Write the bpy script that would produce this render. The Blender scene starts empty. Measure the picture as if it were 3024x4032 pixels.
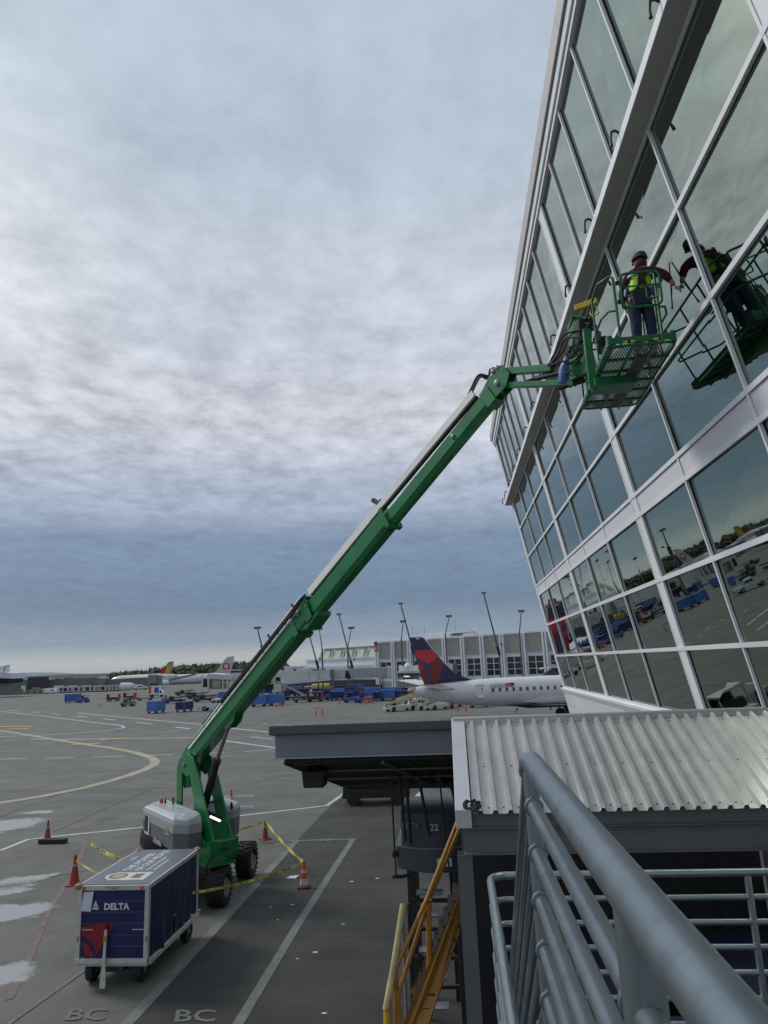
import bpy, math, random
from mathutils import Vector, Matrix
random.seed(7)
PI = math.pi
rad = math.radians
scn = bpy.context.scene
COL = scn.collection
V = Vector

# ---------------------------------------------------------------- camera
EYE = V((0, 0, 6.0))
YAW, PITCH, ROLL = rad(-5.213), rad(12.445), rad(-2.353)
F = 2720.0 / 4032.0
cy_, sy_ = math.cos(YAW), math.sin(YAW)
FWD = V((sy_ * math.cos(PITCH), cy_ * math.cos(PITCH), math.sin(PITCH)))
R0 = V((cy_, -sy_, 0)); U0 = R0.cross(FWD)
RT = R0 * math.cos(ROLL) + U0 * math.sin(ROLL)
UP = U0 * math.cos(ROLL) - R0 * math.sin(ROLL)
cam = bpy.data.cameras.new('camera'); camo = bpy.data.objects.new('camera', cam); COL.objects.link(camo)
m = Matrix.Identity(4)
for i in range(3):
    m[i][0] = RT[i]; m[i][1] = UP[i]; m[i][2] = -FWD[i]; m[i][3] = EYE[i]
camo.matrix_world = m
cam.sensor_fit = 'VERTICAL'; cam.sensor_height = 36; cam.lens = 36 * F
cam.clip_start = 0.05; cam.clip_end = 30000
scn.camera = camo

# ---------------------------------------------------------------- sky and sun
SUN_AZ, SUN_EL = rad(-68), rad(40)
sund = V((math.sin(SUN_AZ) * math.cos(SUN_EL), math.cos(SUN_AZ) * math.cos(SUN_EL), math.sin(SUN_EL)))
world = bpy.data.worlds.new('World'); scn.world = world; world.use_nodes = True
nt = world.node_tree; nt.nodes.clear()
def N(t, **k):
    n = nt.nodes.new(t)
    for a, b in k.items(): setattr(n, a, b)
    return n
def Lk(a, b): nt.links.new(a, b)
def mth(op, a, b=None, c=None, clamp=False):
    n = N('ShaderNodeMath', operation=op); n.use_clamp = clamp
    for i, v in enumerate((a, b, c)):
        if v is None: continue
        if isinstance(v, (int, float)): n.inputs[i].default_value = v
        else: Lk(v, n.inputs[i])
    return n.outputs[0]
def ramp(fac, stops, interp='EASE'):
    n = N('ShaderNodeValToRGB'); cr = n.color_ramp; cr.interpolation = interp
    while len(cr.elements) < len(stops): cr.elements.new(0.5)
    for e, (p, c) in zip(cr.elements, stops):
        e.position = p; e.color = (c if len(c) == 4 else (*c, 1))
    Lk(fac, n.inputs[0]); return n.outputs[0]
def mixc(f, a, b, blend='MIX'):
    n = N('ShaderNodeMix', data_type='RGBA', blend_type=blend)
    if isinstance(f, (int, float)): n.inputs[0].default_value = f
    else: Lk(f, n.inputs[0])
    for i, v in ((6, a), (7, b)):
        if isinstance(v, tuple): n.inputs[i].default_value = (*v, 1)
        else: Lk(v, n.inputs[i])
    return n.outputs[2]
tc = N('ShaderNodeTexCoord'); nrmz = N('ShaderNodeVectorMath', operation='NORMALIZE'); Lk(tc.outputs['Generated'], nrmz.inputs[0])
sep = N('ShaderNodeSeparateXYZ'); Lk(nrmz.outputs[0], sep.inputs[0])
X_, Y_, Z_ = sep.outputs
den = mth('ADD', mth('MAXIMUM', Z_, 0.0), 0.10)
px, py = mth('DIVIDE', X_, den), mth('DIVIDE', Y_, den)
cmb = N('ShaderNodeCombineXYZ'); Lk(px, cmb.inputs[0]); Lk(py, cmb.inputs[1])
def cloudnoise(scale, detail, rough, rot=0.0, sx=1.0, sy=1.0, dist=0.0, off=0.0):
    mp = N('ShaderNodeMapping'); mp.inputs['Rotation'].default_value = (0, 0, rot); mp.inputs['Scale'].default_value = (sx, sy, 1)
    mp.inputs['Location'].default_value = (off, off * .7, 0)
    Lk(cmb.outputs[0], mp.inputs[0])
    n = N('ShaderNodeTexNoise'); n.inputs['Scale'].default_value = scale; n.inputs['Detail'].default_value = detail
    n.inputs['Roughness'].default_value = rough; n.inputs['Distortion'].default_value = dist
    Lk(mp.outputs[0], n.inputs['Vector']); return n.outputs['Fac']
n1 = cloudnoise(0.55, 3, .5, .5, .8, 1.0, .2, 3.1)
n2 = cloudnoise(3.8, 10, .66, .25, 1.0, .95, .12, 7.7)
n3 = cloudnoise(10.0, 6, .6, -.2, 1.1, .9, .1, 1.3)
base = ramp(Z_, [(0.0, (.27, .31, .34)), (.016, (.31, .34, .36)), (.045, (.18, .23, .295)), (.09, (.12, .172, .25)), (.17, (.15, .205, .295)), (.235, (.30, .345, .435)), (.34, (.44, .46, .51)), (.50, (.43, .465, .525)), (.66, (.36, .425, .50)), (1.0, (.40, .46, .55))])
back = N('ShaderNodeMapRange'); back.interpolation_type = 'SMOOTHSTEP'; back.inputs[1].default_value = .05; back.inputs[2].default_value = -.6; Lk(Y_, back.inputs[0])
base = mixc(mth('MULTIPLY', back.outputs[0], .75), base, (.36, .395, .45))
lum = mth('ADD', mth('MULTIPLY', mth('SUBTRACT', n1, .5), .45), mth('MULTIPLY', mth('SUBTRACT', n2, .5), 1.05))
lum = mth('ADD', lum, mth('MULTIPLY', mth('SUBTRACT', n3, .5), .85))
tex_amt = ramp(Z_, [(0.0, (.2,) * 3), (.12, (.42,) * 3), (.33, (.95,) * 3), (.48, (.62,) * 3), (.66, (.32,) * 3), (1.0, (.3,) * 3)])
fac = mth('ADD', 1.0, mth('MULTIPLY', lum, tex_amt))
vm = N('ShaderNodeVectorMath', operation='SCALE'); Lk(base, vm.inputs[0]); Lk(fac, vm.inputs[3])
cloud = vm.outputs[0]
dark = mixc(mth('MULTIPLY', mth('SUBTRACT', 1.0, fac), .9, clamp=True), cloud, mixc(.5, cloud, (.15, .20, .30)))
dt = N('ShaderNodeVectorMath', operation='DOT_PRODUCT'); Lk(nrmz.outputs[0], dt.inputs[0]); dt.inputs[1].default_value = (-.665, .560, .495)
g1 = mth('POWER', mth('MAXIMUM', dt.outputs['Value'], 0.0), 38.0)
g2 = mth('POWER', mth('MAXIMUM', dt.outputs['Value'], 0.0), 330.0)
gl = mth('ADD', mth('MULTIPLY', g1, .42), mth('MULTIPLY', g2, 1.2))
gl = mth('MULTIPLY', gl, mth('ADD', mth('MULTIPLY', n2, 1.4), .1))
gv = N('ShaderNodeVectorMath', operation='SCALE'); gv.inputs[0].default_value = (1.0, .95, .80); Lk(gl, gv.inputs[3])
add = N('ShaderNodeVectorMath', operation='ADD'); Lk(dark, add.inputs[0]); Lk(gv.outputs[0], add.inputs[1])
sc10 = N('ShaderNodeVectorMath', operation='SCALE'); Lk(add.outputs[0], sc10.inputs[0]); sc10.inputs[3].default_value = 10.0
sky = N('ShaderNodeTexSky', sky_type='NISHITA'); sky.sun_disc = False; sky.sun_elevation = SUN_EL; sky.sun_rotation = SUN_AZ
cover = mth('MULTIPLY', 1.0, .96)
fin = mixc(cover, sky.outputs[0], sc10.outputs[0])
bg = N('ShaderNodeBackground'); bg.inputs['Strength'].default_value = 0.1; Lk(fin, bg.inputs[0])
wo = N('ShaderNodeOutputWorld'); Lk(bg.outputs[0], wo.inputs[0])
sl = bpy.data.lights.new('sun', 'SUN'); sl.energy = 1.3; sl.angle = rad(14); sl.color = (1, .95, .88)
so = bpy.data.objects.new('sun', sl); so.rotation_euler = (-sund).to_track_quat('-Z', 'Y').to_euler(); COL.objects.link(so)
scn.view_settings.view_transform = 'Standard'; scn.view_settings.look = 'None'
scn.view_settings.exposure = 0.42; scn.view_settings.gamma = 1; scn.view_settings.use_curve_mapping = False
scn.cycles.max_bounces = 6

# ---------------------------------------------------------------- surveying helpers: where a sight line meets the ground or a plane
S = 4032 / 2212
def sight(x, y): return RT * ((x * S - 1512) / 2720) - UP * ((y * S - 2016) / 2720) + FWD
def zg(y):
    t = min(1, max(0, (y - 25) / 50)); return -.65 * t * t * (3 - 2 * t)
def on_z(x, y, z): d = sight(x, y); return EYE + d * ((z - 6) / d.z)
def on_y(x, y, Y): d = sight(x, y); return EYE + d * (Y / d.y)
def on_x(x, y, X): d = sight(x, y); return EYE + d * (X / d.x)
def deep(x, y, z): return EYE + sight(x, y) * z
def gp(x, y, lift=0.0):
    z = 0.0
    for _ in range(12): P = on_z(x, y, z); z = zg(P.y)
    return V((P.x, P.y, z + lift))

# ---------------------------------------------------------------- materials
MATS = {}
def mat(name, rgb, rough=.55, metal=0.0, var=.12, scale=1.5, bump=0.0, bscale=30, dirt=0.0, spec=.5, coat=0.0, streak=False):
    if name in MATS: return MATS[name]
    m = bpy.data.materials.new(name); m.use_nodes = True; t = m.node_tree; b = t.nodes['Principled BSDF']
    b.inputs['Roughness'].default_value = rough; b.inputs['Metallic'].default_value = metal
    b.inputs['Specular IOR Level'].default_value = spec; b.inputs['Coat Weight'].default_value = coat
    g = t.nodes.new('ShaderNodeNewGeometry')
    mp = t.nodes.new('ShaderNodeMapping'); mp.inputs['Scale'].default_value = (scale, scale, scale * (.25 if streak else 1)); t.links.new(g.outputs['Position'], mp.inputs[0])
    n = t.nodes.new('ShaderNodeTexNoise'); n.inputs['Scale'].default_value = 1.0; n.inputs['Detail'].default_value = 6; n.inputs['Roughness'].default_value = .62
    t.links.new(mp.outputs[0], n.inputs['Vector'])
    r = t.nodes.new('ShaderNodeMapRange'); r.inputs[1].default_value = .3; r.inputs[2].default_value = .7
    r.inputs[3].default_value = 1 - var; r.inputs[4].default_value = 1 + var; t.links.new(n.outputs['Fac'], r.inputs[0])
    vs = t.nodes.new('ShaderNodeVectorMath'); vs.operation = 'SCALE'; vs.inputs[0].default_value = rgb; t.links.new(r.outputs[0], vs.inputs[3])
    out = vs.outputs[0]
    if dirt:
        n2 = t.nodes.new('ShaderNodeTexNoise'); n2.inputs['Scale'].default_value = scale * 3.1; n2.inputs['Detail'].default_value = 8; n2.inputs['Roughness'].default_value = .7
        t.links.new(g.outputs['Position'], n2.inputs['Vector'])
        r2 = t.nodes.new('ShaderNodeMapRange'); r2.inputs[1].default_value = .52; r2.inputs[2].default_value = .72; r2.inputs[4].default_value = dirt; t.links.new(n2.outputs['Fac'], r2.inputs[0])
        mx = t.nodes.new('ShaderNodeMix'); mx.data_type = 'RGBA'; t.links.new(r2.outputs[0], mx.inputs[0]); t.links.new(out, mx.inputs[6]); mx.inputs[7].default_value = (.09, .075, .055, 1)
        out = mx.outputs[2]
    t.links.new(out, b.inputs['Base Color'])
    rr = t.nodes.new('ShaderNodeMapRange'); rr.inputs[3].default_value = max(.02, rough - .07); rr.inputs[4].default_value = min(1, rough + .1); t.links.new(n.outputs['Fac'], rr.inputs[0]); t.links.new(rr.outputs[0], b.inputs['Roughness'])
    if bump:
        nb = t.nodes.new('ShaderNodeTexNoise'); nb.inputs['Scale'].default_value = bscale; nb.inputs['Detail'].default_value = 4; t.links.new(g.outputs['Position'], nb.inputs['Vector'])
        bp = t.nodes.new('ShaderNodeBump'); bp.inputs['Strength'].default_value = bump; bp.inputs['Distance'].default_value = .02
        t.links.new(nb.outputs['Fac'], bp.inputs['Height']); t.links.new(bp.outputs[0], b.inputs['Normal'])
    MATS[name] = m; return m
def emit(name, rgb, s):
    m = bpy.data.materials.new(name); m.use_nodes = True; b = m.node_tree.nodes['Principled BSDF']
    b.inputs['Emission Color'].default_value = (*rgb, 1); b.inputs['Emission Strength'].default_value = s; b.inputs['Base Color'].default_value = (*rgb, 1)
    return m
WHITE = mat('white_paint', (.66, .67, .68), .45, var=.06, scale=.8, dirt=.12)
FRAME = mat('frame_white_metal', (.80, .82, .85), .34, var=.05, scale=.7)
PANEL = mat('white_wall_panel', (.70, .71, .74), .40, var=.05, scale=.35, dirt=.06)
BEAMG = mat('beam_grey_metal', (.40, .39, .37), .5, var=.06, scale=.5)
GASKET = mat('dark_gasket', (.02, .02, .025), .5)
BLACK = mat('black_rubber', (.018, .018, .02), .75, var=.3, scale=6, bump=.3)
DARK = mat('dark_steel', (.035, .036, .038), .5, .2, var=.3, scale=3, dirt=.4)
STEEL = mat('grey_steel', (.20, .215, .23), .42, .3, var=.12, scale=2, dirt=.15)
LSTEEL = mat('pale_galvanised_steel', (.34, .36, .38), .4, .5, var=.1, scale=2)
GREEN = mat('lift_green_paint', (.004, .175, .05), .34, var=.2, scale=1.2, dirt=.38, coat=.25)
DGREEN = mat('basket_green_paint', (.006, .13, .042), .42, var=.15, scale=2.0, dirt=.3)
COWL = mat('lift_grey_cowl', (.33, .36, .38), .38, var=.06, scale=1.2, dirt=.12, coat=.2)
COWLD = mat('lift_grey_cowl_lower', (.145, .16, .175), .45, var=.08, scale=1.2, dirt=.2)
NAVY = mat('navy_paint', (.007, .013, .085), .4, var=.12, scale=1.5, dirt=.1)
NAVYC = mat('navy_curtain', (.005, .016, .07), .5, var=.35, scale=1.6, bump=.2, bscale=3)
BLUE = mat('cart_blue', (.035, .09, .34), .5, var=.2, scale=.9, dirt=.1)
BLUE2 = mat('cart_light_blue', (.05, .14, .42), .5, var=.15, scale=.9)
RED = mat('signal_red', (.42, .03, .025), .45, var=.15, scale=1.5)
DRED = mat('dark_red', (.17, .012, .018), .45, var=.15)
ORANGE = mat('cone_orange', (.60, .085, .02), .5, var=.12, scale=8, dirt=.15)
OLDORANGE = mat('faded_red_cone', (.28, .035, .018), .6, var=.2, scale=8, dirt=.3)
YEL = mat('safety_yellow', (.60, .42, .03), .5, var=.12, scale=4, dirt=.2)
STAIRY = mat('ochre_yellow_steel', (.36, .165, .022), .5, var=.2, scale=2.5, dirt=.35)
CREAM = mat('worn_cream_pole', (.48, .42, .22), .55, var=.25, scale=5, dirt=.6)
TAPEY = mat('caution_tape', (.62, .58, .10), .4, var=.1, scale=5)
RAILM = mat('painted_grey_rail', (.23, .275, .305), .34, .8, var=.1, scale=9, bump=.025, bscale=500, dirt=.25)
RAILN = mat('galvanised_rail_bright', (.29, .34, .37), .34, .8, var=.08, scale=9)
ROOFM = mat('weathered_zinc_roof', (.50, .495, .49), .30, .5, var=.10, scale=3.5, dirt=.2, streak=True)
SLABG = mat('blue_grey_fascia', (.19, .215, .245), .45, .1, var=.08, scale=1, dirt=.15)
SLABD = mat('dark_grey_flashing', (.085, .088, .098), .5, var=.1, scale=1, dirt=.2)
SOFF = mat('near_black_soffit', (.016, .017, .015), .7, var=.3, scale=1)  # near-black soffit colour, tone mottled at random
OLIVE = mat('olive_grey_edge', (.12, .125, .09), .5)
CONCW = mat('terminal_white_concrete', (.62, .65, .70), .7, var=.06, scale=.3, dirt=.12)
GRILLE = mat('terminal_grille', (.30, .31, .28), .7, var=.1, scale=.5)
GRILLB = mat('terminal_grille_bar', (.46, .48, .45), .6)
WINDARK = mat('dark_window', (.018, .022, .024), .12, 0, var=.3, scale=.4)
GREYG = mat('green_grey_cladding', (.17, .195, .19), .5, var=.12, scale=.2, dirt=.1)
BRIDGE = mat('jet_bridge_white', (.60, .63, .63), .5, var=.06, scale=.5, dirt=.2)
AIRW = mat('aircraft_white', (.58, .59, .61), .28, var=.05, scale=.6, coat=.3, dirt=.05)
AIRG = mat('aircraft_grey', (.24, .245, .25), .35, .2, var=.1, scale=1)
FINN = mat('fin_navy', (.012, .016, .07), .3, coat=.3)
FINB = mat('fin_ribbon_blue', (.03, .045, .16), .3, coat=.3)
FINR = mat('fin_red', (.50, .02, .03), .3, coat=.3)
FINM = mat('fin_maroon', (.17, .012, .02), .3, coat=.3)
SKIN = mat('skin', (.42, .24, .17), .55)
MAROON = mat('maroon_sweatshirt', (.075, .008, .015), .85, var=.25, scale=10)
JEANS = mat('blue_jeans', (.022, .035, .085), .85, var=.3, scale=12)
HIVIS = mat('hi_vis_yellow', (.42, .75, .03), .6, var=.1, scale=8)
LETTER = mat('white_lettering', (.62, .64, .66), .5, var=.05)
LETTERG = mat('grey_lettering', (.30, .32, .36), .5)
PAINTW = mat('worn_white_marking', (.44, .45, .45), .8, var=.2, scale=1.3, dirt=.25)
PAINTO = mat('fresh_yellow_marking', (.52, .38, .09), .8, var=.2, scale=1.1, dirt=.2)
PAINTG = mat('scuffed_grey_marking', (.155, .16, .155), .85, var=.3, scale=2.2, dirt=.45)
PAINTY = mat('worn_yellow_marking', (.33, .31, .22), .8, var=.2, scale=1.1, dirt=.25)
PAINTP = mat('faint_pink_marking', (.18, .125, .12), .85, var=.25, scale=3, dirt=.3)
TYRE = BLACK

def glass_mat():
    m = bpy.data.materials.new('reflective_glazing'); m.use_nodes = True; t = m.node_tree; b = t.nodes['Principled BSDF']
    b.inputs['Metallic'].default_value = 1.0; b.inputs['Base Color'].default_value = (.285, .345, .295, 1); b.inputs['Roughness'].default_value = .012
    g = t.nodes.new('ShaderNodeNewGeometry'); n = t.nodes.new('ShaderNodeTexNoise'); n.inputs['Scale'].default_value = .55; n.inputs['Detail'].default_value = 1.0
    t.links.new(g.outputs['Position'], n.inputs['Vector'])
    bp = t.nodes.new('ShaderNodeBump'); bp.inputs['Strength'].default_value = .11; bp.inputs['Distance'].default_value = .05
    t.links.new(n.outputs['Fac'], bp.inputs['Height']); t.links.new(bp.outputs[0], b.inputs['Normal'])
    return m
GLASS = glass_mat()

def ground_mat(name, c1, c2, streaks):
    m = bpy.data.materials.new(name); m.use_nodes = True; t = m.node_tree; b = t.nodes['Principled BSDF']
    b.inputs['Specular IOR Level'].default_value = .35
    g = t.nodes.new('ShaderNodeNewGeometry')
    def noise(s, d, r, sc=(1, 1, 1), rot=0):
        mp = t.nodes.new('ShaderNodeMapping'); mp.inputs['Scale'].default_value = sc; mp.inputs['Rotation'].default_value = (0, 0, rot); t.links.new(g.outputs['Position'], mp.inputs[0])
        n = t.nodes.new('ShaderNodeTexNoise'); n.inputs['Scale'].default_value = s; n.inputs['Detail'].default_value = d; n.inputs['Roughness'].default_value = r
        t.links.new(mp.outputs[0], n.inputs['Vector']); return n.outputs['Fac']
    def mr(x, a, bb, c, d):
        r = t.nodes.new('ShaderNodeMapRange'); r.inputs[1].default_value = a; r.inputs[2].default_value = bb; r.inputs[3].default_value = c; r.inputs[4].default_value = d; t.links.new(x, r.inputs[0]); return r.outputs[0]
    def mx(f, a, bb, bl='MIX'):
        n = t.nodes.new('ShaderNodeMix'); n.data_type = 'RGBA'; n.blend_type = bl
        if isinstance(f, float): n.inputs[0].default_value = f
        else: t.links.new(f, n.inputs[0])
        for i, v in ((6, a), (7, bb)):
            if isinstance(v, tuple): n.inputs[i].default_value = (*v, 1)
            else: t.links.new(v, n.inputs[i])
        return n.outputs[2]
    big = noise(.045, 5, .6); mid = noise(.5, 7, .65); fine = noise(14, 5, .7); st = noise(.6, 6, .6, (.12, 1.6, 1), rad(8))
    c = mx(mr(big, .35, .65, 0, 1), c1, c2)
    c = mx(mr(mid, .3, .75, 0, .55), c, tuple(v * .62 for v in c1))
    c = mx(mr(st, .45, .75, 0, streaks), c, tuple(v * .5 for v in c1))
    c = mx(mr(fine, .35, .65, .25, 0), c, tuple(v * .45 for v in c1))
    spot = noise(1.9, 3, .5); c = mx(mr(spot, .68, .76, 0, .5), c, tuple(v * .3 for v in c1))
    lt = noise(.9, 4, .6, (.3, 1, 1)); c = mx(mr(lt, .66, .8, 0, .3), c, tuple(min(1, v * 1.7) for v in c2))
    bk = t.nodes.new('ShaderNodeTexBrick'); mb = t.nodes.new('ShaderNodeMapping'); mb.inputs['Rotation'].default_value = (0, 0, -.62); t.links.new(g.outputs['Position'], mb.inputs[0]); t.links.new(mb.outputs[0], bk.inputs['Vector'])
    bk.offset = 0; bk.inputs['Scale'].default_value = 1; bk.inputs['Brick Width'].default_value = 7.5; bk.inputs['Row Height'].default_value = 7.5; bk.inputs['Mortar Size'].default_value = .02; bk.inputs['Mortar Smooth'].default_value = .3
    bk.inputs['Color1'].default_value = (.90, .90, .90, 1); bk.inputs['Color2'].default_value = (1.08, 1.08, 1.07, 1); bk.inputs['Mortar'].default_value = (.62, .62, .62, 1)
    c = mx(.8, c, bk.outputs['Color'], 'MULTIPLY')
    oil = noise(.28, 2, .5); c = mx(mr(oil, .66, .78, 0, .45), c, tuple(v * .35 for v in c1))
    tm = noise(.9, 3, .55, (.05, 1.4, 1), rad(-38)); c = mx(mr(tm, .58, .74, 0, .4), c, tuple(v * .42 for v in c1))
    t.links.new(c, b.inputs['Base Color']); t.links.new(mr(mid, .3, .7, .62, .9), b.inputs['Roughness'])
    bp = t.nodes.new('ShaderNodeBump'); bp.inputs['Strength'].default_value = .25; bp.inputs['Distance'].default_value = .01; t.links.new(fine, bp.inputs['Height']); t.links.new(bp.outputs[0], b.inputs['Normal'])
    return m
APRON = ground_mat('apron_concrete', (.135, .136, .121), (.165, .166, .149), .25)
STAND = ground_mat('dark_stand_asphalt', (.046, .046, .041), (.064, .064, .056), .8)

# ---------------------------------------------------------------- mesh helpers
class M:
    def __init__(s): s.v = []; s.f = []
    def add(s, vs, fs):
        o = len(s.v); s.v += [V(p) for p in vs]; s.f += [tuple(i + o for i in f) for f in fs]; return s
    def hexa(s, p):   # 8 points: 4 bottom ccw, 4 top
        return s.add(p, [(3, 2, 1, 0), (4, 5, 6, 7), (0, 1, 5, 4), (1, 2, 6, 5), (2, 3, 7, 6), (3, 0, 4, 7)])
    def box(s, x0, x1, y0, y1, z0, z1):
        return s.hexa([(x0, y0, z0), (x1, y0, z0), (x1, y1, z0), (x0, y1, z0), (x0, y0, z1), (x1, y0, z1), (x1, y1, z1), (x0, y1, z1)])
    def tbox(s, x0, x1, y0, y1, z0, z1, tx0, tx1, ty0, ty1):
        return s.hexa([(x0, y0, z0), (x1, y0, z0), (x1, y1, z0), (x0, y1, z0), (tx0, ty0, z1), (tx1, ty0, z1), (tx1, ty1, z1), (tx0, ty1, z1)])
    def beam(s, a, b, w, h, up=(0, 0, 1)):
        a, b = V(a), V(b); d = (b - a).normalized(); u = V(up); sd = d.cross(u)
        if sd.length < 1e-4: sd = d.cross(V((1, 0, 0)))
        sd.normalize(); u = sd.cross(d).normalized(); sd = sd * w / 2; u = u * h / 2
        return s.hexa([a - sd - u, a + sd - u, b + sd - u, b - sd - u, a - sd + u, a + sd + u, b + sd + u, b - sd + u])
    def tube(s, pts, r, n=8, closed=False, cap=True):
        pts = [V(p) for p in pts]; k = len(pts); rs = r if isinstance(r, (list, tuple)) else [r] * k; rings = []; ref = None
        for i in range(k):
            if closed: d = pts[(i + 1) % k] - pts[i - 1]
            else: d = pts[min(i + 1, k - 1)] - pts[max(i - 1, 0)]
            d.normalize()
            if ref is None:
                ref = d.cross(V((0, 0, 1)));
                if ref.length < .05: ref = d.cross(V((1, 0, 0)))
            ref = (ref - d * ref.dot(d)).normalized(); o = d.cross(ref)
            rings.append([pts[i] + (ref * math.cos(2 * PI * j / n) + o * math.sin(2 * PI * j / n)) * rs[i] for j in range(n)])
        vs = [p for g in rings for p in g]; fs = []
        for i in range(k if closed else k - 1):
            a, b = i * n, ((i + 1) % k) * n
            for j in range(n): fs.append((a + j, a + (j + 1) % n, b + (j + 1) % n, b + j))
        if cap and not closed: fs += [tuple(reversed(range(n))), tuple(range((k - 1) * n, k * n))]
        return s.add(vs, fs)
    def lathe(s, prof, n=20, org=(0, 0, 0), ax=(0, 0, 1)):   # prof: (r, h)
        ax = V(ax).normalized(); e1 = ax.cross(V((0, 0, 1)))
        if e1.length < .05: e1 = V((1, 0, 0))
        e1.normalize(); e2 = ax.cross(e1); org = V(org)
        vs = [org + ax * h + (e1 * math.cos(2 * PI * j / n) + e2 * math.sin(2 * PI * j / n)) * r for r, h in prof for j in range(n)]
        fs = [(i * n + j, i * n + (j + 1) % n, (i + 1) * n + (j + 1) % n, (i + 1) * n + j) for i in range(len(prof) - 1) for j in range(n)]
        fs += [tuple(reversed(range(n))), tuple(range((len(prof) - 1) * n, len(prof) * n))]
        return s.add(vs, fs)
    def prism(s, poly, off):   # poly: 3D points, off: vector
        k = len(poly); off = V(off); p = [V(q) for q in poly]
        return s.add(p + [q + off for q in p], [tuple(reversed(range(k))), tuple(range(k, 2 * k))] + [(i, (i + 1) % k, (i + 1) % k + k, i + k) for i in range(k)])
    def quad(s, a, b, c, d): return s.add([a, b, c, d], [(0, 1, 2, 3)])
    def build(s, name, m, parent=None, smooth=False, bevel=0, label=None, off=None, autosm=True):
        me = bpy.data.meshes.new(name)
        o0 = off if off is not None else (parent.get('_off') if parent is not None else None)
        if o0 is not None: o0 = V(o0); vs = [p - o0 for p in s.v]
        else: vs = s.v
        me.from_pydata([tuple(p) for p in vs], [], s.f); me.materials.append(m); me.validate(); me.update()
        import bmesh
        bm = bmesh.new(); bm.from_mesh(me); bmesh.ops.recalc_face_normals(bm, faces=bm.faces); bm.to_mesh(me); bm.free()
        if smooth:
            me.polygons.foreach_set('use_smooth', [True] * len(me.polygons))
            try: me.set_sharp_from_angle(angle=rad(42))
            except Exception: pass
        o = bpy.data.objects.new(name, me); COL.objects.link(o)
        if parent is not None:
            o.parent = parent
            if o0 is not None and '_off' in parent: o['_off'] = list(o0)
        elif off is not None: o.location = off
        if bevel:
            b = o.modifiers.new('bevel', 'BEVEL'); b.width = bevel; b.segments = 2; b.limit_method = 'ANGLE'; b.angle_limit = rad(40)
        if label: o['label'] = label
        return o
def tag(o, label=None, cat=None, group=None, kind=None):
    if label: o['label'] = label
    if cat: o['category'] = cat
    if group: o['group'] = group
    if kind: o['kind'] = kind
    return o
def thing(name, label, cat, loc=(0, 0, 0), rz=0.0, group=None, world=True):
    o = bpy.data.objects.new(name, None); COL.objects.link(o); o.location = loc; o.rotation_euler = (0, 0, rz); o.empty_display_size = .3
    if world: o['_off'] = list(loc)
    return tag(o, label, cat, group)
def kids(o): return [c for c in ALLKIDS.get(o.name, [])] if False else [c for c in o.children]
def copy_thing(o, loc, rz, label=None, group=None):
    r = o.copy(); COL.objects.link(r); r.location = loc; r.rotation_euler = (0, 0, rz)
    if label: r['label'] = label
    if group: r['group'] = group
    for ch in list(o.children):
        c = ch.copy(); COL.objects.link(c); c.parent = r
        for g in list(ch.children):
            d = g.copy(); COL.objects.link(d); d.parent = c
    return r
def text(s, size, m, parent, org, ex, ey, name='lettering', bold=.0, depth=.002, align='LEFT', sx=1.0, off=None):
    c = bpy.data.curves.new('t', 'FONT'); c.body = s; c.size = size; c.extrude = depth; c.offset = bold; c.align_x = align; c.resolution_u = 2
    to = bpy.data.objects.new('t', c); COL.objects.link(to)
    dg = bpy.context.evaluated_depsgraph_get(); me = bpy.data.meshes.new_from_object(to.evaluated_get(dg)); bpy.data.objects.remove(to)
    ex, ey = V(ex).normalized(), V(ey).normalized(); ez = ex.cross(ey); org = V(org)
    o0 = V(parent['_off']) if parent is not None and '_off' in parent else V((0, 0, 0))
    if off is not None: o0 = V(off)
    for v in me.vertices: p = v.co.copy(); v.co = org + ex * p.x * sx + ey * p.y + ez * p.z - o0
    me.materials.clear(); me.materials.append(m); me.name = name
    o = bpy.data.objects.new(name, me); COL.objects.link(o); o.parent = parent
    if parent is not None and '_off' in parent: o['_off'] = list(o0)
    return o
def smooth_pts(p, k=5):
    p = [V(q) for q in p]; out = []
    for i in range(len(p) - 1):
        a, b, c, d = p[max(0, i - 1)], p[i], p[i + 1], p[min(len(p) - 1, i + 2)]
        for j in range(k):
            t = j / k; out.append(.5 * ((2 * b) + (c - a) * t + (2 * a - 5 * b + 4 * c - d) * t * t + (3 * b - a - 3 * c + d) * t ** 3))
    return out + [p[-1]]
def arc(c, r, a0, a1, n, e1, e2): return [V(c) + (V(e1) * math.cos(a0 + (a1 - a0) * i / n) + V(e2) * math.sin(a0 + (a1 - a0) * i / n)) * r for i in range(n + 1)]
def rrect(c, e1, e2, hx, hy, r, n=4):
    c, e1, e2 = V(c), V(e1), V(e2); pts = []
    for sx, sy, a in ((1, 1, 0), (-1, 1, PI / 2), (-1, -1, PI), (1, -1, 1.5 * PI)):
        pts += arc(c + e1 * (sx * (hx - r)) + e2 * (sy * (hy - r)), r, a, a + PI / 2, n, e1, e2)
    return pts

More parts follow.
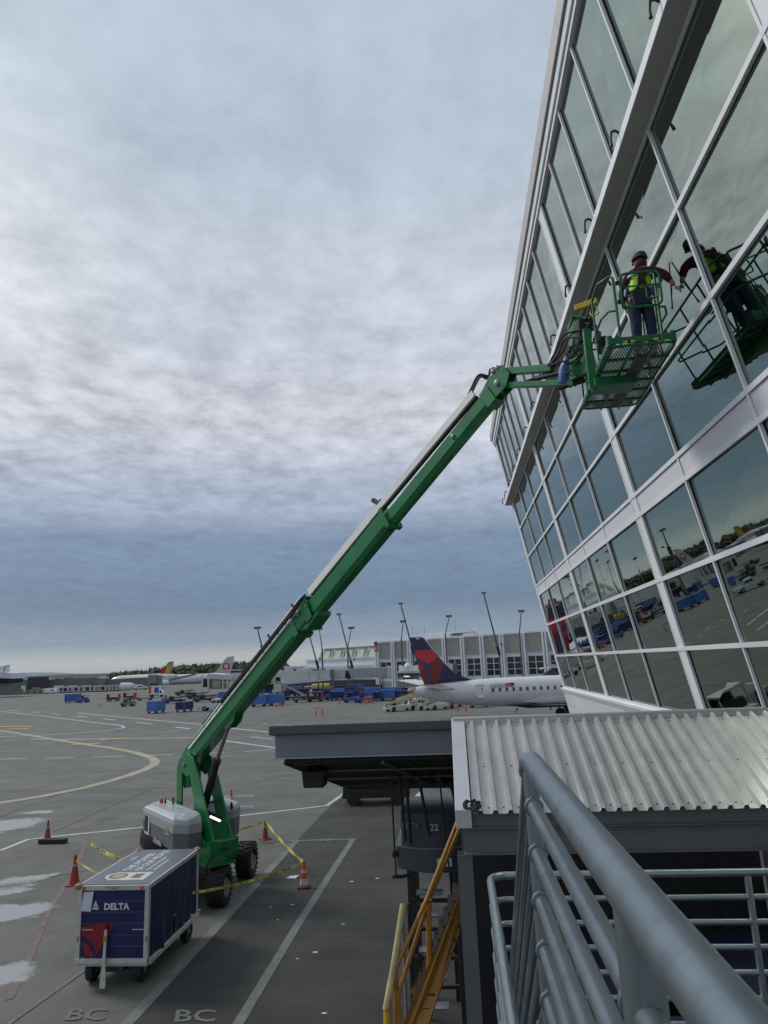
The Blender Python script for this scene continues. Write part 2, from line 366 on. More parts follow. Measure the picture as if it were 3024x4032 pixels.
# ================================================================ SETTING: ground
g = M(); ys = [-60, -20, 0, 15] + list(range(25, 76, 5)) + [100, 200, 500, 1200, 6000]
for i in range(len(ys) - 1):
    a, b = ys[i], ys[i + 1]; g.quad((-6000, a, zg(a)), (6000, a, zg(a)), (6000, b, zg(b)), (-6000, b, zg(b)))
tag(g.build('apron', APRON), 'grey concrete airport apron', None, None, 'structure')
def strip(pts, w, name, m, lift=.008, lab=None, dash=None):
    P = [V(p) for p in pts]; q = M(); segs = []
    # resample so that it follows the slope
    R = [P[0]]
    for a, b in zip(P, P[1:]):
        n = max(1, int((b - a).length / 4)); R += [a + (b - a) * (i + 1) / n for i in range(n)]
    def rails(R):
        out = []
        for i, p in enumerate(R):
            d = (R[min(i + 1, len(R) - 1)] - R[max(i - 1, 0)]); d.z = 0; d.normalize(); s = V((-d.y, d.x, 0)) * w / 2
            out.append((V((p.x + s.x, p.y + s.y, zg(p.y + s.y) + lift)), V((p.x - s.x, p.y - s.y, zg(p.y - s.y) + lift))))
        return out
    if dash:
        tot = 0; acc = []; on, offl = dash; D = [0]
        for a, b in zip(R, R[1:]): D.append(D[-1] + (b - a).length)
        def at(t):
            for i in range(len(R) - 1):
                if D[i + 1] >= t: return R[i] + (R[i + 1] - R[i]) * ((t - D[i]) / max(1e-6, D[i + 1] - D[i]))
            return R[-1]
        t = 0
        while t < D[-1]:
            rr_ = rails([at(t), at(min(D[-1], t + on))]); q.quad(rr_[0][0], rr_[0][1], rr_[1][1], rr_[1][0]); t += on + offl
    else:
        rr_ = rails(R)
        for a, b in zip(rr_, rr_[1:]): q.quad(a[0], a[1], b[1], b[0])
    return tag(q.build(name, m), lab, None, None, 'structure')
def G(*pts): return [gp(x, y) for x, y in pts]
c3 = lambda x, y: (x * .2976, 1536 + y * .2976)       # lower-left survey sheet
c5 = lambda x, y: (274 + .248 * x, 1508.5 + .248 * y)
c6 = lambda x, y: (548.5 + .2976 * x, 1508.5 + .2976 * y)
# the darker stand next to the terminal, its edge and slab joints
a0, a1 = gp(275, 2212), gp(690, 1765); dd = (a1 - a0).normalized()
q = M(); A = a0 - dd * 16; B = a1 + dd * 9
nst = 14
for i in range(nst):
    ya, yb = A.y + (B.y - A.y) * i / nst, A.y + (B.y - A.y) * (i + 1) / nst; xa, xb = A.x + (B.x - A.x) * i / nst, A.x + (B.x - A.x) * (i + 1) / nst
    q.quad((xa, ya, zg(ya) + .004), (14, ya, zg(ya) + .004), (14, yb, zg(yb) + .004), (xb, yb, zg(yb) + .004))
tag(q.build('stand_pavement', STAND), 'darker asphalt stand beside the terminal', None, None, 'structure')
JOINT = mat('joint_sealant', (.055, .055, .05), .8, var=.3)
JOINT2 = mat('stand_joint_sealant', (.034, .034, .031), .8, var=.3)
jt = []
for n_, (pa, pb, w) in enumerate([(c3(380, 880), c3(1330, 470), .06), (c3(0, 590), c3(1340, 560), .05), (c3(0, 770), c3(600, 540), .05), ((690, 1765), (830, 1640), .10), ((548, 1690), (700, 1660), .05), (c3(500, 590), c3(1100, 585), .05), ((0, 1915), (190, 1880), .05)]):
    strip(G(pa, pb), w, 'expansion_joint', JOINT, .006, 'thin dark joint between apron slabs')
for i in (2, 5):   # cross joints of the stand
    o_ = a0 + dd * (i * 3.4 - 3); strip([o_ + V((.3, 0, 0)), V((9, o_.y + 1.2 - .3 * i, 0))], .025, 'expansion_joint', JOINT2, .0065, 'thin dark joint between apron slabs')
strip(G((0, 1838), (60, 1814), (92, 1810), (308, 1787.5), (548, 1759), (706, 1740.6), (761, 1702), (800, 1672)), .22, 'white_line', PAINTW, .008, 'white line bending round the stand')
strip(G(*[c3(*p) for p in ((-300, 130), (0, 142), (60, 150), (440, 215), (640, 245), (780, 265), (900, 285), (980, 302), (1040, 320), (1090, 336), (1118, 352), (1126, 368), (1118, 386), (1095, 404), (1040, 430), (950, 462), (800, 508), (600, 560), (300, 620), (0, 668), (-200, 700))]), .70, 'yellow_taxi_line', PAINTY, .012, 'yellow taxi line curving in a hairpin')
strip(G(*[c3(*p) for p in ((-100, 112), (240, 112))]), .9, 'yellow_patch', PAINTO, .016, 'yellow painted bar far left')
strip(G(*[c3(*p) for p in ((50, 130), (210, 128))]), .8, 'yellow_patch', PAINTO, .016, 'yellow painted bar far left')
strip(G(*[c3(*p) for p in ((720, 206), (920, 198))]), .8, 'yellow_patch', PAINTO, .016, 'yellow painted bar on the white line')
strip(G(*[c3(*p) for p in ((530, 243), (730, 236))]), .8, 'yellow_patch', PAINTO, .016, 'yellow painted bar crossing the taxi line')
strip(G(*[c3(*p) for p in ((0, 350), (700, 333), (1340, 314), (1660, 301))] + [(590, 1619)]), .30, 'dashed_line', PAINTW, .010, 'dashed white line across the apron', (2.6, 1.6))
strip(G(*[c3(*p) for p in ((220, 204), (470, 206), (920, 198), (1400, 195))] + [(467, 1597), (590, 1615), (640, 1624)]), .42, 'white_line', PAINTW, .008, 'long white line behind the lift')
strip(G(*[c3(*p) for p in ((0, 2), (300, 35), (700, 85), (860, 102), (895, 110), (900, 118), (880, 125), (800, 137), (500, 165), (250, 178), (0, 185))]), .42, 'white_line', PAINTW, .0085, 'white line doubling back in a loop')
strip(G(*[c3(*p) for p in ((560, 14), (1000, 55), (1490, 100))] + [(502, 1573.5), (581, 1581.7)]), .45, 'white_line', PAINTW, .008, 'long white line in the distance')
strip(G(*[c3(*p) for p in ((-50, -14), (300, 12), (600, 40), (890, 72), (1145, 99), (1380, 130))]), .5, 'dashed_line', PAINTW, .008, 'coarse dashed white line', (6, 9))
strip(G((543, 1591.6), (588, 1597)), .3, 'white_line', PAINTW, .008, 'short white dash beside the canopy')
strip(G((507, 1559), (590, 1564), (700, 1572)), .25, 'dashed_line', PAINTW, .008, 'dotted white line in the distance', (1.6, 1.6))
strip(G((30, 1512), (70, 1503), (190, 1499)), .4, 'white_line', PAINTG, .008, 'faint line far left')
strip([a0 - dd * 8, a0, gp(470, 2002), gp(641, 1816)], .24, 'white_line', PAINTG, .012, 'scuffed wide line along the stand edge')
strip(G((548, 1819), (763, 1813)), .12, 'white_line', PAINTG, .010, 'thin line closing the stand box')
strip(G((763, 1813), (641, 2002), (515, 2212), (480, 2280)), .2, 'white_line', PAINTG, .012, 'scuffed line inside the stand')
strip(G((-20, 2250), (20, 2212), (185, 2095), (330, 1990)), .09, 'white_line', PAINTG, .012, 'thin line under the baggage cart')
strip(G((192, 1795), (165, 1880), (110, 1960), (60, 2080), (20, 2160)), .14, 'pink_line', PAINTP, .008, 'faint pink line left of the cart')
strip([gp(*c6(1130, 785)), gp(*c6(1230, 672))], .35, 'dashed_line', PAINTW, .008, 'thick white dashes beyond the bridge', (1.2, 1.2))
strip(G((300, 1500), (420, 1512), (600, 1530)), .3, 'white_line', PAINTG, .008, 'faint line far off')
strip([gp(*c6(600, 115)), gp(*c6(900, 108))], 1.2, 'pale_patch', PAINTG, .006, 'pale worn patch beyond the canopy')
for (x, y), s_, t_ in (((135, 2205), .62, 'BC'), ((372, 2208), .62, 'BC'), (c6(50, 1056), .45, '22'), (c6(455, 1042), .5, '20')):
    p = gp(x, y, .014); o = text(t_, s_, PAINTG, None, p, (1, .02, 0), (-.3, 1, 0) if t_ == 'BC' else (0, 1, 0), 'painted_letters', .01, .001, off=(0, 0, 0)); tag(o, 'worn painted characters on the ground', None, None, 'structure')
# pale washed stains with their own ragged outline
def blob(cx, cy, rx, ry, rot, name, m, seed):
    rnd = random.Random(seed); c = gp(cx, cy); n = 48; ph = [rnd.uniform(0, 6.28) for _ in range(7)]; vs = [(c.x, c.y, c.z + .010)]; fade = [1.0]; RG = 6
    for k_ in range(1, RG + 1):
        for i in range(n):
            a = 2 * PI * i / n; r = (1 + sum(.20 / (k + 1) * math.sin((k + 1.0) * a + ph[k]) for k in range(1, 7))) * k_ / RG
            x, y = rx * r * math.cos(a), ry * r * math.sin(a); xx, yy = x * math.cos(rot) - y * math.sin(rot), x * math.sin(rot) + y * math.cos(rot)
            vs.append((c.x + xx, c.y + yy, zg(c.y + yy) + .010)); fade.append(1 - k_ / RG)
    q = M(); q.add(vs, [(0, i + 1, (i + 1) % n + 1) for i in range(n)] + [(1 + k_ * n + i, 1 + k_ * n + n + i, 1 + k_ * n + n + (i + 1) % n, 1 + k_ * n + (i + 1) % n) for k_ in range(RG - 1) for i in range(n)])
    o = q.build(name, m); at = o.data.attributes.new('fade', 'FLOAT', 'POINT')
    for i, f_ in enumerate(fade): at.data[i].value = f_
    return tag(o, 'pale dried washing stain on the apron', None, None, 'structure')
def stain_mat():
    m = bpy.data.materials.new('pale_dried_stain'); m.use_nodes = True; t = m.node_tree; b = t.nodes['Principled BSDF']
    b.inputs['Base Color'].default_value = (.50, .52, .53, 1); b.inputs['Roughness'].default_value = .6
    g = t.nodes.new('ShaderNodeNewGeometry'); n = t.nodes.new('ShaderNodeTexNoise'); n.inputs['Scale'].default_value = 1.1; n.inputs['Detail'].default_value = 8; n.inputs['Roughness'].default_value = .65
    mp = t.nodes.new('ShaderNodeMapping'); mp.inputs['Scale'].default_value = (1.2, 1.5, 1); mp.inputs['Rotation'].default_value = (0, 0, -.5); t.links.new(g.outputs['Position'], mp.inputs[0]); t.links.new(mp.outputs[0], n.inputs['Vector'])
    r = t.nodes.new('ShaderNodeMapRange'); r.inputs[1].default_value = .33; r.inputs[2].default_value = .55; t.links.new(n.outputs['Fac'], r.inputs[0]); r.inputs[4].default_value = .62
    at = t.nodes.new('ShaderNodeAttribute'); at.attribute_name = 'fade'
    ad = t.nodes.new('ShaderNodeMath'); ad.operation = 'ADD'; t.links.new(n.outputs['Fac'], ad.inputs[0]); t.links.new(at.outputs['Fac'], ad.inputs[1])
    r.inputs[1].default_value = .74; r.inputs[2].default_value = .96; n.inputs['Scale'].default_value = 2.0; t.links.new(ad.outputs[0], r.inputs[0])
    t.links.new(r.outputs[0], b.inputs['Alpha']); return m
STAIN = stain_mat()
blob(6, 1784, 2.5, 1.9, .05, 'stain', STAIN, 1); blob(34, 1905, 1.6, .75, .55, 'stain', STAIN, 2); blob(0, 1925, 1.5, .8, .5, 'stain', STAIN, 5)
blob(14, 1972, 1.6, 1.2, .35, 'stain', STAIN, 9); blob(85, 1755, 1.3, .5, .1, 'stain', STAIN, 12); blob(4, 2106, 1.1, .8, .3, 'stain', STAIN, 14)
# far hills and woods
def ridge(name, m, y0, x0, x1, hfun, lab, n=90, depth=600, kind='structure'):
    q = M(); top = []
    for i in range(n + 1):
        x = x0 + (x1 - x0) * i / n; top.append((x, hfun(i / n)))
    vs = []
    for x, h in top: vs += [(x, y0, -3), (x, y0 + depth * .35, h), (x, y0 + depth, -3)]
    fs = []
    for i in range(n): a = i * 3; b = a + 3; fs += [(a, b, b + 1, a + 1), (a + 1, b + 1, b + 2, a + 2)]
    q.add(vs, fs); return tag(q.build(name, m, smooth=True), lab, None, None, kind)
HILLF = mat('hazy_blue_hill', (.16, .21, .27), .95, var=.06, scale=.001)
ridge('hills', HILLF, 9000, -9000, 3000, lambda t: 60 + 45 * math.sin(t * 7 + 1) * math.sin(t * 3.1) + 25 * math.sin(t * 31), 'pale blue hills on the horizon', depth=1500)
WOODL = mat('wooded_slope', (.035, .05, .035), .95, var=.4, scale=.02)
ridge('terrain', WOODL, 1500, -1800, 700, lambda t: 10 + 6 * math.sin(t * 9) + 3 * math.sin(t * 23), 'low dark wooded rise behind the airfield', depth=800)
FOL = [mat('conifer_green', (.022, .036, .024), .9, var=.5, scale=.25), mat('autumn_brown_foliage', (.075, .062, .03), .9, var=.5, scale=.2), mat('dull_green_foliage', (.045, .058, .03), .9, var=.5, scale=.2)]
def wood(name, spots, lab):
    q = M(); rnd = random.Random(3)
    for (x, y, z, h, con) in spots:
        if con:
            for k in range(5):
                r = h * .17 * (1 - k / 5.4) * rnd.uniform(.8, 1.25); z0 = z + h * (.12 + k * .17); n = 6; a0_ = rnd.uniform(0, 6)
                ring = [(x + r * rnd.uniform(.6, 1.3) * math.cos(a0_ + 6.283 * j / n), y + r * math.sin(a0_ + 6.283 * j / n), z0 + rnd.uniform(-.05, .05) * h) for j in range(n)]
                q.add(ring + [(x + rnd.uniform(-.3, .3), y, z0 + h * .3)], [(j, (j + 1) % n, n) for j in range(n)] + [tuple(range(n))])
        else:
            for k in range(7):
                cx, cz, r = x + rnd.uniform(-.3, .3) * h, z + h * rnd.uniform(.35, .8), h * rnd.uniform(.16, .28); n = 6
                ring = [(cx + r * rnd.uniform(.7, 1.2) * math.cos(6.283 * j / n), y + rnd.uniform(-1, 1), cz + r * rnd.uniform(.7, 1.1) * math.sin(6.283 * j / n)) for j in range(n)]
                q.add(ring + [(cx, y - r, cz), (cx, y + r, cz)], [(j, (j + 1) % n, n) for j in range(n)] + [((j + 1) % n, j, n + 1) for j in range(n)])
    return q
rnd = random.Random(11)
groups = {0: [], 1: [], 2: []}
def treeline(x0, x1, topf, dist, n, hs, cons):
    for i in range(n):
        x = x0 + (x1 - x0) * rnd.random(); d_ = dist * rnd.uniform(.92, 1.08); top = deep(x, topf(x) + rnd.uniform(0, 7), d_); h = hs * rnd.uniform(.75, 1.2)
        con = rnd.random() < cons; gk = 0 if con else rnd.choice((1, 2, 2)); groups[gk].append((top.x, top.y, top.z - h, h, con))
tl = lambda x: 1399 + .3637 * (155 - (x / .3637 - 645) * .085) if x < 500 else 1399 + .3637 * 90
tl2 = lambda x: 1395 + .3637 * (155 - min(1, (x - 235) / 150) * 45 - max(0, x - 385) * .15)
treeline(236, 620, tl2, 900, 420, 17, .55); treeline(236, 620, lambda x: tl2(x) + 8, 880, 300, 17, .35)
treeline(120, 245, lambda x: 1464 - .006 * x + 1.5 * math.sin(x * .2), 1000, 90, 14, .25); treeline(-160, 120, lambda x: 1470 - .02 * x, 1200, 60, 12, .3)
treeline(560, 1100, lambda x: 1440 - (x - 600) * .02, 1000, 150, 17, .5)
for k, m_ in enumerate(FOL):
    tag(wood('treeline', groups[k], '').build('treeline', m_), ['dark conifers along the ridge behind the airliners', 'brown autumn trees along the ridge', 'dull green trees along the ridge'][k], 'woodland', None, 'stuff')

# ================================================================ GLASS TERMINAL
D = 4.8; TAU = rad(10.697); NRM = V((-math.cos(TAU), 0, -math.sin(TAU)))
def W(s, v, d=0.0): return V((D - v * math.sin(TAU), s, 6 + v * math.cos(TAU))) + NRM * d
T = thing('glass_terminal', 'leaning glass concourse building with white mullions and a projecting metal ledge', 'terminal building', (D, 20, 0))
def wbox(s0, s1, v0, v1, d0, d1, q=None):
    q = q or M(); return q.hexa([W(s0, v0, d0), W(s1, v0, d0), W(s1, v0, d1), W(s0, v0, d1), W(s0, v1, d0), W(s1, v1, d0), W(s1, v1, d1), W(s0, v1, d1)])
ms = [33.7, 30.74, 27.8, 24.57, 21.48, 18.51, 15.29, 12.15, 9.16, 6.1, 3.0, -.05, -3.15]
rows = [-1.37, .085, 1.564, 3.012, 3.448, 4.899, 6.356, 7.715]
VT = 10.90
def pane(s0, s1, v0, v1, i):
    r = random.Random(i * 77 + 5); j = [r.uniform(-.010, .010) for _ in range(4)]
    q = M(); a = [W(s0, v0, j[0]), W(s1, v0, j[1]), W(s1, v1, j[2]), W(s0, v1, j[3])]; b = [W(s0, v0, -.03), W(s1, v0, -.03), W(s1, v1, -.03), W(s0, v1, -.03)]
    q.hexa([b[0], b[1], a[1], a[0], b[3], b[2], a[2], a[3]]); q.build('glass_pane', GLASS, T)
k = 0
for j in range(len(ms) - 1):
    hw0 = .24 if j % 3 == 0 and j else .04; hw1 = .24 if (j + 1) % 3 == 0 else .04
    s1, s0 = ms[j] - hw0, ms[j + 1] + hw1
    for r in range(7):
        if r == 3: wbox(s0, s1, rows[3] + .05, rows[4] - .05, .0, .035).build('spandrel_panel', PANEL, T); continue
        pane(s0, s1, rows[r] + .04, rows[r + 1] - .04, k); k += 1
    mid = (s0 + s1) / 2
    pane(mid + .03, s1, 7.93, VT - .03, k); pane(s0, mid - .03, 7.93, VT - .03, k + 1); k += 2
    wbox(mid - .024, mid + .024, 7.93, VT, -.02, .055).build('mullion', FRAME, T)
    wbox(mid - .034, mid + .034, 7.93, VT, -.025, .012).build('gasket', GASKET, T)
for j, s in enumerate(ms):
    for v0, v1 in ((rows[0], rows[3] - .03), (rows[3] - .03, rows[4] + .03), (rows[4] + .03, rows[7])) + ((7.93, VT),):
        if j % 3 == 0 and j:
            wbox(s - .17, s + .17, v0, v1, -.02, .05).build('wide_mullion', FRAME, T)
            for e in (-.205, .205): wbox(s + e - .026, s + e + .026, v0, v1, -.02, .06).build('mullion', FRAME, T)
            for e in (-.24, .24): wbox(s + e - .010, s + e + .010, v0, v1, -.022, .012).build('gasket', GASKET, T)
        else:
            wbox(s - .024, s + .024, v0, v1, -.02, .06).build('mullion', FRAME, T)
            wbox(s - .034, s + .034, v0, v1, -.025, .012).build('gasket', GASKET, T)
for r, v in enumerate(rows[:7]):
    hv = .038 if r != 2 else .045
    wbox(-3.2, 33.72, v - hv, v + hv, -.021, .065).build('transom', FRAME, T)
    wbox(-3.2, 33.72, v - hv - .01, v + hv + .01, -.026, .010).build('gasket', GASKET, T)
# edge panels at the far corner, with joints
vs_ = [-3.4, -1.37, .085, 1.564, 3.012, 3.448, 4.899, 6.356, 7.93, 9.4, VT]
for a, b in zip(vs_, vs_[1:]): wbox(33.74, 34.45, a + .008, b - .008, -.35, .03).build('corner_panel', PANEL, T)
# parapet and frames at the roof edge
wbox(-3.2, 34.45, VT, VT + .07, -.02, .09).build('head_frame', FRAME, T)
wbox(-3.2, 34.45, VT + .07, VT + .13, -.02, .03).build('gasket', GASKET, T)
wbox(-3.2, 34.47, VT + .13, VT + .30, -.02, .12).build('head_band', FRAME, T)
wbox(-3.2, 34.46, VT + .30, VT + .335, -.02, .07).build('gasket', GASKET, T)
PARA = mat('parapet_metal', (.50, .47, .47), .35, .3, var=.05, scale=.4)
s = 34.55
for i in range(13): wbox(s - 3.0 + .012, s, VT + .335, VT + .63, -.3, .17).build('parapet_panel', PARA, T); s -= 3.0
# sill and lower white panels
wbox(-3.2, 34.5, -1.50, -1.41, -.02, .14).build('sill', FRAME, T); wbox(-3.2, 34.5, -1.60, -1.50, -.02, .10).build('sill', PANEL, T)
for i in range(7):
    for a, b in ((-2.2, -1.61), (-3.4, -2.215)): wbox(34.45 - 5.5 * (i + 1) + .015, 34.45 - 5.5 * i, a, b, -.02, .06).build('base_panel', PANEL, T)
# projecting ledge beam, its top trim and the row of hooks
zb = 13.59
q = M().hexa([(3.0, -4, zb), (3.5, -4, zb), (3.5, 34.5, zb), (3.0, 34.5, zb), (3.0, -4, zb + .17), (3.36, -4, zb + .17), (3.36, 34.5, zb + .17), (3.0, 34.5, zb + .17)]); q.build('ledge_beam', BEAMG, T)
q = M(); [q.box(2.985, 2.999, 34.5 - 5.8 * i - 5.79, 34.5 - 5.8 * i, zb - .004, zb + .18) for i in range(6)]; q.build('ledge_fascia', FRAME, T)
M().box(3.30, 3.345, -4, 34.5, zb - .03, zb - .001).build('ledge_drip', FRAME, T)
for y in [34.1, 32.6, 30.5, 28.1, 25.8, 23.25, 20.9, 18.6, 16.3, 13.95, 11.65, 9.47, 7.3, 5.1]:
    M().tube([(3.03, y, zb + .18), (3.0, y, zb + .26), (2.94, y - .02, zb + .28), (2.88, y - .03, zb + .25), (2.86, y - .03, zb + .12), (2.86, y - .03, zb + .0)], [.02, .02, .024, .022, .018, .028], 6).build('hook', DARK, T, smooth=True)
# building mass behind the skin
q = M(); q.hexa([W(-3.2, -3.4, -.36), W(34.4, -3.4, -.36), (18, 34.4, 2.7), (18, -3.2, 2.7), W(-3.2, VT + .3, -.36), W(34.4, VT + .3, -.36), (18, 34.4, 17.0), (18, -3.2, 17.0)]); q.build('building_mass', PANEL, T)
M().box(6.2, 18, 9, 34, -.02, 2.8).build('ground_floor_wall', mat('dark_ground_floor', (.05, .05, .05), .8), T)

# ================================================================ CANOPY OVER THE STAIRS (corrugated)
C = thing('corrugated_canopy', 'small pitched canopy with corrugated zinc roof behind the foreground railing', 'canopy', (0, 9, 0))
ridY, ridZ, eaY, eaZ = 10.3, 5.14, 8.6, 4.30; x0, x1 = .10, 4.12
sl_ = V((0, eaY - ridY, eaZ - ridZ)).normalized(); nr = V((0, -sl_.z, sl_.y)); nr = nr if nr.z > 0 else -nr
Lr = math.hypot(ridY - eaY, ridZ - eaZ)
pitch = .1728; nrib = 24; per = 5
prof = [(0, 0), (.050, 0), (.070, .046), (.105, .046), (.125, 0), (pitch, 0)]
for c0 in range(0, nrib, per):
    q = M(); pts = []
    for i in range(c0, min(nrib, c0 + per)):
        for a, h in prof[:-1]: pts.append((x0 + i * pitch + a, h))
    pts.append((x0 + min(nrib, c0 + per) * pitch, 0))
    o_ = V((0, ridY, ridZ)); n = len(pts)
    rj = random.Random(c0); dj = rj.uniform(0, .004)
    vs = [o_ + V((a, 0, 0)) + nr * (h + dj) for a, h in pts] + [o_ + sl_ * (Lr + .05) + V((a, 0, 0)) + nr * (h + dj) for a, h in pts]
    q.add(vs, [(i, i + 1, n + i + 1, n + i) for i in range(n - 1)]); o = q.build('roof_sheet', ROOFM, C); sm_ = o.modifiers.new('t', 'SOLIDIFY'); sm_.thickness = .0025
    sc = M()
    for row in (.06, .55, .97):
        for i in range(c0, min(nrib, c0 + per)):
            if (i + int(row * 10)) % 2 == 0 or row > .9: p = o_ + sl_ * (Lr * row) + V((x0 + i * pitch + .015, 0, 0)) + nr * .004; sc.lathe([(.010, 0), (.010, .005), (.005, .009)], 6, p, nr)
    so_ = sc.build('roof_screw', DARK, C); so_['kind'] = 'stuff'
M().box(x0 - .18, x1 + .1, ridY - .02, ridY + .16, ridZ - .02, ridZ + .075).build('ridge_flashing', ROOFM, C, bevel=.008)
def rake(xa, xb): return M().prism([V((xa, ridY + .05, ridZ + .07)), V((xa, eaY - .05, eaZ + .03)), V((xa, eaY - .05, eaZ - .17)), V((xa, ridY + .05, ridZ - .12))], (xb - xa, 0, 0))
RAKE = mat('pale_rake_flashing', (.56, .57, .60), .35, .2, var=.06, scale=3)
rake(-.10, .085).build('rake_flashing', RAKE, C, bevel=.006); rake(x1 + .03, x1 + .16).build('rake_flashing', RAKE, C, bevel=.006)
STEELC = mat('canopy_steel_grey', (.135, .14, .145), .5, .1, var=.1, scale=2, dirt=.12)
M().box(.0, x1, eaY + .04, eaY + .07, 4.13, 4.28).build('closure_strip', STEELC, C)
q = M(); q.box(-.02, x1, eaY + .02, eaY + .03, 3.86, 4.12); q.box(-.02, x1, eaY - .05, eaY + .11, 3.845, 3.86); q.box(-.02, x1, eaY - .04, eaY + .1, 4.12, 4.13); q.build('eave_beam', STEELC, C)
for xc in (-.02, x1 - .2):
    q = M(); q.box(xc - .085, xc + .085, eaY - .03, eaY - .018, 0, 3.843); q.box(xc - .006, xc + .006, eaY - .018, eaY + .14, 0, 3.843); q.box(xc - .085, xc + .085, eaY + .14, eaY + .152, 0, 3.843); q.build('column', STEELC, C)
    M().box(xc - .04, xc + .04, ridY, ridY + .1, 0, ridZ - .02).build('column', STEELC, C)
q = M(); [q.beam((xx, ridY - .05, ridZ - .08), (xx, eaY + .12, eaZ - .06), .05, .1) for xx in (.4, 1.6, 2.8, 3.9)]; q.build('rafter', DARK, C)
p_ = M(); rr_ = random.Random(4)
gx = 7; vs = [(.0 + .2 * i / gx + rr_.uniform(-.012, .012), eaY - .07 + .17 * j / gx + rr_.uniform(-.012, .012), eaZ + .035 + .07 * (j / gx) + rr_.uniform(-.025, .03) * (1 if 0 < i < gx else .2)) for j in range(gx + 1) for i in range(gx + 1)]
p_.add(vs, [(j * (gx + 1) + i, j * (gx + 1) + i + 1, (j + 1) * (gx + 1) + i + 1, (j + 1) * (gx + 1) + i) for j in range(gx) for i in range(gx) if (i, j) not in ((0, 6), (6, 6), (6, 0), (0, 0), (5, 6))])
tag(p_.build('torn_membrane', BLACK, C), None); C.children[-1]

# recess beneath: back wall, floor and yellow bumper rail
RW = thing('recess_wall', 'dark recessed wall behind the canopy with a thin yellow bumper rail', 'wall', (2.5, 12, 0))
DKW = mat('shade_dark_wall', (.022, .024, .026), .85, var=.3, scale=.8)  # the gloom of the recess is put into this near-black wall colour
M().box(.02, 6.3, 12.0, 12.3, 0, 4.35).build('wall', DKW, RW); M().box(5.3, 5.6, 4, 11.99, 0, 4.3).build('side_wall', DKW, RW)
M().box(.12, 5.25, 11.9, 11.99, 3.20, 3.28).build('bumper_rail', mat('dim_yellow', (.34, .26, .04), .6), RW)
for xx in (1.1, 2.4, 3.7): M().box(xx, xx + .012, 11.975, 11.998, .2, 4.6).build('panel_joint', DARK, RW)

# ================================================================ FLAT CANOPY OF THE BOARDING BRIDGE
Bc = thing('flat_canopy', 'flat grey steel canopy with a blue-grey fascia left of the corrugated roof', 'canopy', (-1.5, 12, 0))
M().hexa([(-3.07, 11.46, 4.955), (.9, 11.46, 4.955), (.9, 15, 4.48), (-3.07, 15, 4.48), (-3.07, 11.46, 5.10), (.9, 11.46, 5.10), (.9, 15, 4.63), (-3.07, 15, 4.63)]).build('roof_slab', SLABD, Bc, bevel=.015)
M().box(-2.99, .9, 11.56, 11.60, 4.60, 4.953).build('fascia', SLABG, Bc, bevel=.006)
M().box(-3.02, .9, 11.52, 11.66, 4.575, 4.60).build('bottom_trim', LSTEEL, Bc)
M().hexa([(-2.99, 11.6, 4.60), (-2.95, 11.6, 4.60), (-2.95, 13.6, 4.30), (-2.99, 13.6, 4.30), (-2.99, 11.6, 4.93), (-2.95, 11.6, 4.93), (-2.95, 13.6, 4.64), (-2.99, 13.6, 4.64)]).build('fascia', SLABG, Bc)
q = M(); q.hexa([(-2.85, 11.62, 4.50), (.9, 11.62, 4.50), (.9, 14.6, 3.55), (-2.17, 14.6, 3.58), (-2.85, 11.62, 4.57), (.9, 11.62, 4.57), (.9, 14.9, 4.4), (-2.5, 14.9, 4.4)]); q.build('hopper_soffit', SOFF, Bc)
M().beam((-2.86, 11.64, 4.50), (-2.16, 14.6, 3.57), .035, .05).build('soffit_edge', OLIVE, Bc)
for t_ in (.22, .48, .74):
    y_ = 11.62 + 2.98 * t_; z_ = 4.49 - .95 * t_; M().box(-2.8 + .66 * t_, .9, y_, y_ + .03, z_ - .03, z_).build('soffit_rib', OLIVE if t_ < .7 else DARK, Bc)
M().beam((-1.25, 11.66, 4.47), (-.62, 13.9, 3.75), .05, .05).build('brace', OLIVE, Bc); M().beam((-.9, 11.7, 4.5), (-.2, 14.4, 3.6), .06, .06).build('brace', DARK, Bc)
q = M(); q.tube([(-2.85, 11.63, 4.52), (-1.0, 11.63, 4.52)], .02, 6); q.tube([(-2.7, 11.63, 4.49), (-2.5, 11.63, 4.46), (-1.9, 11.63, 4.50)], .012, 6); q.build('conduit', DARK, Bc)
L_ = thing('floodlight', 'black box floodlight hanging under the left end of the flat canopy', 'lamp', (-2.45, 12, 4.2))
M().tbox(-2.60, -2.26, 11.85, 12.2, 4.07, 4.33, -2.62, -2.24, 11.82, 12.22).build('housing', BLACK, L_, bevel=.02); M().beam((-2.44, 12.0, 4.33), (-2.44, 11.95, 4.5), .03, .03).build('bracket', DARK, L_)
M().box(-2.57, -2.29, 11.84, 11.85, 4.1, 4.16).build('lens', WINDARK, L_)
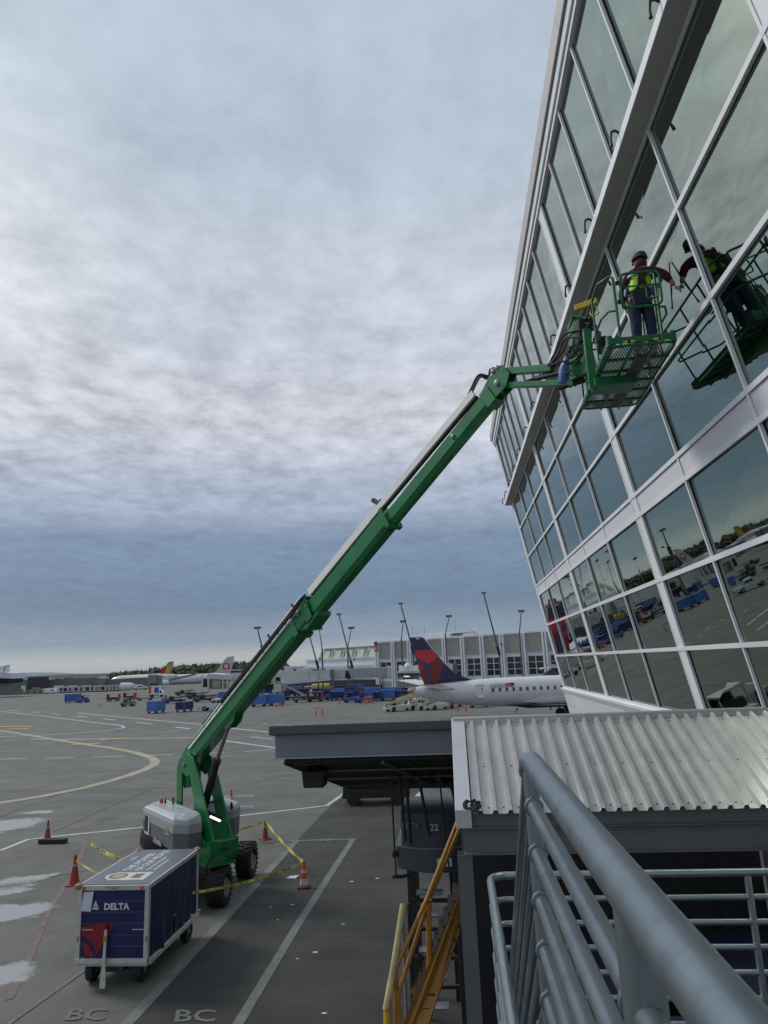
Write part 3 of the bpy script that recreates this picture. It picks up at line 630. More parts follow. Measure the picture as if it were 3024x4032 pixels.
# grey service tower with DELTA 22
Tw = thing('service_tower', 'grey curved bridge housing marked DELTA 22 standing on dark posts', 'service tower', (-.7, 14, 0))
HOUS = mat('housing_grey', (.07, .082, .092), .5, .1, var=.12, scale=2, dirt=.25)
def drum(xa, xb, za, zb_, bow, y0=13.42):
    n = 8; fr = [(xa + (xb - xa) * i / n, y0 - .25 * math.sin(PI * i / n)) for i in range(n + 1)]
    bot = [(x, y, za - bow * math.sin(PI * i / n)) for i, (x, y) in enumerate(fr)]; top = [(x, y, zb_) for x, y in fr]
    bb = [(x, y0 + 1.4, za) for x, y in fr]; tt = [(x, y0 + 1.4, zb_) for x, y in fr]; q = M(); o = n + 1
    q.add(bot + top + bb + tt, [(i, i + 1, o + i + 1, o + i) for i in range(n)] + [(2 * o + i, 2 * o + i + 1, 3 * o + i + 1, 3 * o + i) for i in range(n)] + [(i, i + 1, 2 * o + i + 1, 2 * o + i) for i in range(n)] + [(o + i, o + i + 1, 3 * o + i + 1, 3 * o + i) for i in range(n)] + [(0, o, 3 * o, 2 * o), (n, o + n, 3 * o + n, 2 * o + n)])
    return q
drum(-1.15, .15, 2.82, 3.37, 0).build('upper_housing', HOUS, Tw, smooth=True); drum(-1.24, .2, 2.44, 2.80, .03, 13.38).build('lower_housing', HOUS, Tw, smooth=True)
q = drum(-1.26, .22, 2.795, 2.82, 0, 13.36); q.build('rim', STEEL, Tw)
text('DELTA', .13, LETTERG, Tw, (-1.12, 13.27, 3.13), (1, -.25, 0), (0, 0, 1), 'lettering', .003, .002, sx=.8); text('22', .16, LETTER, Tw, (-.62, 13.145, 3.10), (1, 0, 0), (0, 0, 1), 'number', .003)
M().box(-.52, -.26, 13.085, 13.10, 2.53, 2.66).build('sticker', LETTER, Tw)
for xx, yy in ((-1.05, 13.6), (-.9, 13.3), (-.2, 13.3), (-.3, 14.2), (-1.05, 14.4)): M().box(xx - .04, xx + .04, yy - .04, yy + .04, 0, 2.45).build('post', DARK, Tw)
for zz in (1.9, 1.45, 1.0, .55): M().box(-1.0, -.25, 13.28, 13.33, zz, zz + .06).build('cross_bar', DARK, Tw)
for zz in (2.1, 1.75, 1.2, .8, .35): M().box(-.9, -.45, 13.0, 13.25, zz, zz + .03).build('step', STEEL, Tw)
for a, b, r_ in (((-1.25, 12.9, 4.1), (-1.22, 12.85, 2.42), .018), ((-.98, 12.9, 4.1), (-.96, 13.1, 2.9), .03), ((-1.08, 12.7, 4.1), (-1.05, 13.1, 2.95), .022), ((-.75, 12.7, 4.1), (-.62, 13.02, 3.05), .03), ((-.38, 12.3, 4.2), (-.3, 12.9, 2.4), .015), ((-.2, 12.7, 4.0), (.02, 13.0, 2.85), .035)):
    M().tube([a, b], r_, 6).build('strut', DARK, Tw)
M().tube([(-1.28, 12.86, 2.44), (-1.1, 12.95, 2.42), (-1.0, 13.1, 2.42)], .03, 6).build('foot_bar', DARK, Tw)
M().lathe([(.03, 0), (.05, .03), (.05, .1), (.02, .13)], 8, (-1.28, 13.35, 2.62), (0, 0, 1)).build('cap', BLACK, Tw)
for xx in (-1.13, -1.02): M().tube([(xx, 12.75, 2.05), (xx - .01, 12.78, 0)], .028, 8).build('leg_pipe', LSTEEL if xx < -1.05 else DARK, Tw)
# ochre stairs
St = thing('yellow_stairs', 'steep ochre yellow service stairs with twin handrails behind the grey column', 'stairs', (-.6, 9.4, 0))
def q7(x, y): return ((1450 + x * .4664) / S, (3000 + y * .4664) / S)
def P7(x, y, Y): return on_y(*q7(x, y), Y)
def band(a, b, w, h, n, m=STAIRY, q=None): return (q or M()).beam(a, b, w, h, (0, -.5, 1)).build(n, m, St)
M().tube([P7(760, 490, 9.7), P7(490, 1170, 9.35), P7(232, 1740, 9.1), P7(232, 2260, 9.1)], .028, 10).build('handrail', STAIRY, St, smooth=True)
M().tube([P7(790, 520, 9.75), P7(510, 1170, 9.45), P7(252, 1960, 9.1), P7(262, 2300, 9.1)], .028, 10).build('handrail', STAIRY, St, smooth=True)
M().tube([P7(512, 1160, 9.4), P7(515, 1750, 9.4)], .034, 8).build('post', STAIRY, St, smooth=True)
pA, pB = [P7(820, 1000, 9.6), P7(820, 1290, 9.6)], [P7(300, 2240, 9.0), P7(420, 2290, 9.0)]
M().prism([pA[0], P7(300, 2200, 9.0), P7(290, 2330, 9.0), P7(330, 2330, 9.0), P7(800, 1080, 9.6)], (.03, .06, 0)).build('stringer_flange', STAIRY, St)
M().prism([P7(800, 1095, 9.63), P7(340, 2330, 9.03), P7(470, 2330, 9.03), P7(800, 1330, 9.63)], (.02, .05, 0)).build('stringer', STAIRY, St)
M().prism([pA[0] + V((.02, .75, 0)), P7(300, 2200, 9.0) + V((.02, .75, 0)), P7(470, 2330, 9.0) + V((.02, .75, 0)), P7(800, 1330, 9.6) + V((.02, .75, 0))], (.02, .05, 0)).build('stringer', STAIRY, St)
for i in range(9):
    t_ = i / 9; c_ = P7(790, 1200, 9.64) * (1 - t_) + P7(400, 2250, 9.05) * t_; M().box(c_.x - .12, c_.x + .1, c_.y + .05, c_.y + .75, c_.z, c_.z + .03).build('tread', DARK, St)
Cp = thing('cream_pole', 'worn cream painted barrier pole leaning beside the yellow stairs', 'pole', tuple(P7(160, 2150, 9)))
M().tube([P7(298, 1200, 9.3), P7(215, 1740, 9.1), P7(150, 2090, 9.0)], .042, 10).build('pole', CREAM, Cp, smooth=True); M().tube([P7(158, 2095, 9.02), P7(158, 2330, 9.02)], .04, 8).build('foot_post', YEL, Cp)

# ================================================================ FOREGROUND RAILINGS
XR = .24
Ra = thing('platform_railing', 'thick grey steel pipe railing running from the lower right corner into the scene', 'railing', (XR, 1.0, 4.4))
ztop = 5.655; RAD = .036; rr2 = .0225
M().tube([(XR, -1.2, ztop), (XR, 2.50, ztop), (XR, 2.60, ztop - .012), (XR, 2.66, ztop - .05)], RAD, 28).build('top_rail', RAILM, Ra, smooth=True)
sd_ = V((0, math.cos(rad(35)), -math.sin(rad(35))))
for i in range(1, 8):
    z = ztop - .005 - .148 * i
    M().tube([(XR, -1.2, z), (XR, 2.56, z), (XR, 2.62, z - .02)], rr2, 18).build('rail', RAILM, Ra, smooth=True)
M().tube([(XR, 2.60, 4.3), (XR, 2.60, ztop - .01)], .026, 16).build('post', RAILM, Ra, smooth=True)
for yy in (1.14, -.3): M().tube([(XR, yy, 4.3), (XR, yy, ztop - .01)], .032, 16).build('post', RAILM, Ra, smooth=True)
for yy in (2.60, 1.14):
    for i in range(1, 8): M().lathe([(.030, -.004), (.034, 0), (.030, .004)], 14, (XR, yy - .03 * (1 if yy > 2 else -1), ztop - .005 - .148 * i), (0, 1, 0)).build('weld_bead', RAILM, Ra, smooth=True)
M().box(.1, .3, -1.2, 2.75, 4.28, 4.33).build('kerb_plate', STEEL, Ra)
Rs = thing('stair_railing', 'grey pipe railing sloping down the stairs away from the platform corner', 'railing', (XR, 3.5, 3.5))
for i in range(0, 8):
    z = ztop - .02 - .148 * i; a = V((XR, 2.62, z)); r_ = .024 if i == 0 else .018
    M().tube([a, a + sd_ * 3.0], r_, 14).build('rail', RAILM, Rs, smooth=True)
M().tube([(XR, 4.9, 2.2), (XR, 4.9, 4.05)], .024, 10).build('post', RAILM, Rs)
Rl = thing('landing_railing', 'bright galvanised landing railing of eight level pipes below the canopy', 'railing', (2, 5.3, 3.4))
xl, yl, zl = .15, 5.25, 4.545
for i in range(9):
    z = zl - .15 * i; r_ = .0255 if i == 0 else .019
    pts = [(xl, 3.1, z), (xl, yl - .12, z)] + [(p.x, p.y, p.z) for p in arc((xl + .12, yl - .12, z), .12, PI, PI / 2, 5, (1, 0, 0), (0, 1, 0))] + [(4.9, yl, z)]
    M().tube(pts, r_, 12).build('top_rail' if i == 0 else 'rail', RAILN, Rl, smooth=True)
for xx, yy in ((xl, 4.6), (xl, 3.3), (1.86, yl), (3.6, yl)): M().tube([(xx, yy, 2.9), (xx, yy, zl)], .022, 10).build('post', RAILN, Rl, smooth=True)
Pf = M(); Pf.box(.05, 5, 3.0, 5.4, 2.9, 3.02); tag(Pf.build('stair_landing', DARK), 'dark steel landing floor behind the railings', 'landing')
Pp = M(); Pp.box(-.0, 4.6, -3, 2.7, 4.2, 4.28); tag(Pp.build('viewing_platform', STEEL), 'steel platform floor the railing stands on', 'platform')

# ================================================================ BOOM LIFT
Tp = V((-7.6, 20.4, 0)); UA = V((.7265, -.687, 0)); WA = V((.687, .7265, 0))
def B(u, w, z): return Tp + UA * u + WA * w + V((0, 0, z))
BL = thing('boom_lift', 'green telescopic boom lift with grey cowls raised to the glass wall', 'boom lift', tuple(Tp))
def bhex(u0, u1, w0, w1, z0, z1, q=None): return (q or M()).hexa([B(u0, w0, z0), B(u1, w0, z0), B(u1, w1, z0), B(u0, w1, z0), B(u0, w0, z1), B(u1, w0, z1), B(u1, w1, z1), B(u0, w1, z1)])
cx, cyc = -7.62, 20.55
q = M(); q.tbox(cx - .75, cx + .75, cyc - 1.0, cyc + 1.0, .52, .92, cx - .6, cx + .6, cyc - .85, cyc + .85); q.build('chassis', DARK, BL, bevel=.03)
for yy in (19.42, 21.88):
    q = M(); q.box(cx - 1.0, cx + 1.0, yy - .11, yy + .11, .42, .62); q.box(cx - .35, cx + .35, yy - .5, yy + .5, .5, .8); q.build('axle', DARK, BL, bevel=.02)
def wheel(x, y, side):
    q = M(); c = (x, y, .515); ax = (side, 0, 0)
    q.lathe([(.30, -.215), (.40, -.235), (.485, -.20), (.505, -.10), (.508, .10), (.485, .20), (.40, .235), (.30, .215), (.30, .10), (.30, -.1)], 40, c, ax)
    for k in range(22):
        a = 2 * PI * k / 22
        for s_ in (-1, 1):
            aa = a + (.14 if s_ > 0 else 0); e = V((0, math.cos(aa), math.sin(aa))); t_ = V((0, -math.sin(aa), math.cos(aa))); o_ = V(c) + e * .515
            q.beam(o_ + V((s_ * .225, 0, 0)) - t_ * .03, o_ + V((s_ * .02, 0, 0)) + t_ * .05, .055, .03, e)
    q.v = [V((p.x, y + (p.y - y) * .94, .485 + (p.z - .515) * .94)) for p in q.v]; t = q.build('tyre', TYRE, BL, smooth=True)
    q = M(); q.lathe([(.305, -.12), (.305, .205), (.285, .215), (.27, .12), (.11, .10), (.11, .17), (.0, .17)], 28, c, ax); q.build('rim', mat('rim_grey', (.24, .26, .28), .45, dirt=.3), t, smooth=True)
    q = M()
    for k in range(9):
        a = 2 * PI * k / 9; q.lathe([(.016, .1), (.016, .13)], 6, (x, y + .19 * math.cos(a), .515 + .19 * math.sin(a)), ax)
    q.build('wheel_nuts', DARK, t)
for x, s_ in ((-6.55, 1), (-8.7, -1)):
    for yy in (19.42, 21.88): wheel(x, yy, s_)
M().lathe([(.62, .90), (.62, 1.0), (.55, 1.02), (.55, 1.08)], 32, B(.15, 0, 0)).build('slewing_ring', DARK, BL, smooth=True)
# turret hull
q = M()
hull = [(-1.2, 1.05), (1.45, .98), (1.72, 1.28), (1.72, 1.66), (1.35, 1.62), (.9, 1.82), (-1.1, 1.75), (-1.25, 1.5)]
q.prism([B(u, -.42, z) for u, z in hull], WA * .05); q.build('hull_plate', GREEN, BL, bevel=.012)
q = M(); q.prism([B(u, .37, z) for u, z in hull], WA * .05); q.build('hull_plate', GREEN, BL, bevel=.012)
q = M(); bhex(1.66, 1.71, -.37, .37, 1.24, 1.64, q); bhex(.5, 1.66, -.37, .37, 1.0, 1.06, q); bhex(-1.1, .5, -.37, .37, 1.06, 1.30, q); q.build('hull_floor', GREEN, BL)
bhex(1.715, 1.73, -.22, .30, 1.60, 1.63).build('hull_edge_strip', LSTEEL, BL)
bhex(1.712, 1.722, -.12, .10, 1.38, 1.45).build('hull_sticker', BLACK, BL)
# uprights: a rear leg and a raked front leg on each side with the opening between
for w0 in (-.30, .25):
    P_ = [(-.52, 3.62), (-.66, 3.35), (-.58, 1.2), (-.12, 1.2), (-.20, 2.25), (-.06, 2.45), (.10, 2.2), (.98, 1.2), (1.70, 1.5), (.62, 3.30), (.36, 3.62), (.0, 3.72)]
    q = M(); t_ = WA * .05
    # outer outline built as rear leg, cap and front leg so that the slot stays open
    q.prism([B(-.50, w0, 3.55), B(-.64, w0, 3.3), B(-.60, w0, 1.2), B(-.22, w0, 1.2), B(-.28, w0, 2.3), B(-.30, w0, 3.2)], t_); q.build('rear_leg', GREEN, BL, bevel=.01)
    q = M(); q.prism([B(.02, w0, 3.45), B(.40, w0, 3.62), B(.80, w0, 3.1), B(1.70, w0, 1.55), B(1.55, w0, 1.2), B(1.08, w0, 1.2), B(.85, w0, 1.9)], t_); q.build('front_leg', GREEN, BL, bevel=.01)
    q = M(); q.prism([B(-.50, w0 + .002, 3.56), B(-.30, w0 + .002, 3.2), B(.05, w0 + .002, 3.1), B(.3, w0 + .002, 3.25), B(.40, w0 + .002, 3.62), B(.0, w0 + .002, 3.75)], WA * .046); q.build('head_plate', GREEN, BL, bevel=.01)
    q = M(); q.prism([B(-.28, w0 + .003, 2.1), B(-.25, w0 + .003, 1.3), B(1.05, w0 + .003, 1.3), B(.8, w0 + .003, 1.95), B(.2, w0 + .003, 1.9)], WA * .044); q.build('web_plate', GREEN, BL)
    M().lathe([(.075, -.03), (.075, .03), (.04, .04)], 14, B(-.15, w0 + (.0 if w0 < 0 else .05), 3.42), WA * (-1 if w0 < 0 else 1)).build('pivot_pin', STEEL, BL, smooth=True)
bhex(.55, .68, -.25, .25, 2.4, 2.46).build('cross_tube', GREEN, BL)
bhex(1.0, 1.5, -.25, .25, 1.45, 1.50).build('gusset', GREEN, BL); 
lampm = emit('lit_work_lamp', (1.0, .95, .92), 1.6)
q = M().beam(B(1.06, -.09, 2.15), B(1.25, .12, 2.02), .07, .04); q.build('work_lamp', lampm, BL); M().beam(B(.96, -.13, 2.26), B(1.24, .18, 2.08), .14, .05).build('lamp_housing', BLACK, BL)
# boom sections
an = math.atan(.607); BD = UA * math.cos(an) + V((0, 0, math.sin(an))); BN = V((0, 0, math.cos(an))) - UA * math.sin(an)
def bp_(u, h=0.0, w=0.0): return B(u, w, 3.40 + .607 * u) + BN * h
def section(u0, u1, dep, wid, name, m):
    c = .09; hw = wid / 2; prof = [(-hw, c), (-hw + c * .7, 0), (hw - c * .7, 0), (hw, c), (hw, dep - .03), (hw - .03, dep), (-hw + .03, dep), (-hw, dep - .03)]
    q = M(); n = len(prof); q.add([bp_(u0, h, w) for w, h in prof] + [bp_(u1, h, w) for w, h in prof], [(i, (i + 1) % n, n + (i + 1) % n, n + i) for i in range(n)] + [tuple(range(n)), tuple(range(n, 2 * n))]); return q.build(name, m, BL)
section(-.15, 6.15, .56, .42, 'base_boom', GREEN); section(6.0, 9.0, .44, .34, 'mid_boom', GREEN); section(8.8, 12.0, .34, .25, 'tip_boom', GREEN)
q = M(); q.prism([bp_(-.15, .56, -.19), bp_(-.62, .40, -.19), bp_(-.78, .0, -.19), bp_(-.55, -.38, -.19), bp_(-.30, -.45, -.19), bp_(-.10, .0, -.19)], WA * .38); q.build('boom_heel', GREEN, BL, bevel=.02)
def collar(u, dep, wid, n='boom_collar', ext=.05, ln=.16):
    q = M(); 
    for (a, b, c_, d_) in ((-wid / 2 - ext, wid / 2 + ext, -ext, 0), (-wid / 2 - ext, wid / 2 + ext, dep, dep + ext), (-wid / 2 - ext, -wid / 2, 0, dep), (wid / 2, wid / 2 + ext, 0, dep)):
        q.hexa([bp_(u - ln / 2, c_, a), bp_(u + ln / 2, c_, a), bp_(u + ln / 2, c_, b), bp_(u - ln / 2, c_, b), bp_(u - ln / 2, d_, a), bp_(u + ln / 2, d_, a), bp_(u + ln / 2, d_, b), bp_(u - ln / 2, d_, b)])
    return q.build(n, GREEN, BL, bevel=.008)
collar(6.1, .56, .42, ext=.025, ln=.22); collar(5.55, .56, .42, ext=.02, ln=.16); collar(8.95, .44, .34, ext=.03, ln=.10); collar(11.9, .34, .25, ext=.012, ln=.2)
q = M(); q.prism([bp_(5.7, 0, -.20), bp_(6.4, 0, -.20), bp_(6.35, -.09, -.20), bp_(5.9, -.12, -.20)], WA * .40); q.build('nose_box', GREEN, BL, bevel=.02)
for u_ in (5.62, 5.9, 6.22): M().lathe([(.03, 0), (.03, .04)], 8, bp_(u_, .28, -.28), -WA).build('bolt', STEEL, BL)
M().lathe([(.05, 0), (.05, .02), (.02, .03)], 14, bp_(11.0, .2, -.135), -WA).build('bolt', STEEL, BL)
# pale conduit rail above the boom, cable carrier beside the base boom
RAILW = mat('dusty_cream_track', (.86, .84, .80), .6, var=.06, scale=3, dirt=.05)
q = M(); q.beam(bp_(6.3, .60, -.13), bp_(8.6, .57, -.13), .06, .17, BN); q.build('hose_track', RAILW, BL); q = M(); q.beam(bp_(8.6, .56, -.13), bp_(11.75, .48, -.13), .06, .14, BN); q.build('hose_track', RAILW, BL)
M().beam(bp_(6.3, .53, -.08), bp_(11.75, .39, -.08), .05, .045, BN).build('hose_bundle', BLACK, BL)
for u_ in (9.0,): 
    q = M(); q.beam(bp_(u_, .44, -.1), bp_(u_, .68, -.1), .08, .10, UA); q.beam(bp_(u_ - .06, .66, -.12), bp_(u_ - .12, .82, -.12), .05, .10, UA); q.build('track_bracket', DGREEN, BL)
    M().beam(bp_(u_ - .10, .74, -.12), bp_(u_ - .14, .86, -.12), .05, .08, UA).build('clip', DRED, BL)
# chain-like carrier
links = M(); n = 62
for i in range(n):
    u_ = .9 + (6.0 - .9) * i / n; links.beam(bp_(u_ + .005, .66 + .01 * math.sin(i * 1.3), -.05), bp_(u_ + .068, .66, -.05), .14, .075, BN)
for i in range(40):
    u_ = 2.2 + 3.6 * i / 40; links.beam(bp_(u_, .53, -.26), bp_(u_ + .075, .53, -.26), .055, .085, BN)
tag(links.build('cable_carrier', BLACK, BL), None, None, None, 'stuff')
M().beam(bp_(.2, .40, -.235), bp_(5.9, .44, -.235), .04, .06, BN).build('side_tray', RAILW, BL)
M().beam(bp_(.4, .59, -.12), bp_(6.0, .75, -.12), .03, .04, BN).build('carrier_rail', RAILW, BL)
q = M(); [q.lathe([(.022, 0), (.022, .02)], 6, bp_(1.2 + .35 * i, .45, -.256), -WA) for i in range(13)]; q.build('tray_rivets', DARK, BL)
q = M(); [q.beam(bp_(u_, .7, -.15), bp_(u_ - .03, .80, -.15), .03, .05, UA) for u_ in (3.3, 4.6, 5.7)]; q.build('carrier_stop', DARK, BL)
for k_, dz in enumerate((0, .05, .09)):
    M().tube([bp_(5.6, .45 + dz, -.27), bp_(5.85, .38 + dz, -.34), bp_(6.1, .46 + dz, -.30), bp_(6.25, .60, -.2)], .018, 6).build('hose', BLACK, BL, smooth=True)
# lift cylinder
ca, cb, cc_ = B(.50, 0, 2.25), B(1.25, 0, 3.62), B(2.02, 0, 4.72)
M().tube([ca, cb], .105, 18).build('cylinder_barrel', BLACK, BL, smooth=True); M().tube([cb, cc_], .055, 16).build('cylinder_rod', mat('worn_chrome_rod', (.30, .27, .26), .3, .6, var=.2, scale=4), BL, smooth=True)
M().tube([cb - (cb - ca).normalized() * .08, cb], .125, 18).build('gland', DARK, BL, smooth=True)
q = M(); [q.prism([B(1.6, w_, 4.46), B(2.55, w_, 5.02), B(2.35, w_, 4.66), B(2.08, w_, 4.50)], WA * .03) for w_ in (-.13, .10)]; q.build('cylinder_lug', GREEN, BL)
# cowls
def cowl(w0, w1, ua, ub, name, lower=True):
    sg = 1 if w1 > w0 else -1
    ring = lambda ins, z, f=0: [B(ua + ins, w0, z), B(ub - ins, w0, z), B(ub - ins, w0 + (w1 - w0) * .55, z), B(ub - ins - .25, w1 - sg * ins * .6, z - f), B(ua + ins + .35, w1 - sg * ins * .6, z - f), B(ua + ins, w0 + (w1 - w0) * .45, z)]
    zt = lambda u: 2.42 - .10 * max(0, u) ** 1.4
    lv = []
    for ins, dz in ((0, -.42), (0, -.2), (.05, -.1), (.14, -.03), (.30, .0)):
        r = ring(ins, 0)
        lv.append([V((p.x, p.y, zt((p - Tp).dot(UA)) + dz - (.0 if i < 2 else .05 * (ins > .1)))) for i, p in enumerate(r)])
    q = M(); n = 6; q.add([p for r in lv for p in r], [(i * n + j, i * n + (j + 1) % n, (i + 1) * n + (j + 1) % n, (i + 1) * n + j) for i in range(4) for j in range(n)] + [tuple((4 * n + j) for j in range(n))])
    o = q.build('cowl_lid', COWL, BL, bevel=.03); 
    bot = ring(0.0, 0); lo = [V((p.x, p.y, 1.42 + (.25 if (p - Tp).dot(UA) < ua + .5 else 0))) for p in ring(.04, 0)]
    up = [V((p.x, p.y, zt((p - Tp).dot(UA)) - .42)) for p in ring(.012, 0)]
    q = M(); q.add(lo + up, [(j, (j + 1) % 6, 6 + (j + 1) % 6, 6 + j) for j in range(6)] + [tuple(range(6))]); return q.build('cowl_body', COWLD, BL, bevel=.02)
cowl(-.42, -1.14, -1.35, 1.28, 'l'); cowl(.42, 1.12, -1.1, .82, 'r')
q = M(); q.prism([B(-1.40, -.45, 1.64), B(-1.38, -1.0, 1.64), B(-1.1, -1.15, 1.5), B(-.9, -1.1, 1.33), B(-.6, -.5, 1.2), B(-1.2, -.45, 1.25)], V((0, 0, -.2))); q.build('counterweight', mat('scuffed_brown_ballast', (.07, .05, .045), .8, var=.3, scale=5, dirt=.5), BL, bevel=.02)
fv = B(-1.425, 0, 0)
# grille and stickers on the face of the near cowl
fc = lambda u, z, e=.006: B(u, -1.14 - e, z)
q = M(); q.prism([fc(-.78, 1.74), fc(-.56, 1.72), fc(-.56, 2.10), fc(-.78, 2.12)], WA * -.008); q.build('grille', BLACK, BL); q = M(); q.prism([fc(-.54, 1.72), fc(-.47, 1.715), fc(-.47, 2.09), fc(-.54, 2.10)], WA * -.008); q.build('sticker', LETTER, BL)
q = M(); q.prism([fc(-.78, 1.66), fc(-.47, 1.64), fc(-.47, 1.69), fc(-.78, 1.71)], WA * -.008); q.build('sticker', LETTER, BL)
q = M(); q.prism([fc(.62, 1.90), fc(.74, 1.89), fc(.74, 2.02), fc(.62, 2.03)], WA * -.008); q.build('sticker', mat('dull_yellow_sticker', (.35, .32, .08), .5), BL); q = M(); q.prism([fc(.58, 1.82), fc(.84, 1.81), fc(.84, 1.87), fc(.58, 1.88)], WA * -.008); q.build('sticker', LETTERG, BL)
q = M(); q.prism([fc(-.2, 1.52), fc(.38, 1.47), fc(.30, 1.60), fc(.1, 1.60), fc(-.1, 1.66)], WA * -.008); q.build('sticker', LETTERG, BL)
M().lathe([(.055, 0), (.055, .02), (.045, .1), (.0, .12)], 12, B(-.85, -.65, 2.38)).build('beacon', ORANGE, BL, smooth=True); M().lathe([(.03, 0), (.03, .1)], 8, B(-.7, -.6, 2.38)).build('filler_cap', BLACK, BL)
M().lathe([(.03, 0), (.03, .17)], 8, B(-.35, -.52, 2.38)).build('filler_cap', DGREEN, BL); M().lathe([(.035, 0), (.045, .12), (.02, .2)], 8, B(.95, .62, 2.2)).build('exhaust', DARK, BL)
# jib: two bars, cylinder between, knuckle and rotator
JA, JB, JC, JD = V((1.10, 12.17, 11.22)), V((2.05, 11.26, 10.90)), V((1.16, 12.11, 10.93)), V((2.27, 11.05, 10.45))
JB = V((1.98, 11.33, 10.86))
q = M(); q.prism([bp_(11.75, .04, -.11), bp_(12.25, .0, -.11), bp_(12.42, .14, -.11), bp_(12.40, .36, -.11), bp_(12.12, .46, -.11), bp_(11.8, .36, -.11)], WA * .03); q.prism([bp_(11.75, .04, .08), bp_(12.25, .0, .08), bp_(12.42, .14, .08), bp_(12.40, .36, .08), bp_(12.12, .46, .08), bp_(11.8, .36, .08)], WA * .03); q.build('knuckle', GREEN, BL, bevel=.006)
M().beam(JA, JB, .13, .13).build('jib_bar', GREEN, BL, bevel=.01); M().beam(JC, JD, .13, .10).build('jib_bar', GREEN, BL, bevel=.01)
q = M(); q.beam(JA + V((-.0, .0, .04)), JC + V((-.02, .02, -.06)), .13, .13, BD); q.build('jib_end', GREEN, BL, bevel=.01)
M().tube([V((1.45, 11.85, 10.82)), V((1.95, 11.36, 10.80))], .03, 10).build('jib_cylinder', BLACK, BL, smooth=True); M().tube([V((1.72, 11.59, 10.80)), V((2.2, 11.12, 10.70))], .045, 10).build('jib_cylinder', DARK, BL, smooth=True)
for (c_, r_) in ((JA, .05), (JC, .05), (bp_(12.2, .12, -.12), .06), (bp_(12.35, .34, -.12), .05)): M().lathe([(r_, 0), (r_, .03), (r_ * .5, .04)], 12, V(c_) - WA * .09, -WA).build('pin', STEEL, BL, smooth=True)
for dz in (0, .03, .06): M().tube(smooth_pts([bp_(11.4, .46 + dz * .5, -.10), bp_(11.75, .54 + dz, -.13), bp_(12.0, .60 + dz, -.14), JA + V((-.17 + dz * .5, .12, -.06 + dz)), JA + V((-.10, .08, .05 + dz)), JA + V((.12, -.08, .08))]), .020, 8).build('hose', DRED if dz < .01 else BLACK, BL, smooth=True)
LB = mat('rotator_blue', (.02, .075, .25), .4, var=.2, scale=5)
M().tube([V((2.12, 11.18, 10.50)), V((2.17, 11.14, 10.70)), V((2.25, 11.08, 10.92))], [.10, .14, .11], 18).build('rotator', LB, BL, smooth=True)
M().beam(V((2.02, 11.25, 10.46)), V((2.42, 10.98, 10.46)), .10, .06).build('rotator_plate', BLACK, BL)
q = M(); q.beam(V((2.22, 11.05, 10.66)), V((2.46, 10.78, 10.66)), .12, .35); q.build('rotator_bracket', DGREEN, BL)
hr = random.Random(5)
for i in range(9):
    a = V((1.95 + hr.uniform(-.05, .05), 11.32, 10.92 + hr.uniform(-.04, .04))); b = V((2.5, 10.62 + hr.uniform(-.1, .1), 11.05 + hr.uniform(-.05, .25))); mid = (a + b) / 2 + V((hr.uniform(-.1, .1), -.05, hr.uniform(-.42, .22)))
    M().tube(smooth_pts([a, a + (mid - a) * .5 + V((0, 0, hr.uniform(-.08, .04))), mid, mid + (b - mid) * .5 + V((.03, 0, hr.uniform(-.1, .02))), b]), .014, 6).build('hose', BLACK, BL, smooth=True)

# basket (part frame hangs on the lift)
BC = V((2.97, 10.72, 0)); rb = rad(1.5); bx, by = V((math.cos(rb), -math.sin(rb) * 1.0, 0)), V((math.sin(rb), math.cos(rb), 0))
ZF = 10.32; HX, HY = .47, 1.26
def K(a, b, z): return BC + bx * a + by * b + V((0, 0, z))
M().tube(rrect(K(0, 0, ZF), bx, by, HX, HY, .12), .022, 8, closed=True).build('floor_frame', DGREEN, BL, smooth=True)
q = M(); e = .085
i = -1.75
while i < 1.75:   # expanded metal mesh: two families of thin slanted strands
    for sg in (1, -1):
        t0, t1 = max(-HX + .03, (-HY + .03 - i) * sg if sg > 0 else (i - HY + .03)), min(HX - .03, (HY - .03 - i) if sg > 0 else (i + HY - .03))
        if sg > 0: t0 = max(-HX + .03, (-HY + .03 - i) / 2.2); t1 = min(HX - .03, (HY - .03 - i) / 2.2); pa, pb = K(t0, i + 2.2 * t0, ZF), K(t1, i + 2.2 * t1, ZF)
        else: t0 = max(-HX + .03, (i - HY + .03) / 2.2); t1 = min(HX - .03, (i + HY - .03) / 2.2); pa, pb = K(t0, i - 2.2 * t0, ZF), K(t1, i - 2.2 * t1, ZF)
        if t1 - t0 > .02: q.beam(pa, pb, .013 if sg > 0 else .004, .010)
    i += e
tag(q.build('floor_mesh', mat('mesh_dull_green', (.05, .09, .07), .5, dirt=.3), BL), None, None, None, 'stuff')
for b_ in (-.85, -.42, 0, .42, .85): M().beam(K(-HX, b_, ZF - .03), K(HX, b_, ZF - .03), .035, .04).build('cross_bearer', DGREEN, BL)
for a_ in (-.14, .16): M().beam(K(a_, -HY, ZF - .035), K(a_, HY, ZF - .035), .03, .04).build('long_bearer', DGREEN, BL)
M().beam(K(.05, -1.0, ZF - .07), K(.05, .95, ZF - .07), .16, .05).build('keel_plate', mat('dull_keel_grey', (.05, .06, .05), .6, dirt=.3), BL)
M().beam(K(-.52, -.12, ZF - .13), K(.12, -.12, ZF - .13), .42, .14).build('support_arm', DGREEN, BL, bevel=.01); M().beam(K(-.52, .2, ZF - .09), K(.12, .2, ZF - .09), .10, .10).build('support_arm', DGREEN, BL)
def toe(a, b, h=.15): return M().beam(a + V((0, 0, ZF + .01 + h / 2)), b + V((0, 0, ZF + .01 + h / 2)), .02, h * .6).build('toe_board', DGREEN, BL)
z0_ = 0
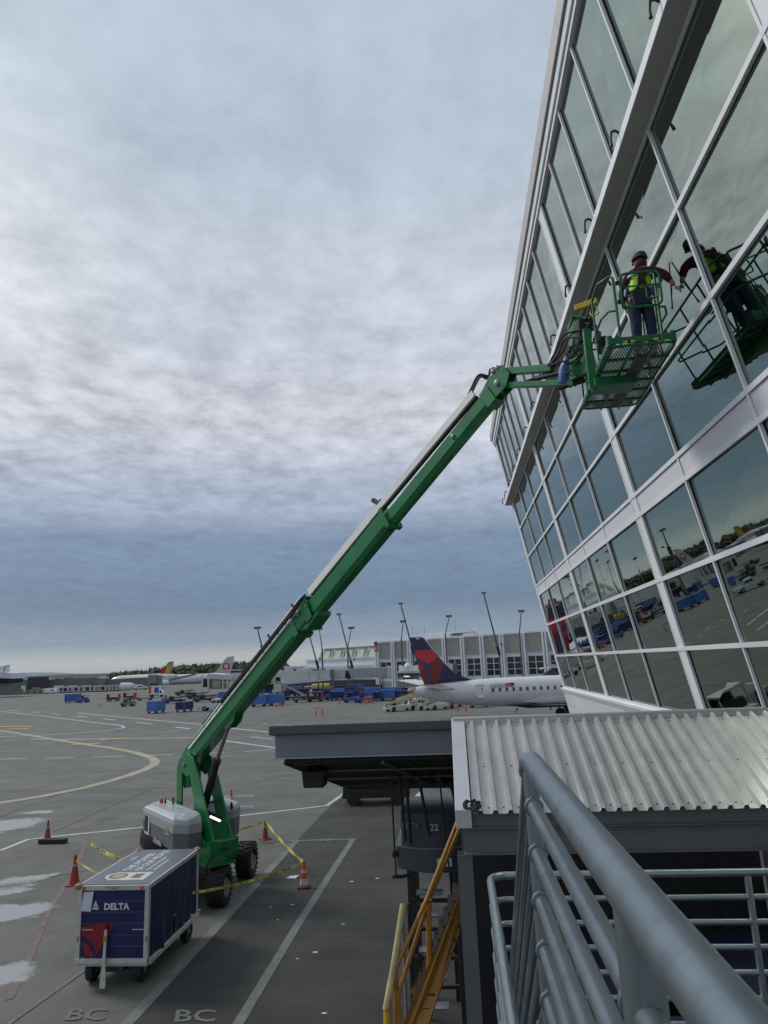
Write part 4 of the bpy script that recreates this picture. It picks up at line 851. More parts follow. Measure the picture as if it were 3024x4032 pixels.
toe(K(-HX + .02, -HY, 0), K(HX - .02, -HY, 0)); toe(K(-HX, -HY + .03, 0), K(-HX, HY - .1, 0), .10); toe(K(HX, -HY + .03, 0), K(HX, HY - .1, 0), .10); toe(K(-HX + .05, HY, 0), K(HX - .05, HY, 0), .1)
for a0_, a1_ in ((-.26, -.10), (.16, .30)): M().beam(K(a0_, -HY - .014, ZF + .055), K(a1_, -HY - .014, ZF + .055), .004, .035).build('hazard_label', YEL, BL)
for a0_ in (-.20, .23): M().beam(K(a0_, -HY - .018, ZF + .055), K(a0_ + .04, -HY - .018, ZF + .055), .004, .035).build('hazard_label', BLACK, BL)
rz_ = .019
for a_ in (-.44, .44): M().box(0, 0, 0, 0, 0, 0) if False else M().lathe([(.05, 0), (.05, .16)], 12, K(a_, -HY + .04, ZF + .01)).build('corner_boss', DGREEN, BL, smooth=True)
# long side rails: top rail dips to a mid rail at the near end as on the photo
for a_ in (-HX, HX):
    M().tube([K(a_ * .62, -HY, ZF + .0), K(a_ * .62, -HY, ZF + 1.08), K(a_ * .72, -HY + .02, ZF + 1.12), K(a_, -HY + .22, ZF + 1.12), K(a_, HY - .15, ZF + 1.12), K(a_ * .8, HY, ZF + 1.12)], rz_, 10).build('top_rail', DGREEN, BL, smooth=True)
    M().tube([K(a_ * .62, -HY + .01, ZF + .56), K(a_ * .85, -HY + .06, ZF + .58), K(a_, -HY + .25, ZF + .56), K(a_, HY - .15, ZF + .56), K(a_ * .8, HY, ZF + .56)], rz_ * .85, 10).build('mid_rail', DGREEN, BL, smooth=True)
    for b_ in (-.55, .2, .95): M().tube([K(a_, b_, ZF), K(a_, b_, ZF + 1.12)], rz_ * .85, 8).build('stanchion', DGREEN, BL, smooth=True)
for zz in (.56, 1.12): M().tube([K(-HX * .8, HY, ZF + zz), K(HX * .8, HY, ZF + zz)], rz_, 8).build('end_rail', DGREEN, BL, smooth=True)
gt = M().tube(rrect(K(.07, -HY - .03, ZF + .84), bx, V((0, 0, 1)), .275, .27, .09), rz_, 10, closed=True).build('gate', DGREEN, BL, smooth=True)
M().tube([K(-.20, -HY - .03, ZF + .90), K(.34, -HY - .03, ZF + .90)], .013, 8).build('gate_bar', DGREEN, gt); M().tube(rrect(K(.22, -HY - .05, ZF + .78), bx, V((0, 0, 1)), .08, .10, .03), .011, 8, closed=True).build('gate_handle', DGREEN, gt, smooth=True)
for zz in (.68, .98): M().beam(K(-.27, -HY - .01, ZF + zz), K(-.19, -HY - .03, ZF + zz), .04, .05).build('hinge', BLACK, gt)
# mounting post and control console on the lift side
M().beam(K(-HX - .06, -.18, ZF - .2), K(-HX - .06, -.18, ZF + .82), .12, .10, (0, 1, 0)).build('mount_post', GREEN, BL, bevel=.01); M().beam(K(-HX - .06, .10, ZF - .2), K(-HX - .06, .10, ZF + .55), .09, .08, (0, 1, 0)).build('mount_post', DGREEN, BL, bevel=.01)
M().lathe([(.15, -.03), (.15, .03)], 20, K(-HX - .16, .12, ZF + .30), (0, 1, 0)).build('mount_disc', DGREEN, BL, smooth=True)
M().tbox(*[0] * 6, 0, 0, 0, 0) if False else None
q = M(); q.hexa([K(-.60, .05, ZF + .82), K(-.36, .05, ZF + .82), K(-.36, .55, ZF + .82), K(-.60, .55, ZF + .82), K(-.60, .0, ZF + 1.12), K(-.36, .0, ZF + 1.12), K(-.36, .5, ZF + 1.2), K(-.60, .5, ZF + 1.2)]); q.build('control_console', BLACK, BL, bevel=.02)
M().beam(K(-.5, -.012, ZF + 1.02), K(-.42, -.012, ZF + 1.02), .004, .02).build('console_label', LETTERG, BL)
M().tube([K(-.62, .95, ZF + .55), K(-.66, .75, ZF + 1.25), K(-.60, .4, ZF + 1.38), K(-.42, .35, ZF + 1.30), K(-.40, .1, ZF + .85), K(-.46, -.02, ZF + .72), K(-.6, .2, ZF + .70), K(-.66, .6, ZF + .75)], .022, 10).build('console_guard', GREEN, BL, smooth=True)
q = M(); q.prism([K(-.66, .55, ZF + .9), K(-.67, .75, ZF + 1.0), K(-.67, .7, ZF + 1.35), K(-.60, .45, ZF + 1.42), K(-.5, .35, ZF + 1.35)], bx * .03); q.build('console_shield', DGREEN, BL, bevel=.006)
M().beam(K(-.60, .18, ZF + 1.40), K(-.26, .02, ZF + 1.42), .09, .10).build('tool_box', YEL, BL, bevel=.01); M().tube([K(-.30, .04, ZF + 1.36), K(-.27, -.02, ZF + 1.18), K(-.36, -.03, ZF + 1.12), K(-.40, .02, ZF + 1.2), K(-.38, .05, ZF + 1.36)], .013, 8).build('tool_box_handle', YEL, BL, smooth=True)
M().beam(K(-.36, .2, ZF + .95), K(-.38, .3, ZF + 1.35), .04, .06).build('grey_arm', STEEL, BL)
M().tube([K(-.66, 1.05, ZF + .35), K(-.66, 1.1, ZF + .95), K(-.62, .7, ZF + 1.15)], .018, 8).build('guard_tube', DGREEN, BL, smooth=True); M().tube([K(-.66, 1.05, ZF + .35), K(-.6, .5, ZF + .28), K(-.55, .2, ZF + .3)], .018, 8).build('guard_tube', DGREEN, BL, smooth=True)
q = M(); q.prism([K(-.58, .25, ZF + .35), K(-.55, .55, ZF + .42), K(-.58, .65, ZF + .72), K(-.56, .35, ZF + .70)], bx * .03); q.build('document_box', BLACK, BL)
M().beam(K(-.42, -.32, ZF + .52), K(-.40, -.30, ZF + .72), .10, .12).build('junction_box', STEEL, BL, bevel=.01); M().beam(K(-.34, -.25, ZF + .35), K(-.30, -.30, ZF + .62), .09, .12).build('horn', BLACK, BL, bevel=.01)
M().beam(K(-.38, -.15, ZF + .75), K(-.38, -.15, ZF + .90), .06, .05, (0, 1, 0)).build('blue_valve', LB, BL)

# ================================================================ WORKER
def skin_mesh(name, pts, edges, mt, parent, sub=1, root=0):
    me = bpy.data.meshes.new(name); me.from_pydata([tuple(p[0]) for p in pts], edges, []); o = bpy.data.objects.new(name, me); COL.objects.link(o)
    o.modifiers.new('s', 'SKIN'); sv = me.skin_vertices[0].data
    for v, p in zip(sv, pts): v.radius = (p[1], p[2] if len(p) > 2 else p[1])
    for v in sv: v.use_root = False
    sv[root].use_root = True
    sb = o.modifiers.new('b', 'SUBSURF'); sb.levels = sub; sb.render_levels = sub
    dg = bpy.context.evaluated_depsgraph_get(); m2 = bpy.data.meshes.new_from_object(o.evaluated_get(dg)); bpy.data.objects.remove(o)
    m2.name = name; m2.materials.clear(); m2.materials.append(mt); m2.polygons.foreach_set('use_smooth', [True] * len(m2.polygons)); o = bpy.data.objects.new(name, m2); COL.objects.link(o); o.parent = parent; return o
WP = V((3.13, 9.95, ZF + .02))
wk = thing('person', 'worker in hi-vis vest and maroon sweatshirt reaching to the glass from the green basket', 'person', tuple(WP), 0, None, world=False)
# local axes: x right (towards the glass), y away from the camera, z up
body = [((0, 0, .93), .13, .10), ((0, .01, 1.10), .14, .10), ((.01, .02, 1.28), .165, .11), ((.02, .04, 1.40), .12, .09), ((.01, .05, 1.48), .055, .055), ((-.01, .08, 1.57), .07, .08), ((-.01, .09, 1.66), .075, .09),
        ((.20, .04, 1.40), .062, .062), ((.37, .04, 1.34), .05, .05), ((.51, .06, 1.19), .036, .036), ((.54, .07, 1.15), .028, .022),
        ((-.18, .04, 1.37), .06, .06), ((-.24, .10, 1.14), .048, .048), ((-.17, .26, .98), .038, .038), ((-.13, .32, .98), .03, .022)]
edg = [(0, 1), (1, 2), (2, 3), (3, 4), (4, 5), (5, 6), (3, 7), (7, 8), (8, 9), (9, 10), (3, 11), (11, 12), (12, 13), (13, 14)]
legs = [((.10, .0, .86), .10, .10), ((.115, -.03, .50), .072, .075), ((.12, .02, .12), .05, .055), ((-.09, .0, .86), .10, .10), ((-.10, -.03, .50), .072, .075), ((-.11, .03, .12), .05, .055)]
n0 = len(body); bp2 = body + legs; edg2 = edg + [(0, n0), (n0, n0 + 1), (n0 + 1, n0 + 2), (0, n0 + 3), (n0 + 3, n0 + 4), (n0 + 4, n0 + 5)]
bd = skin_mesh('body', bp2, edg2, SKIN, wk, 2)
sweat = [((0, 0, .90), .145, .115), ((0, .01, 1.10), .155, .115), ((.01, .02, 1.28), .18, .125), ((.02, .04, 1.405), .13, .10), ((.20, .04, 1.41), .085, .085), ((.37, .04, 1.345), .066, .066), ((.48, .055, 1.22), .048, .048), ((-.18, .04, 1.375), .075, .075), ((-.245, .10, 1.14), .06, .06), ((-.19, .23, 1.00), .047, .047)]
sw = skin_mesh('sweatshirt', sweat, [(0, 1), (1, 2), (2, 3), (3, 4), (4, 5), (5, 6), (3, 7), (7, 8), (8, 9)], MAROON, wk, 2)
skin_mesh('hood', [((-.0, .0, 1.45), .11, .07), ((-.0, .02, 1.53), .105, .08), ((.0, .045, 1.62), .10, .09)], [(0, 1), (1, 2)], MAROON, wk, 1)
jn = skin_mesh('jeans', [((0, 0, .92), .15, .115), ((.10, 0, .80), .108, .11), ((.117, -.03, .50), .08, .085), ((.12, .02, .08), .068, .072), ((-.09, 0, .80), .108, .11), ((-.10, -.03, .50), .08, .085), ((-.11, .03, .08), .068, .072)], [(0, 1), (1, 2), (2, 3), (0, 4), (4, 5), (5, 6)], JEANS, wk, 2)
for s_ in (.12, -.11):
    skin_mesh('boot', [((s_, -.04, .055), .05, .055), ((s_, .08, .05), .05, .048), ((s_, .18, .04), .042, .035)], [(0, 1), (1, 2)], BLACK, wk, 1)
skin_mesh('vest', [((0, 0, .98), .165, .13), ((0, .01, 1.12), .172, .13), ((.01, .02, 1.27), .19, .138), ((.02, .035, 1.385), .135, .105)], [(0, 1), (1, 2), (2, 3)], HIVIS, wk, 2)
def bandr(z, rx, ry, h, name, mt, cy0=.01): 
    n = 20; q = M(); vs = []
    for zz in (z - h / 2, z + h / 2): vs += [(rx * math.cos(6.2832 * i / n), cy0 + ry * math.sin(6.2832 * i / n), zz) for i in range(n)]
    q.add(vs, [(i, (i + 1) % n, n + (i + 1) % n, n + i) for i in range(n)]); o = q.build(name, mt, wk, smooth=True, off=(0, 0, 0)); sd2 = o.modifiers.new('s', 'SOLIDIFY'); sd2.thickness = .006; return o
REFL = mat('reflective_tape', (.45, .47, .47), .4)
bandr(1.31, .205, .155, .045, 'reflective_band', REFL, .02); bandr(1.03, .185, .145, .05, 'harness_belt', BLACK)
def lstrip(pts, w, name, mt): q = M(); [q.beam(a, b, w, .012, (0, -1, .1)) for a, b in zip(pts, pts[1:])]; return q.build(name, mt, wk, off=(0, 0, 0))
lstrip([(-.12, -.10, 1.41), (-.05, -.15, 1.28), (.02, -.155, 1.15), (.08, -.145, 1.02)], .05, 'harness_strap', BLACK); lstrip([(.13, -.09, 1.41), (.05, -.15, 1.28), (-.02, -.155, 1.15), (-.08, -.145, 1.02)], .05, 'harness_strap', BLACK)
lstrip([(-.02, -.165, 1.36), (-.02, -.17, 1.12)], .11, 'harness_pad', BLACK)
q = M(); q.hexa([(-.14, -.22, .74), (.10, -.22, .74), (.10, -.13, .74), (-.14, -.13, .74), (-.17, -.20, 1.0), (.13, -.20, 1.0), (.13, -.13, 1.0), (-.17, -.13, 1.0)]); q.build('tool_bag', mat('dark_slate_cloth', (.02, .028, .045), .9, var=.3, scale=9), wk, off=(0, 0, 0), bevel=.03)
for s_ in (-.20, .18): M().lathe([(.03, 0), (.04, .05), (.035, .12), (.01, .14)], 8, (s_, -.04, .98)).build('spray_bottle', LB, wk, off=(0, 0, 0), smooth=True)
M().tube([(-.19, -.1, .95), (-.22, -.16, .62), (-.17, -.18, .42), (-.14, -.1, .55)], .008, 6).build('lanyard', BLACK, wk, off=(0, 0, 0))
hl = M(); prof = [(.118, 0), (.122, .01), (.112, .02), (.108, .06), (.085, .10), (.045, .125), (.0, .13)]; hl.lathe(prof, 20, (-.01, .09, 1.66)); hl.add([(-.01 + .12 * math.cos(a), .09 + .12 * math.sin(a), 1.665) for a in [PI / 2 - .8 + 1.6 * i / 6 for i in range(7)]] + [(-.01 + .17 * math.cos(a), .09 + .17 * math.sin(a), 1.655) for a in [PI / 2 - .5 + 1.0 * i / 6 for i in range(7)]], [(i, i + 1, 8 + i, 7 + i) for i in range(6)])
hl.build('hard_hat', mat('dark_maroon_hat', (.04, .02, .035), .7), wk, smooth=True, off=(0, 0, 0)); bandr(1.675, .116, .116, .014, 'hat_band', mat('hat_band_grey', (.12, .12, .14), .7), .09).location = (-.01, 0, 0)
def hand(c, d, up, side):   # palm and five bent fingers closing round a grip
    c, d, up = V(c), V(d).normalized(), V(up).normalized(); sd2 = d.cross(up).normalized(); pts = [((c), .018, .026), (c + d * .045, .016, .032), (c + d * .08, .013, .03)]; ed = [(0, 1), (1, 2)]
    o = skin_mesh('hand', [(p[0], p[1], p[2]) for p in pts], ed, SKIN, wk, 1)
    for i, ln in enumerate((.9, 1.0, .95, .78)):
        b_ = c + d * .082 + sd2 * (.03 - .019 * i); k_ = [b_, b_ + d * .028 * ln, b_ + d * .042 * ln - up * .024 * ln, b_ + d * .028 * ln - up * .044 * ln]
        skin_mesh('finger', [(p, .0085) for p in k_], [(0, 1), (1, 2), (2, 3)], SKIN, o, 1)
    b_ = c + d * .03 + sd2 * .034; skin_mesh('thumb', [(p, .0095) for p in (b_, b_ + d * .02 + sd2 * .022 - up * .012, b_ + d * .042 + sd2 * .016 - up * .034)], [(0, 1), (1, 2)], SKIN, o, 1)
hand((.535, .068, 1.145), (.8, .1, -.55), (0, -.3, 1), 1); hand((-.14, .31, .98), (.6, .8, -.1), (0, 0, 1), -1)
skin_mesh('nose', [((-.01, .172, 1.60), .012), ((-.01, .195, 1.585), .013)], [(0, 1)], SKIN, bd, 1)
for s_ in (-1, 1): M().lathe([(.0, -.004), (.02, 0), (.0, .006)], 8, (-.01 + s_ * .078, .085, 1.60), (s_, 0, 0)).build('ear', SKIN, bd, off=(0, 0, 0)); M().lathe([(.010, 0), (.006, .004)], 8, (-.01 + s_ * .03, .165, 1.615), (0, 1, 0)).build('eye', LETTER, bd, off=(0, 0, 0))
M().beam((-.035, .168, 1.55), (.015, .168, 1.55), .006, .008).build('mouth', DRED, bd, off=(0, 0, 0))
def lean(o):
    if o.type == 'MESH' and not o.get('leaned'):
        o['leaned'] = 1
        for v in o.data.vertices: v.co.x += .17 * max(0, v.co.z - .95)
for c_ in list(wk.children):
    lean(c_)
    for g_ in c_.children: lean(g_)
hp = WP + V((.53, .075, 1.125)); Sq = thing('squeegee', 'thin upright window squeegee held out by the worker against the glass', 'squeegee', tuple(hp))
M().tube([hp + V((-.05, 0, -.36)), hp + V((.0, 0, 0)), hp + V((.0, -.02, .42))], .008, 8).build('channel', DARK, Sq); M().tube([hp + V((-.012, .0, -.02)), hp + V((.012, .0, .10))], .016, 10).build('grip', STEEL, Sq); M().beam(hp + V((-.035, 0, -.36)), hp + V((.005, -.02, .42)), .004, .02, (1, 0, 0)).build('blade', BLACK, Sq)
M().tube([hp + V((-.28, -.04, .1)), hp + V((-.25, -.03, -.2)), hp + V((-.3, -.05, -.5)), hp + V((-.34, -.1, -.62))], .004, 5).build('cord', BLACK, Sq)

# ================================================================ NEAR BAGGAGE CART
Ct = thing('baggage_cart', 'navy curtained baggage cart with DELTA on its front and a printed grey roof', 'baggage cart', (-7.26, 16.4, 0))
X0, X1, Y0, Y1, Zf, Zr = -7.88, -6.38, 14.63, 17.40, .44, 1.86
ALU = mat('scuffed_aluminium', (.50, .51, .49), .5, .1, var=.15, scale=6, dirt=.3)
for xx in (X0, X1 - .09):
    for yy in (Y0, Y1 - .09): M().box(xx, xx + .09, yy, yy + .09, Zf, Zr - .09).build('corner_post', ALU, Ct, bevel=.008)
q = M(); q.box(X0, X1, Y0, Y0 + .05, Zr - .09, Zr); q.build('roof_beam', ALU, Ct, bevel=.006); q = M(); q.box(X0, X1, Y1 - .05, Y1, Zr - .09, Zr); q.build('roof_beam', ALU, Ct)
for xx in (X0 - .012, X1 - .028): M().box(xx, xx + .04, Y0 + .05, Y1 - .05, Zr - .07, Zr + .015).build('roof_beam', ALU, Ct, bevel=.006)
def roof_mat():
    m = mat('printed_roof_grey', (.11, .125, .15), .33, var=.15, scale=1.2, dirt=.1); return m
M().box(X0 + .03, X1 - .03, Y0 + .05, Y1 - .05, Zr - .015, Zr + .012).build('roof', roof_mat(), Ct)
zt = Zr + .014
M().box(X0 + .42, X1 - .28, Y0 + .32, Y0 + .86, zt - .001, zt).build('roof_print', mat('print_pale', (.55, .57, .54), .5, var=.15, scale=5), Ct)
M().lathe([(.235, 0), (.235, .0015)], 28, (X0 + .52, Y0 + .60, zt)).build('roof_print', mat('print_pale', (1, 1, 1)), Ct)
M().lathe([(.20, 0), (.20, .0015)], 28, (X0 + .55, Y0 + .60, zt + .0015)).build('roof_print', mat('print_brown', (.17, .14, .11), .5), Ct); M().lathe([(.13, 0), (.13, .0015)], 28, (X0 + .56, Y0 + .60, zt + .003)).build('roof_print', mat('print_tan', (.42, .33, .17), .5), Ct)
M().box(X0 + .88, X0 + 1.08, Y0 + .45, Y0 + .75, zt + .001, zt + .002).build('roof_print', mat('print_red_brown', (.22, .10, .08), .5), Ct)
for s_, sz, xx, yy in (('THE POWER', .25, X0 + .62, Y0 + .98), ('OF OUR PEOPLE', .22, X0 + .86, Y0 + .98), ('DELTA', .11, X0 + .30, Y0 + 1.8), ('in the air and on the ground', .09, X0 + 1.02, Y0 + 1.0), ('every day everywhere', .09, X0 + 1.17, Y0 + 1.0)):
    text(s_, sz, LETTER, Ct, (xx, yy, zt), (0, 1, 0), (-1, 0, 0), 'roof_lettering', .004, .0008)
# front wall of five boards
zb0, zb1 = Zf + .10, Zr - .09; nb = 6
for i in range(nb):
    a = zb0 + (zb1 - zb0) * i / nb; b = zb0 + (zb1 - zb0) * (i + 1) / nb; M().box(X0 + .09, X1 - .09, Y0 + .03, Y0 + .05, a + .006, b - .006).build('front_board', NAVY, Ct, bevel=.004)
    if i: M().box(X0 + .09, X1 - .09, Y0 + .034, Y0 + .045, a - .006, a + .006).build('board_joint', mat('joint_blue_grey', (.06, .08, .15), .5), Ct)
M().box(X0, X1, Y0 - .01, Y0 + .06, Zf, Zf + .09).build('sill_beam', ALU, Ct, bevel=.008)
text('DELTA', .165, LETTER, Ct, (X0 + .55, Y0 + .026, Zf + .97), (1, 0, 0), (0, 0, 1), 'lettering', .006, .001, sx=1.06)
for tri in ([(0, 0), (.17, 0), (.085, .06)], [(0.012, .02), (.085, .17), (.158, .02), (.085, .075)]): M().prism([(X0 + .285 + a, Y0 + .027, Zf + .97 + b) for a, b in tri], (0, .002, 0)).build('triangle_logo', LETTER, Ct)
rd = [(.09, .55), (.55, .62), (.78, .62), (.66, .40), (.42, .12), (.34, .10), (.22, .10), (.12, .3), (.09, .34)]
M().prism([(X0 + a, Y0 + .0275, Zf + b * 1.18) for a, b in rd], (0, .002, 0)).build('red_emblem', mat('emblem_red', (.24, .012, .02), .4), Ct)
M().prism([(X0 + a, Y0 + .0255, Zf + b) for a, b in [(.10, .50), (.20, .46), (.34, .36), (.42, .2), (.38, .12), (.30, .3), (.18, .38), (.10, .40)]], (0, .002, 0)).build('blue_emblem', NAVY, Ct)
for xx in (X0 + .12, X1 - .33): M().box(xx, xx + .22, Y0 + .012, Y0 + .027, Zf + .60, Zf + .615).build('rub_handle', ALU, Ct)
for xx in (X0 + .13, X1 - .15): M().lathe([(.035, 0), (.035, .01), (.02, .016)], 12, (xx, Y0 - .001, Zr - .045), (0, -1, 0)).build('marker_lamp', mat('amber_red_lens', (.55, .09, .02), .3), Ct)
text('*113562*', .06, mat('small_dark_print', (.05, .05, .06)), Ct, (X0 + .62, Y0 - .002, Zr - .065), (1, 0, 0), (0, 0, 1), 'fleet_number', .001, .0006)
for xx in (X0 + .0, X1 - .075): M().box(xx + .02, xx + .07, Y0 - .004, Y0 - .0005, Zf + .40, Zf + .49).build('reflector', mat('worn_orange_reflector', (.42, .20, .04), .5), Ct)
q = M(); q.prism([(X0 + .12, Y0 + .012, Zf + 1.30), (X0 + .33, Y0 + .008, Zf + 1.31), (X0 + .30, Y0 - .02, Zf + .95), (X0 + .09, Y0 - .02, Zf + .96)], (0, .002, 0)); q.build('paper_notice', mat('paper', (.55, .58, .66), .7), Ct)
for x_, y_ in ((X0 - .03, Y0 + .02), (X1 - .06, Y1 - .04), (X0 - .02, Y1 - .05)): M().lathe([(.06, 0), (.085, .03), (.08, .08), (.03, .11)], 10, (x_ + .03, y_, Zr - .06)).build('corner_bumper', mat('tan_rubber', (.30, .19, .10), .8), Ct, smooth=True)
def curtain(x, y0, y1, z0, z1, sgn, name='side_curtain'):
    q = M(); nx, nz = 48, 10; vs = []; rc = random.Random(int(y0 * 10)); ph = [rc.uniform(0, 6) for _ in range(4)]
    for j in range(nz + 1):
        for i in range(nx + 1):
            y = y0 + (y1 - y0) * i / nx; z = z0 + (z1 - z0) * j / nz; t_ = (1 - j / nz)
            d_ = (.016 * math.sin(y * 4.3 + ph[0] + 1.5 * t_) + .022 * math.sin(y * 7.1 + ph[1] + 2.2 * t_ * math.sin(y * 2)) * t_ + .010 * math.sin(y * 15 + ph[2] + 5 * t_)) * (.3 + t_)
            vs.append((x + sgn * (d_ + .01), y, z + (.02 * math.sin(y * 5 + ph[3]) if j == 0 else 0)))
    q.add(vs, [(j * (nx + 1) + i, j * (nx + 1) + i + 1, (j + 1) * (nx + 1) + i + 1, (j + 1) * (nx + 1) + i) for j in range(nz) for i in range(nx)]); return q.build(name, NAVYC, Ct, smooth=True)
ym = Y0 + 1.45
curtain(X1 - .03, Y0 + .09, ym, Zf + .04, Zr - .07, 1); curtain(X1 - .034, ym - .04, Y1 - .09, Zf + .06, Zr - .07, 1); curtain(X0 + .0, Y0 + .09, Y1 - .09, Zf - .0, Zr - .07, -1)
M().box(X0 + .09, X1 - .09, Y1 - .045, Y1 - .025, Zf + .1, Zr - .09).build('rear_wall', NAVY, Ct)
q = M(); q.box(X0 + .02, X1 - .02, Y0 + .05, Y1 - .02, Zf - .06, Zf); q.build('deck', ALU, Ct)
M().box(X1 - .03, X1 + .035, Y0 + .1, Y1 + .04, Zf - .05, Zf + .05).build('side_bumper', ALU, Ct, bevel=.01); M().box(X1 - .06, X1 + .05, Y1 + .0, Y1 + .08, Zf - .04, Zf + .08).build('end_bumper', mat('tan_rubber', (.3, .19, .1)), Ct, bevel=.02)
for x_, y_ in ((X0 + .22, Y0 + .36), (X1 - .26, Y0 + .36), (X0 + .3, Y1 - .42), (X1 - .12, Y1 - .42)):
    t = M().lathe([(.10, -.07), (.19, -.085), (.225, -.06), (.232, 0), (.225, .06), (.19, .085), (.10, .07)], 28, (x_, y_, .232), (1, 0, 0)).build('tyre', TYRE, Ct, smooth=True); M().lathe([(.105, -.06), (.105, .06), (.05, .075), (.0, .08)], 16, (x_, y_, .232), (1, 0, 0)).build('rim', STEEL, t, smooth=True)
for yy in (Y0 + .42, Y1 - .45): M().box(X0 + .3, X1 - .2, yy - .04, yy + .04, .20, .28).build('axle', DARK, Ct)
q = M(); q.box(-7.4, -6.9, Y0 + .1, Y0 + .75, .26, .36); q.build('turntable', DARK, Ct)
M().prism([(-7.27, Y0 - .03, 1.10), (-7.215, Y0 - .03, 1.10), (-7.19, Y0 - .12, .52), (-7.12, Y0 - .2, .20), (-7.13, Y0 - .2, .08), (-7.25, Y0 - .2, .08), (-7.25, Y0 - .12, .5)], (0, .035, 0)).build('drawbar', mat('dirty_white_drawbar', (.46, .46, .40), .6, var=.2, scale=8, dirt=.4), Ct, bevel=.01)
M().prism([(-7.275, Y0 - .035, 1.04), (-7.21, Y0 - .035, 1.04), (-7.20, Y0 - .07, .86), (-7.27, Y0 - .07, .86)], (0, .045, 0)).build('drawbar_cap', mat('ochre_tip', (.30, .20, .04), .6, dirt=.4), Ct); M().tube([(-7.24, Y0 - .03, 1.08), (-7.24, Y0 - .03, 1.15)], .035, 8).build('tow_eye', DARK, Ct)

# ================================================================ CONES AND TAPE
def cone(p, h, kind, label, fallen=False):
    t = thing('traffic_cone', label, 'traffic cone', tuple(p), random.uniform(0, 1.5), 'traffic cones round the boom lift', world=False); b = h * .26; cm = {'new': ORANGE, 'old': OLDORANGE}[kind]
    M().box(-b, b, -b, b, 0, .035).build('base', BLACK if kind == 'new' else cm, t, off=(0, 0, 0), bevel=.008)
    M().lathe([(h * .19, .035), (h * .175, .07), (h * .045, h * .93), (h * .035, h)], 20, (0, 0, 0)).build('cone_body', cm, t, off=(0, 0, 0), smooth=True)
    if kind == 'new':
        for z0, z1 in ((.12, .34), (.56, .68), (.40, .0)):
            if z1 > z0: r = lambda z: (h * .175 + (h * .045 - h * .175) * (z * h - .07) / (h * .93 - .07)) + .0035; M().lathe([(r(z0), z0 * h), (r(z1), z1 * h)], 20).build('reflective_collar', mat('collar_pinkish_white', (.62, .48, .46), .5), t, off=(0, 0, 0), smooth=True)
    else:
        r = lambda z: (h * .175 + (h * .045 - h * .175) * (z * h - .07) / (h * .93 - .07)) + .0035; M().lathe([(r(.63), .63 * h), (r(.73), .73 * h)], 20).build('reflective_collar', mat('dull_collar', (.28, .26, .25), .6), t, off=(0, 0, 0), smooth=True)
    M().lathe([(h * .05, h * .90), (h * .055, h * .93), (h * .05, h * 1.0), (h * .03, h * 1.04)], 12).build('knob', cm, t, off=(0, 0, 0), smooth=True); return t
pA_, pB_, pC_, pD_, pE_ = gp(102, 1816), gp(160, 1911), gp(573, 1813), gp(657, 1917), gp(499, 1750)
cone(pA_, .70, 'old', 'faded cone with a black slab beside it far left'); cone(pB_, .80, 'old', 'tall dull red cone behind the printed cart roof'); cone(pC_, .64, 'old', 'plain red cone behind the rear wheel at the tape corner')
cone(pD_, .68, 'new', 'orange cone with white collar and black base nearest the stand box'); cone(pE_, .84, 'new', 'bright cone standing behind the far grey cowl')
sb = M(); sb.box(pA_.x - .05, pA_.x + 1.0, pA_.y - .55, pA_.y - .3, .01, .16); tag(sb.build('rubber_ballast', BLACK, bevel=.02), 'black rubber slab lying beside the faded cone', 'ballast')
hb = thing('barrier_bars', 'two short white boards lying behind the bright cone', 'board', tuple(pE_)); [M().beam(pE_ + V((-.6, .1, z)), pE_ + V((1.0, .1, z)), .04, .06).build('bar', WHITE, hb) for z in (.1, .55)]
def tape(pts, label, w=.06, sag=.12, twist=0.0, m=TAPEY, pat=True):
    t = thing('caution_tape', label, 'caution tape', tuple(pts[0])); q = M(); P = []
    for a, b in zip(pts, pts[1:]):
        a, b = V(a), V(b); n = max(6, int((b - a).length / .18))
        for i in range(n): s_ = i / n; P.append(a.lerp(b, s_) - V((0, 0, sag * 4 * s_ * (1 - s_))))
    P.append(V(pts[-1])); vs = []
    for i, p in enumerate(P):
        d = (P[min(i + 1, len(P) - 1)] - P[max(i - 1, 0)]).normalized(); s_ = d.cross(V((0, 0, 1))).normalized(); a = twist * i + .3 * math.sin(i * .7); e_ = V((0, 0, 1)) * math.cos(a) + s_ * math.sin(a); vs += [p + e_ * w / 2, p - e_ * w / 2]
    q.add(vs, [(2 * i, 2 * i + 2, 2 * i + 3, 2 * i + 1) for i in range(len(P) - 1)]); o = q.build('ribbon', m, t)
    sm2 = o.modifiers.new('s', 'SOLIDIFY'); sm2.thickness = .002
    if pat:
        q = M()
        for i in range(1, len(P) - 2):
            if i % 3 == 2: continue
            f_ = lambda k, l: vs[2 * k].lerp(vs[2 * k + 1], l); nn = (vs[2 * i + 2] - vs[2 * i]).cross(vs[2 * i] - vs[2 * i + 1]).normalized() * .003
            for s2 in (1, -1): q.quad(f_(i, .3) + nn * s2, f_(i, .3).lerp(f_(i + 1, .3), .8) + nn * s2, f_(i, .72).lerp(f_(i + 1, .72), .8) + nn * s2, f_(i, .72) + nn * s2)
        q.build('printed_letters', BLACK, t)['kind'] = 'stuff'
    return t
zc = lambda p, h: V((p.x, p.y, h))
tape([zc(pC_, .62), V((-9.0, 24.6, .62))], 'yellow tape from the red cone to behind the lift'); tape([zc(pC_, .62), zc(pD_, .64)], 'slack plain yellow tape crossing the line between two cones', pat=False, sag=.08, w=.09)
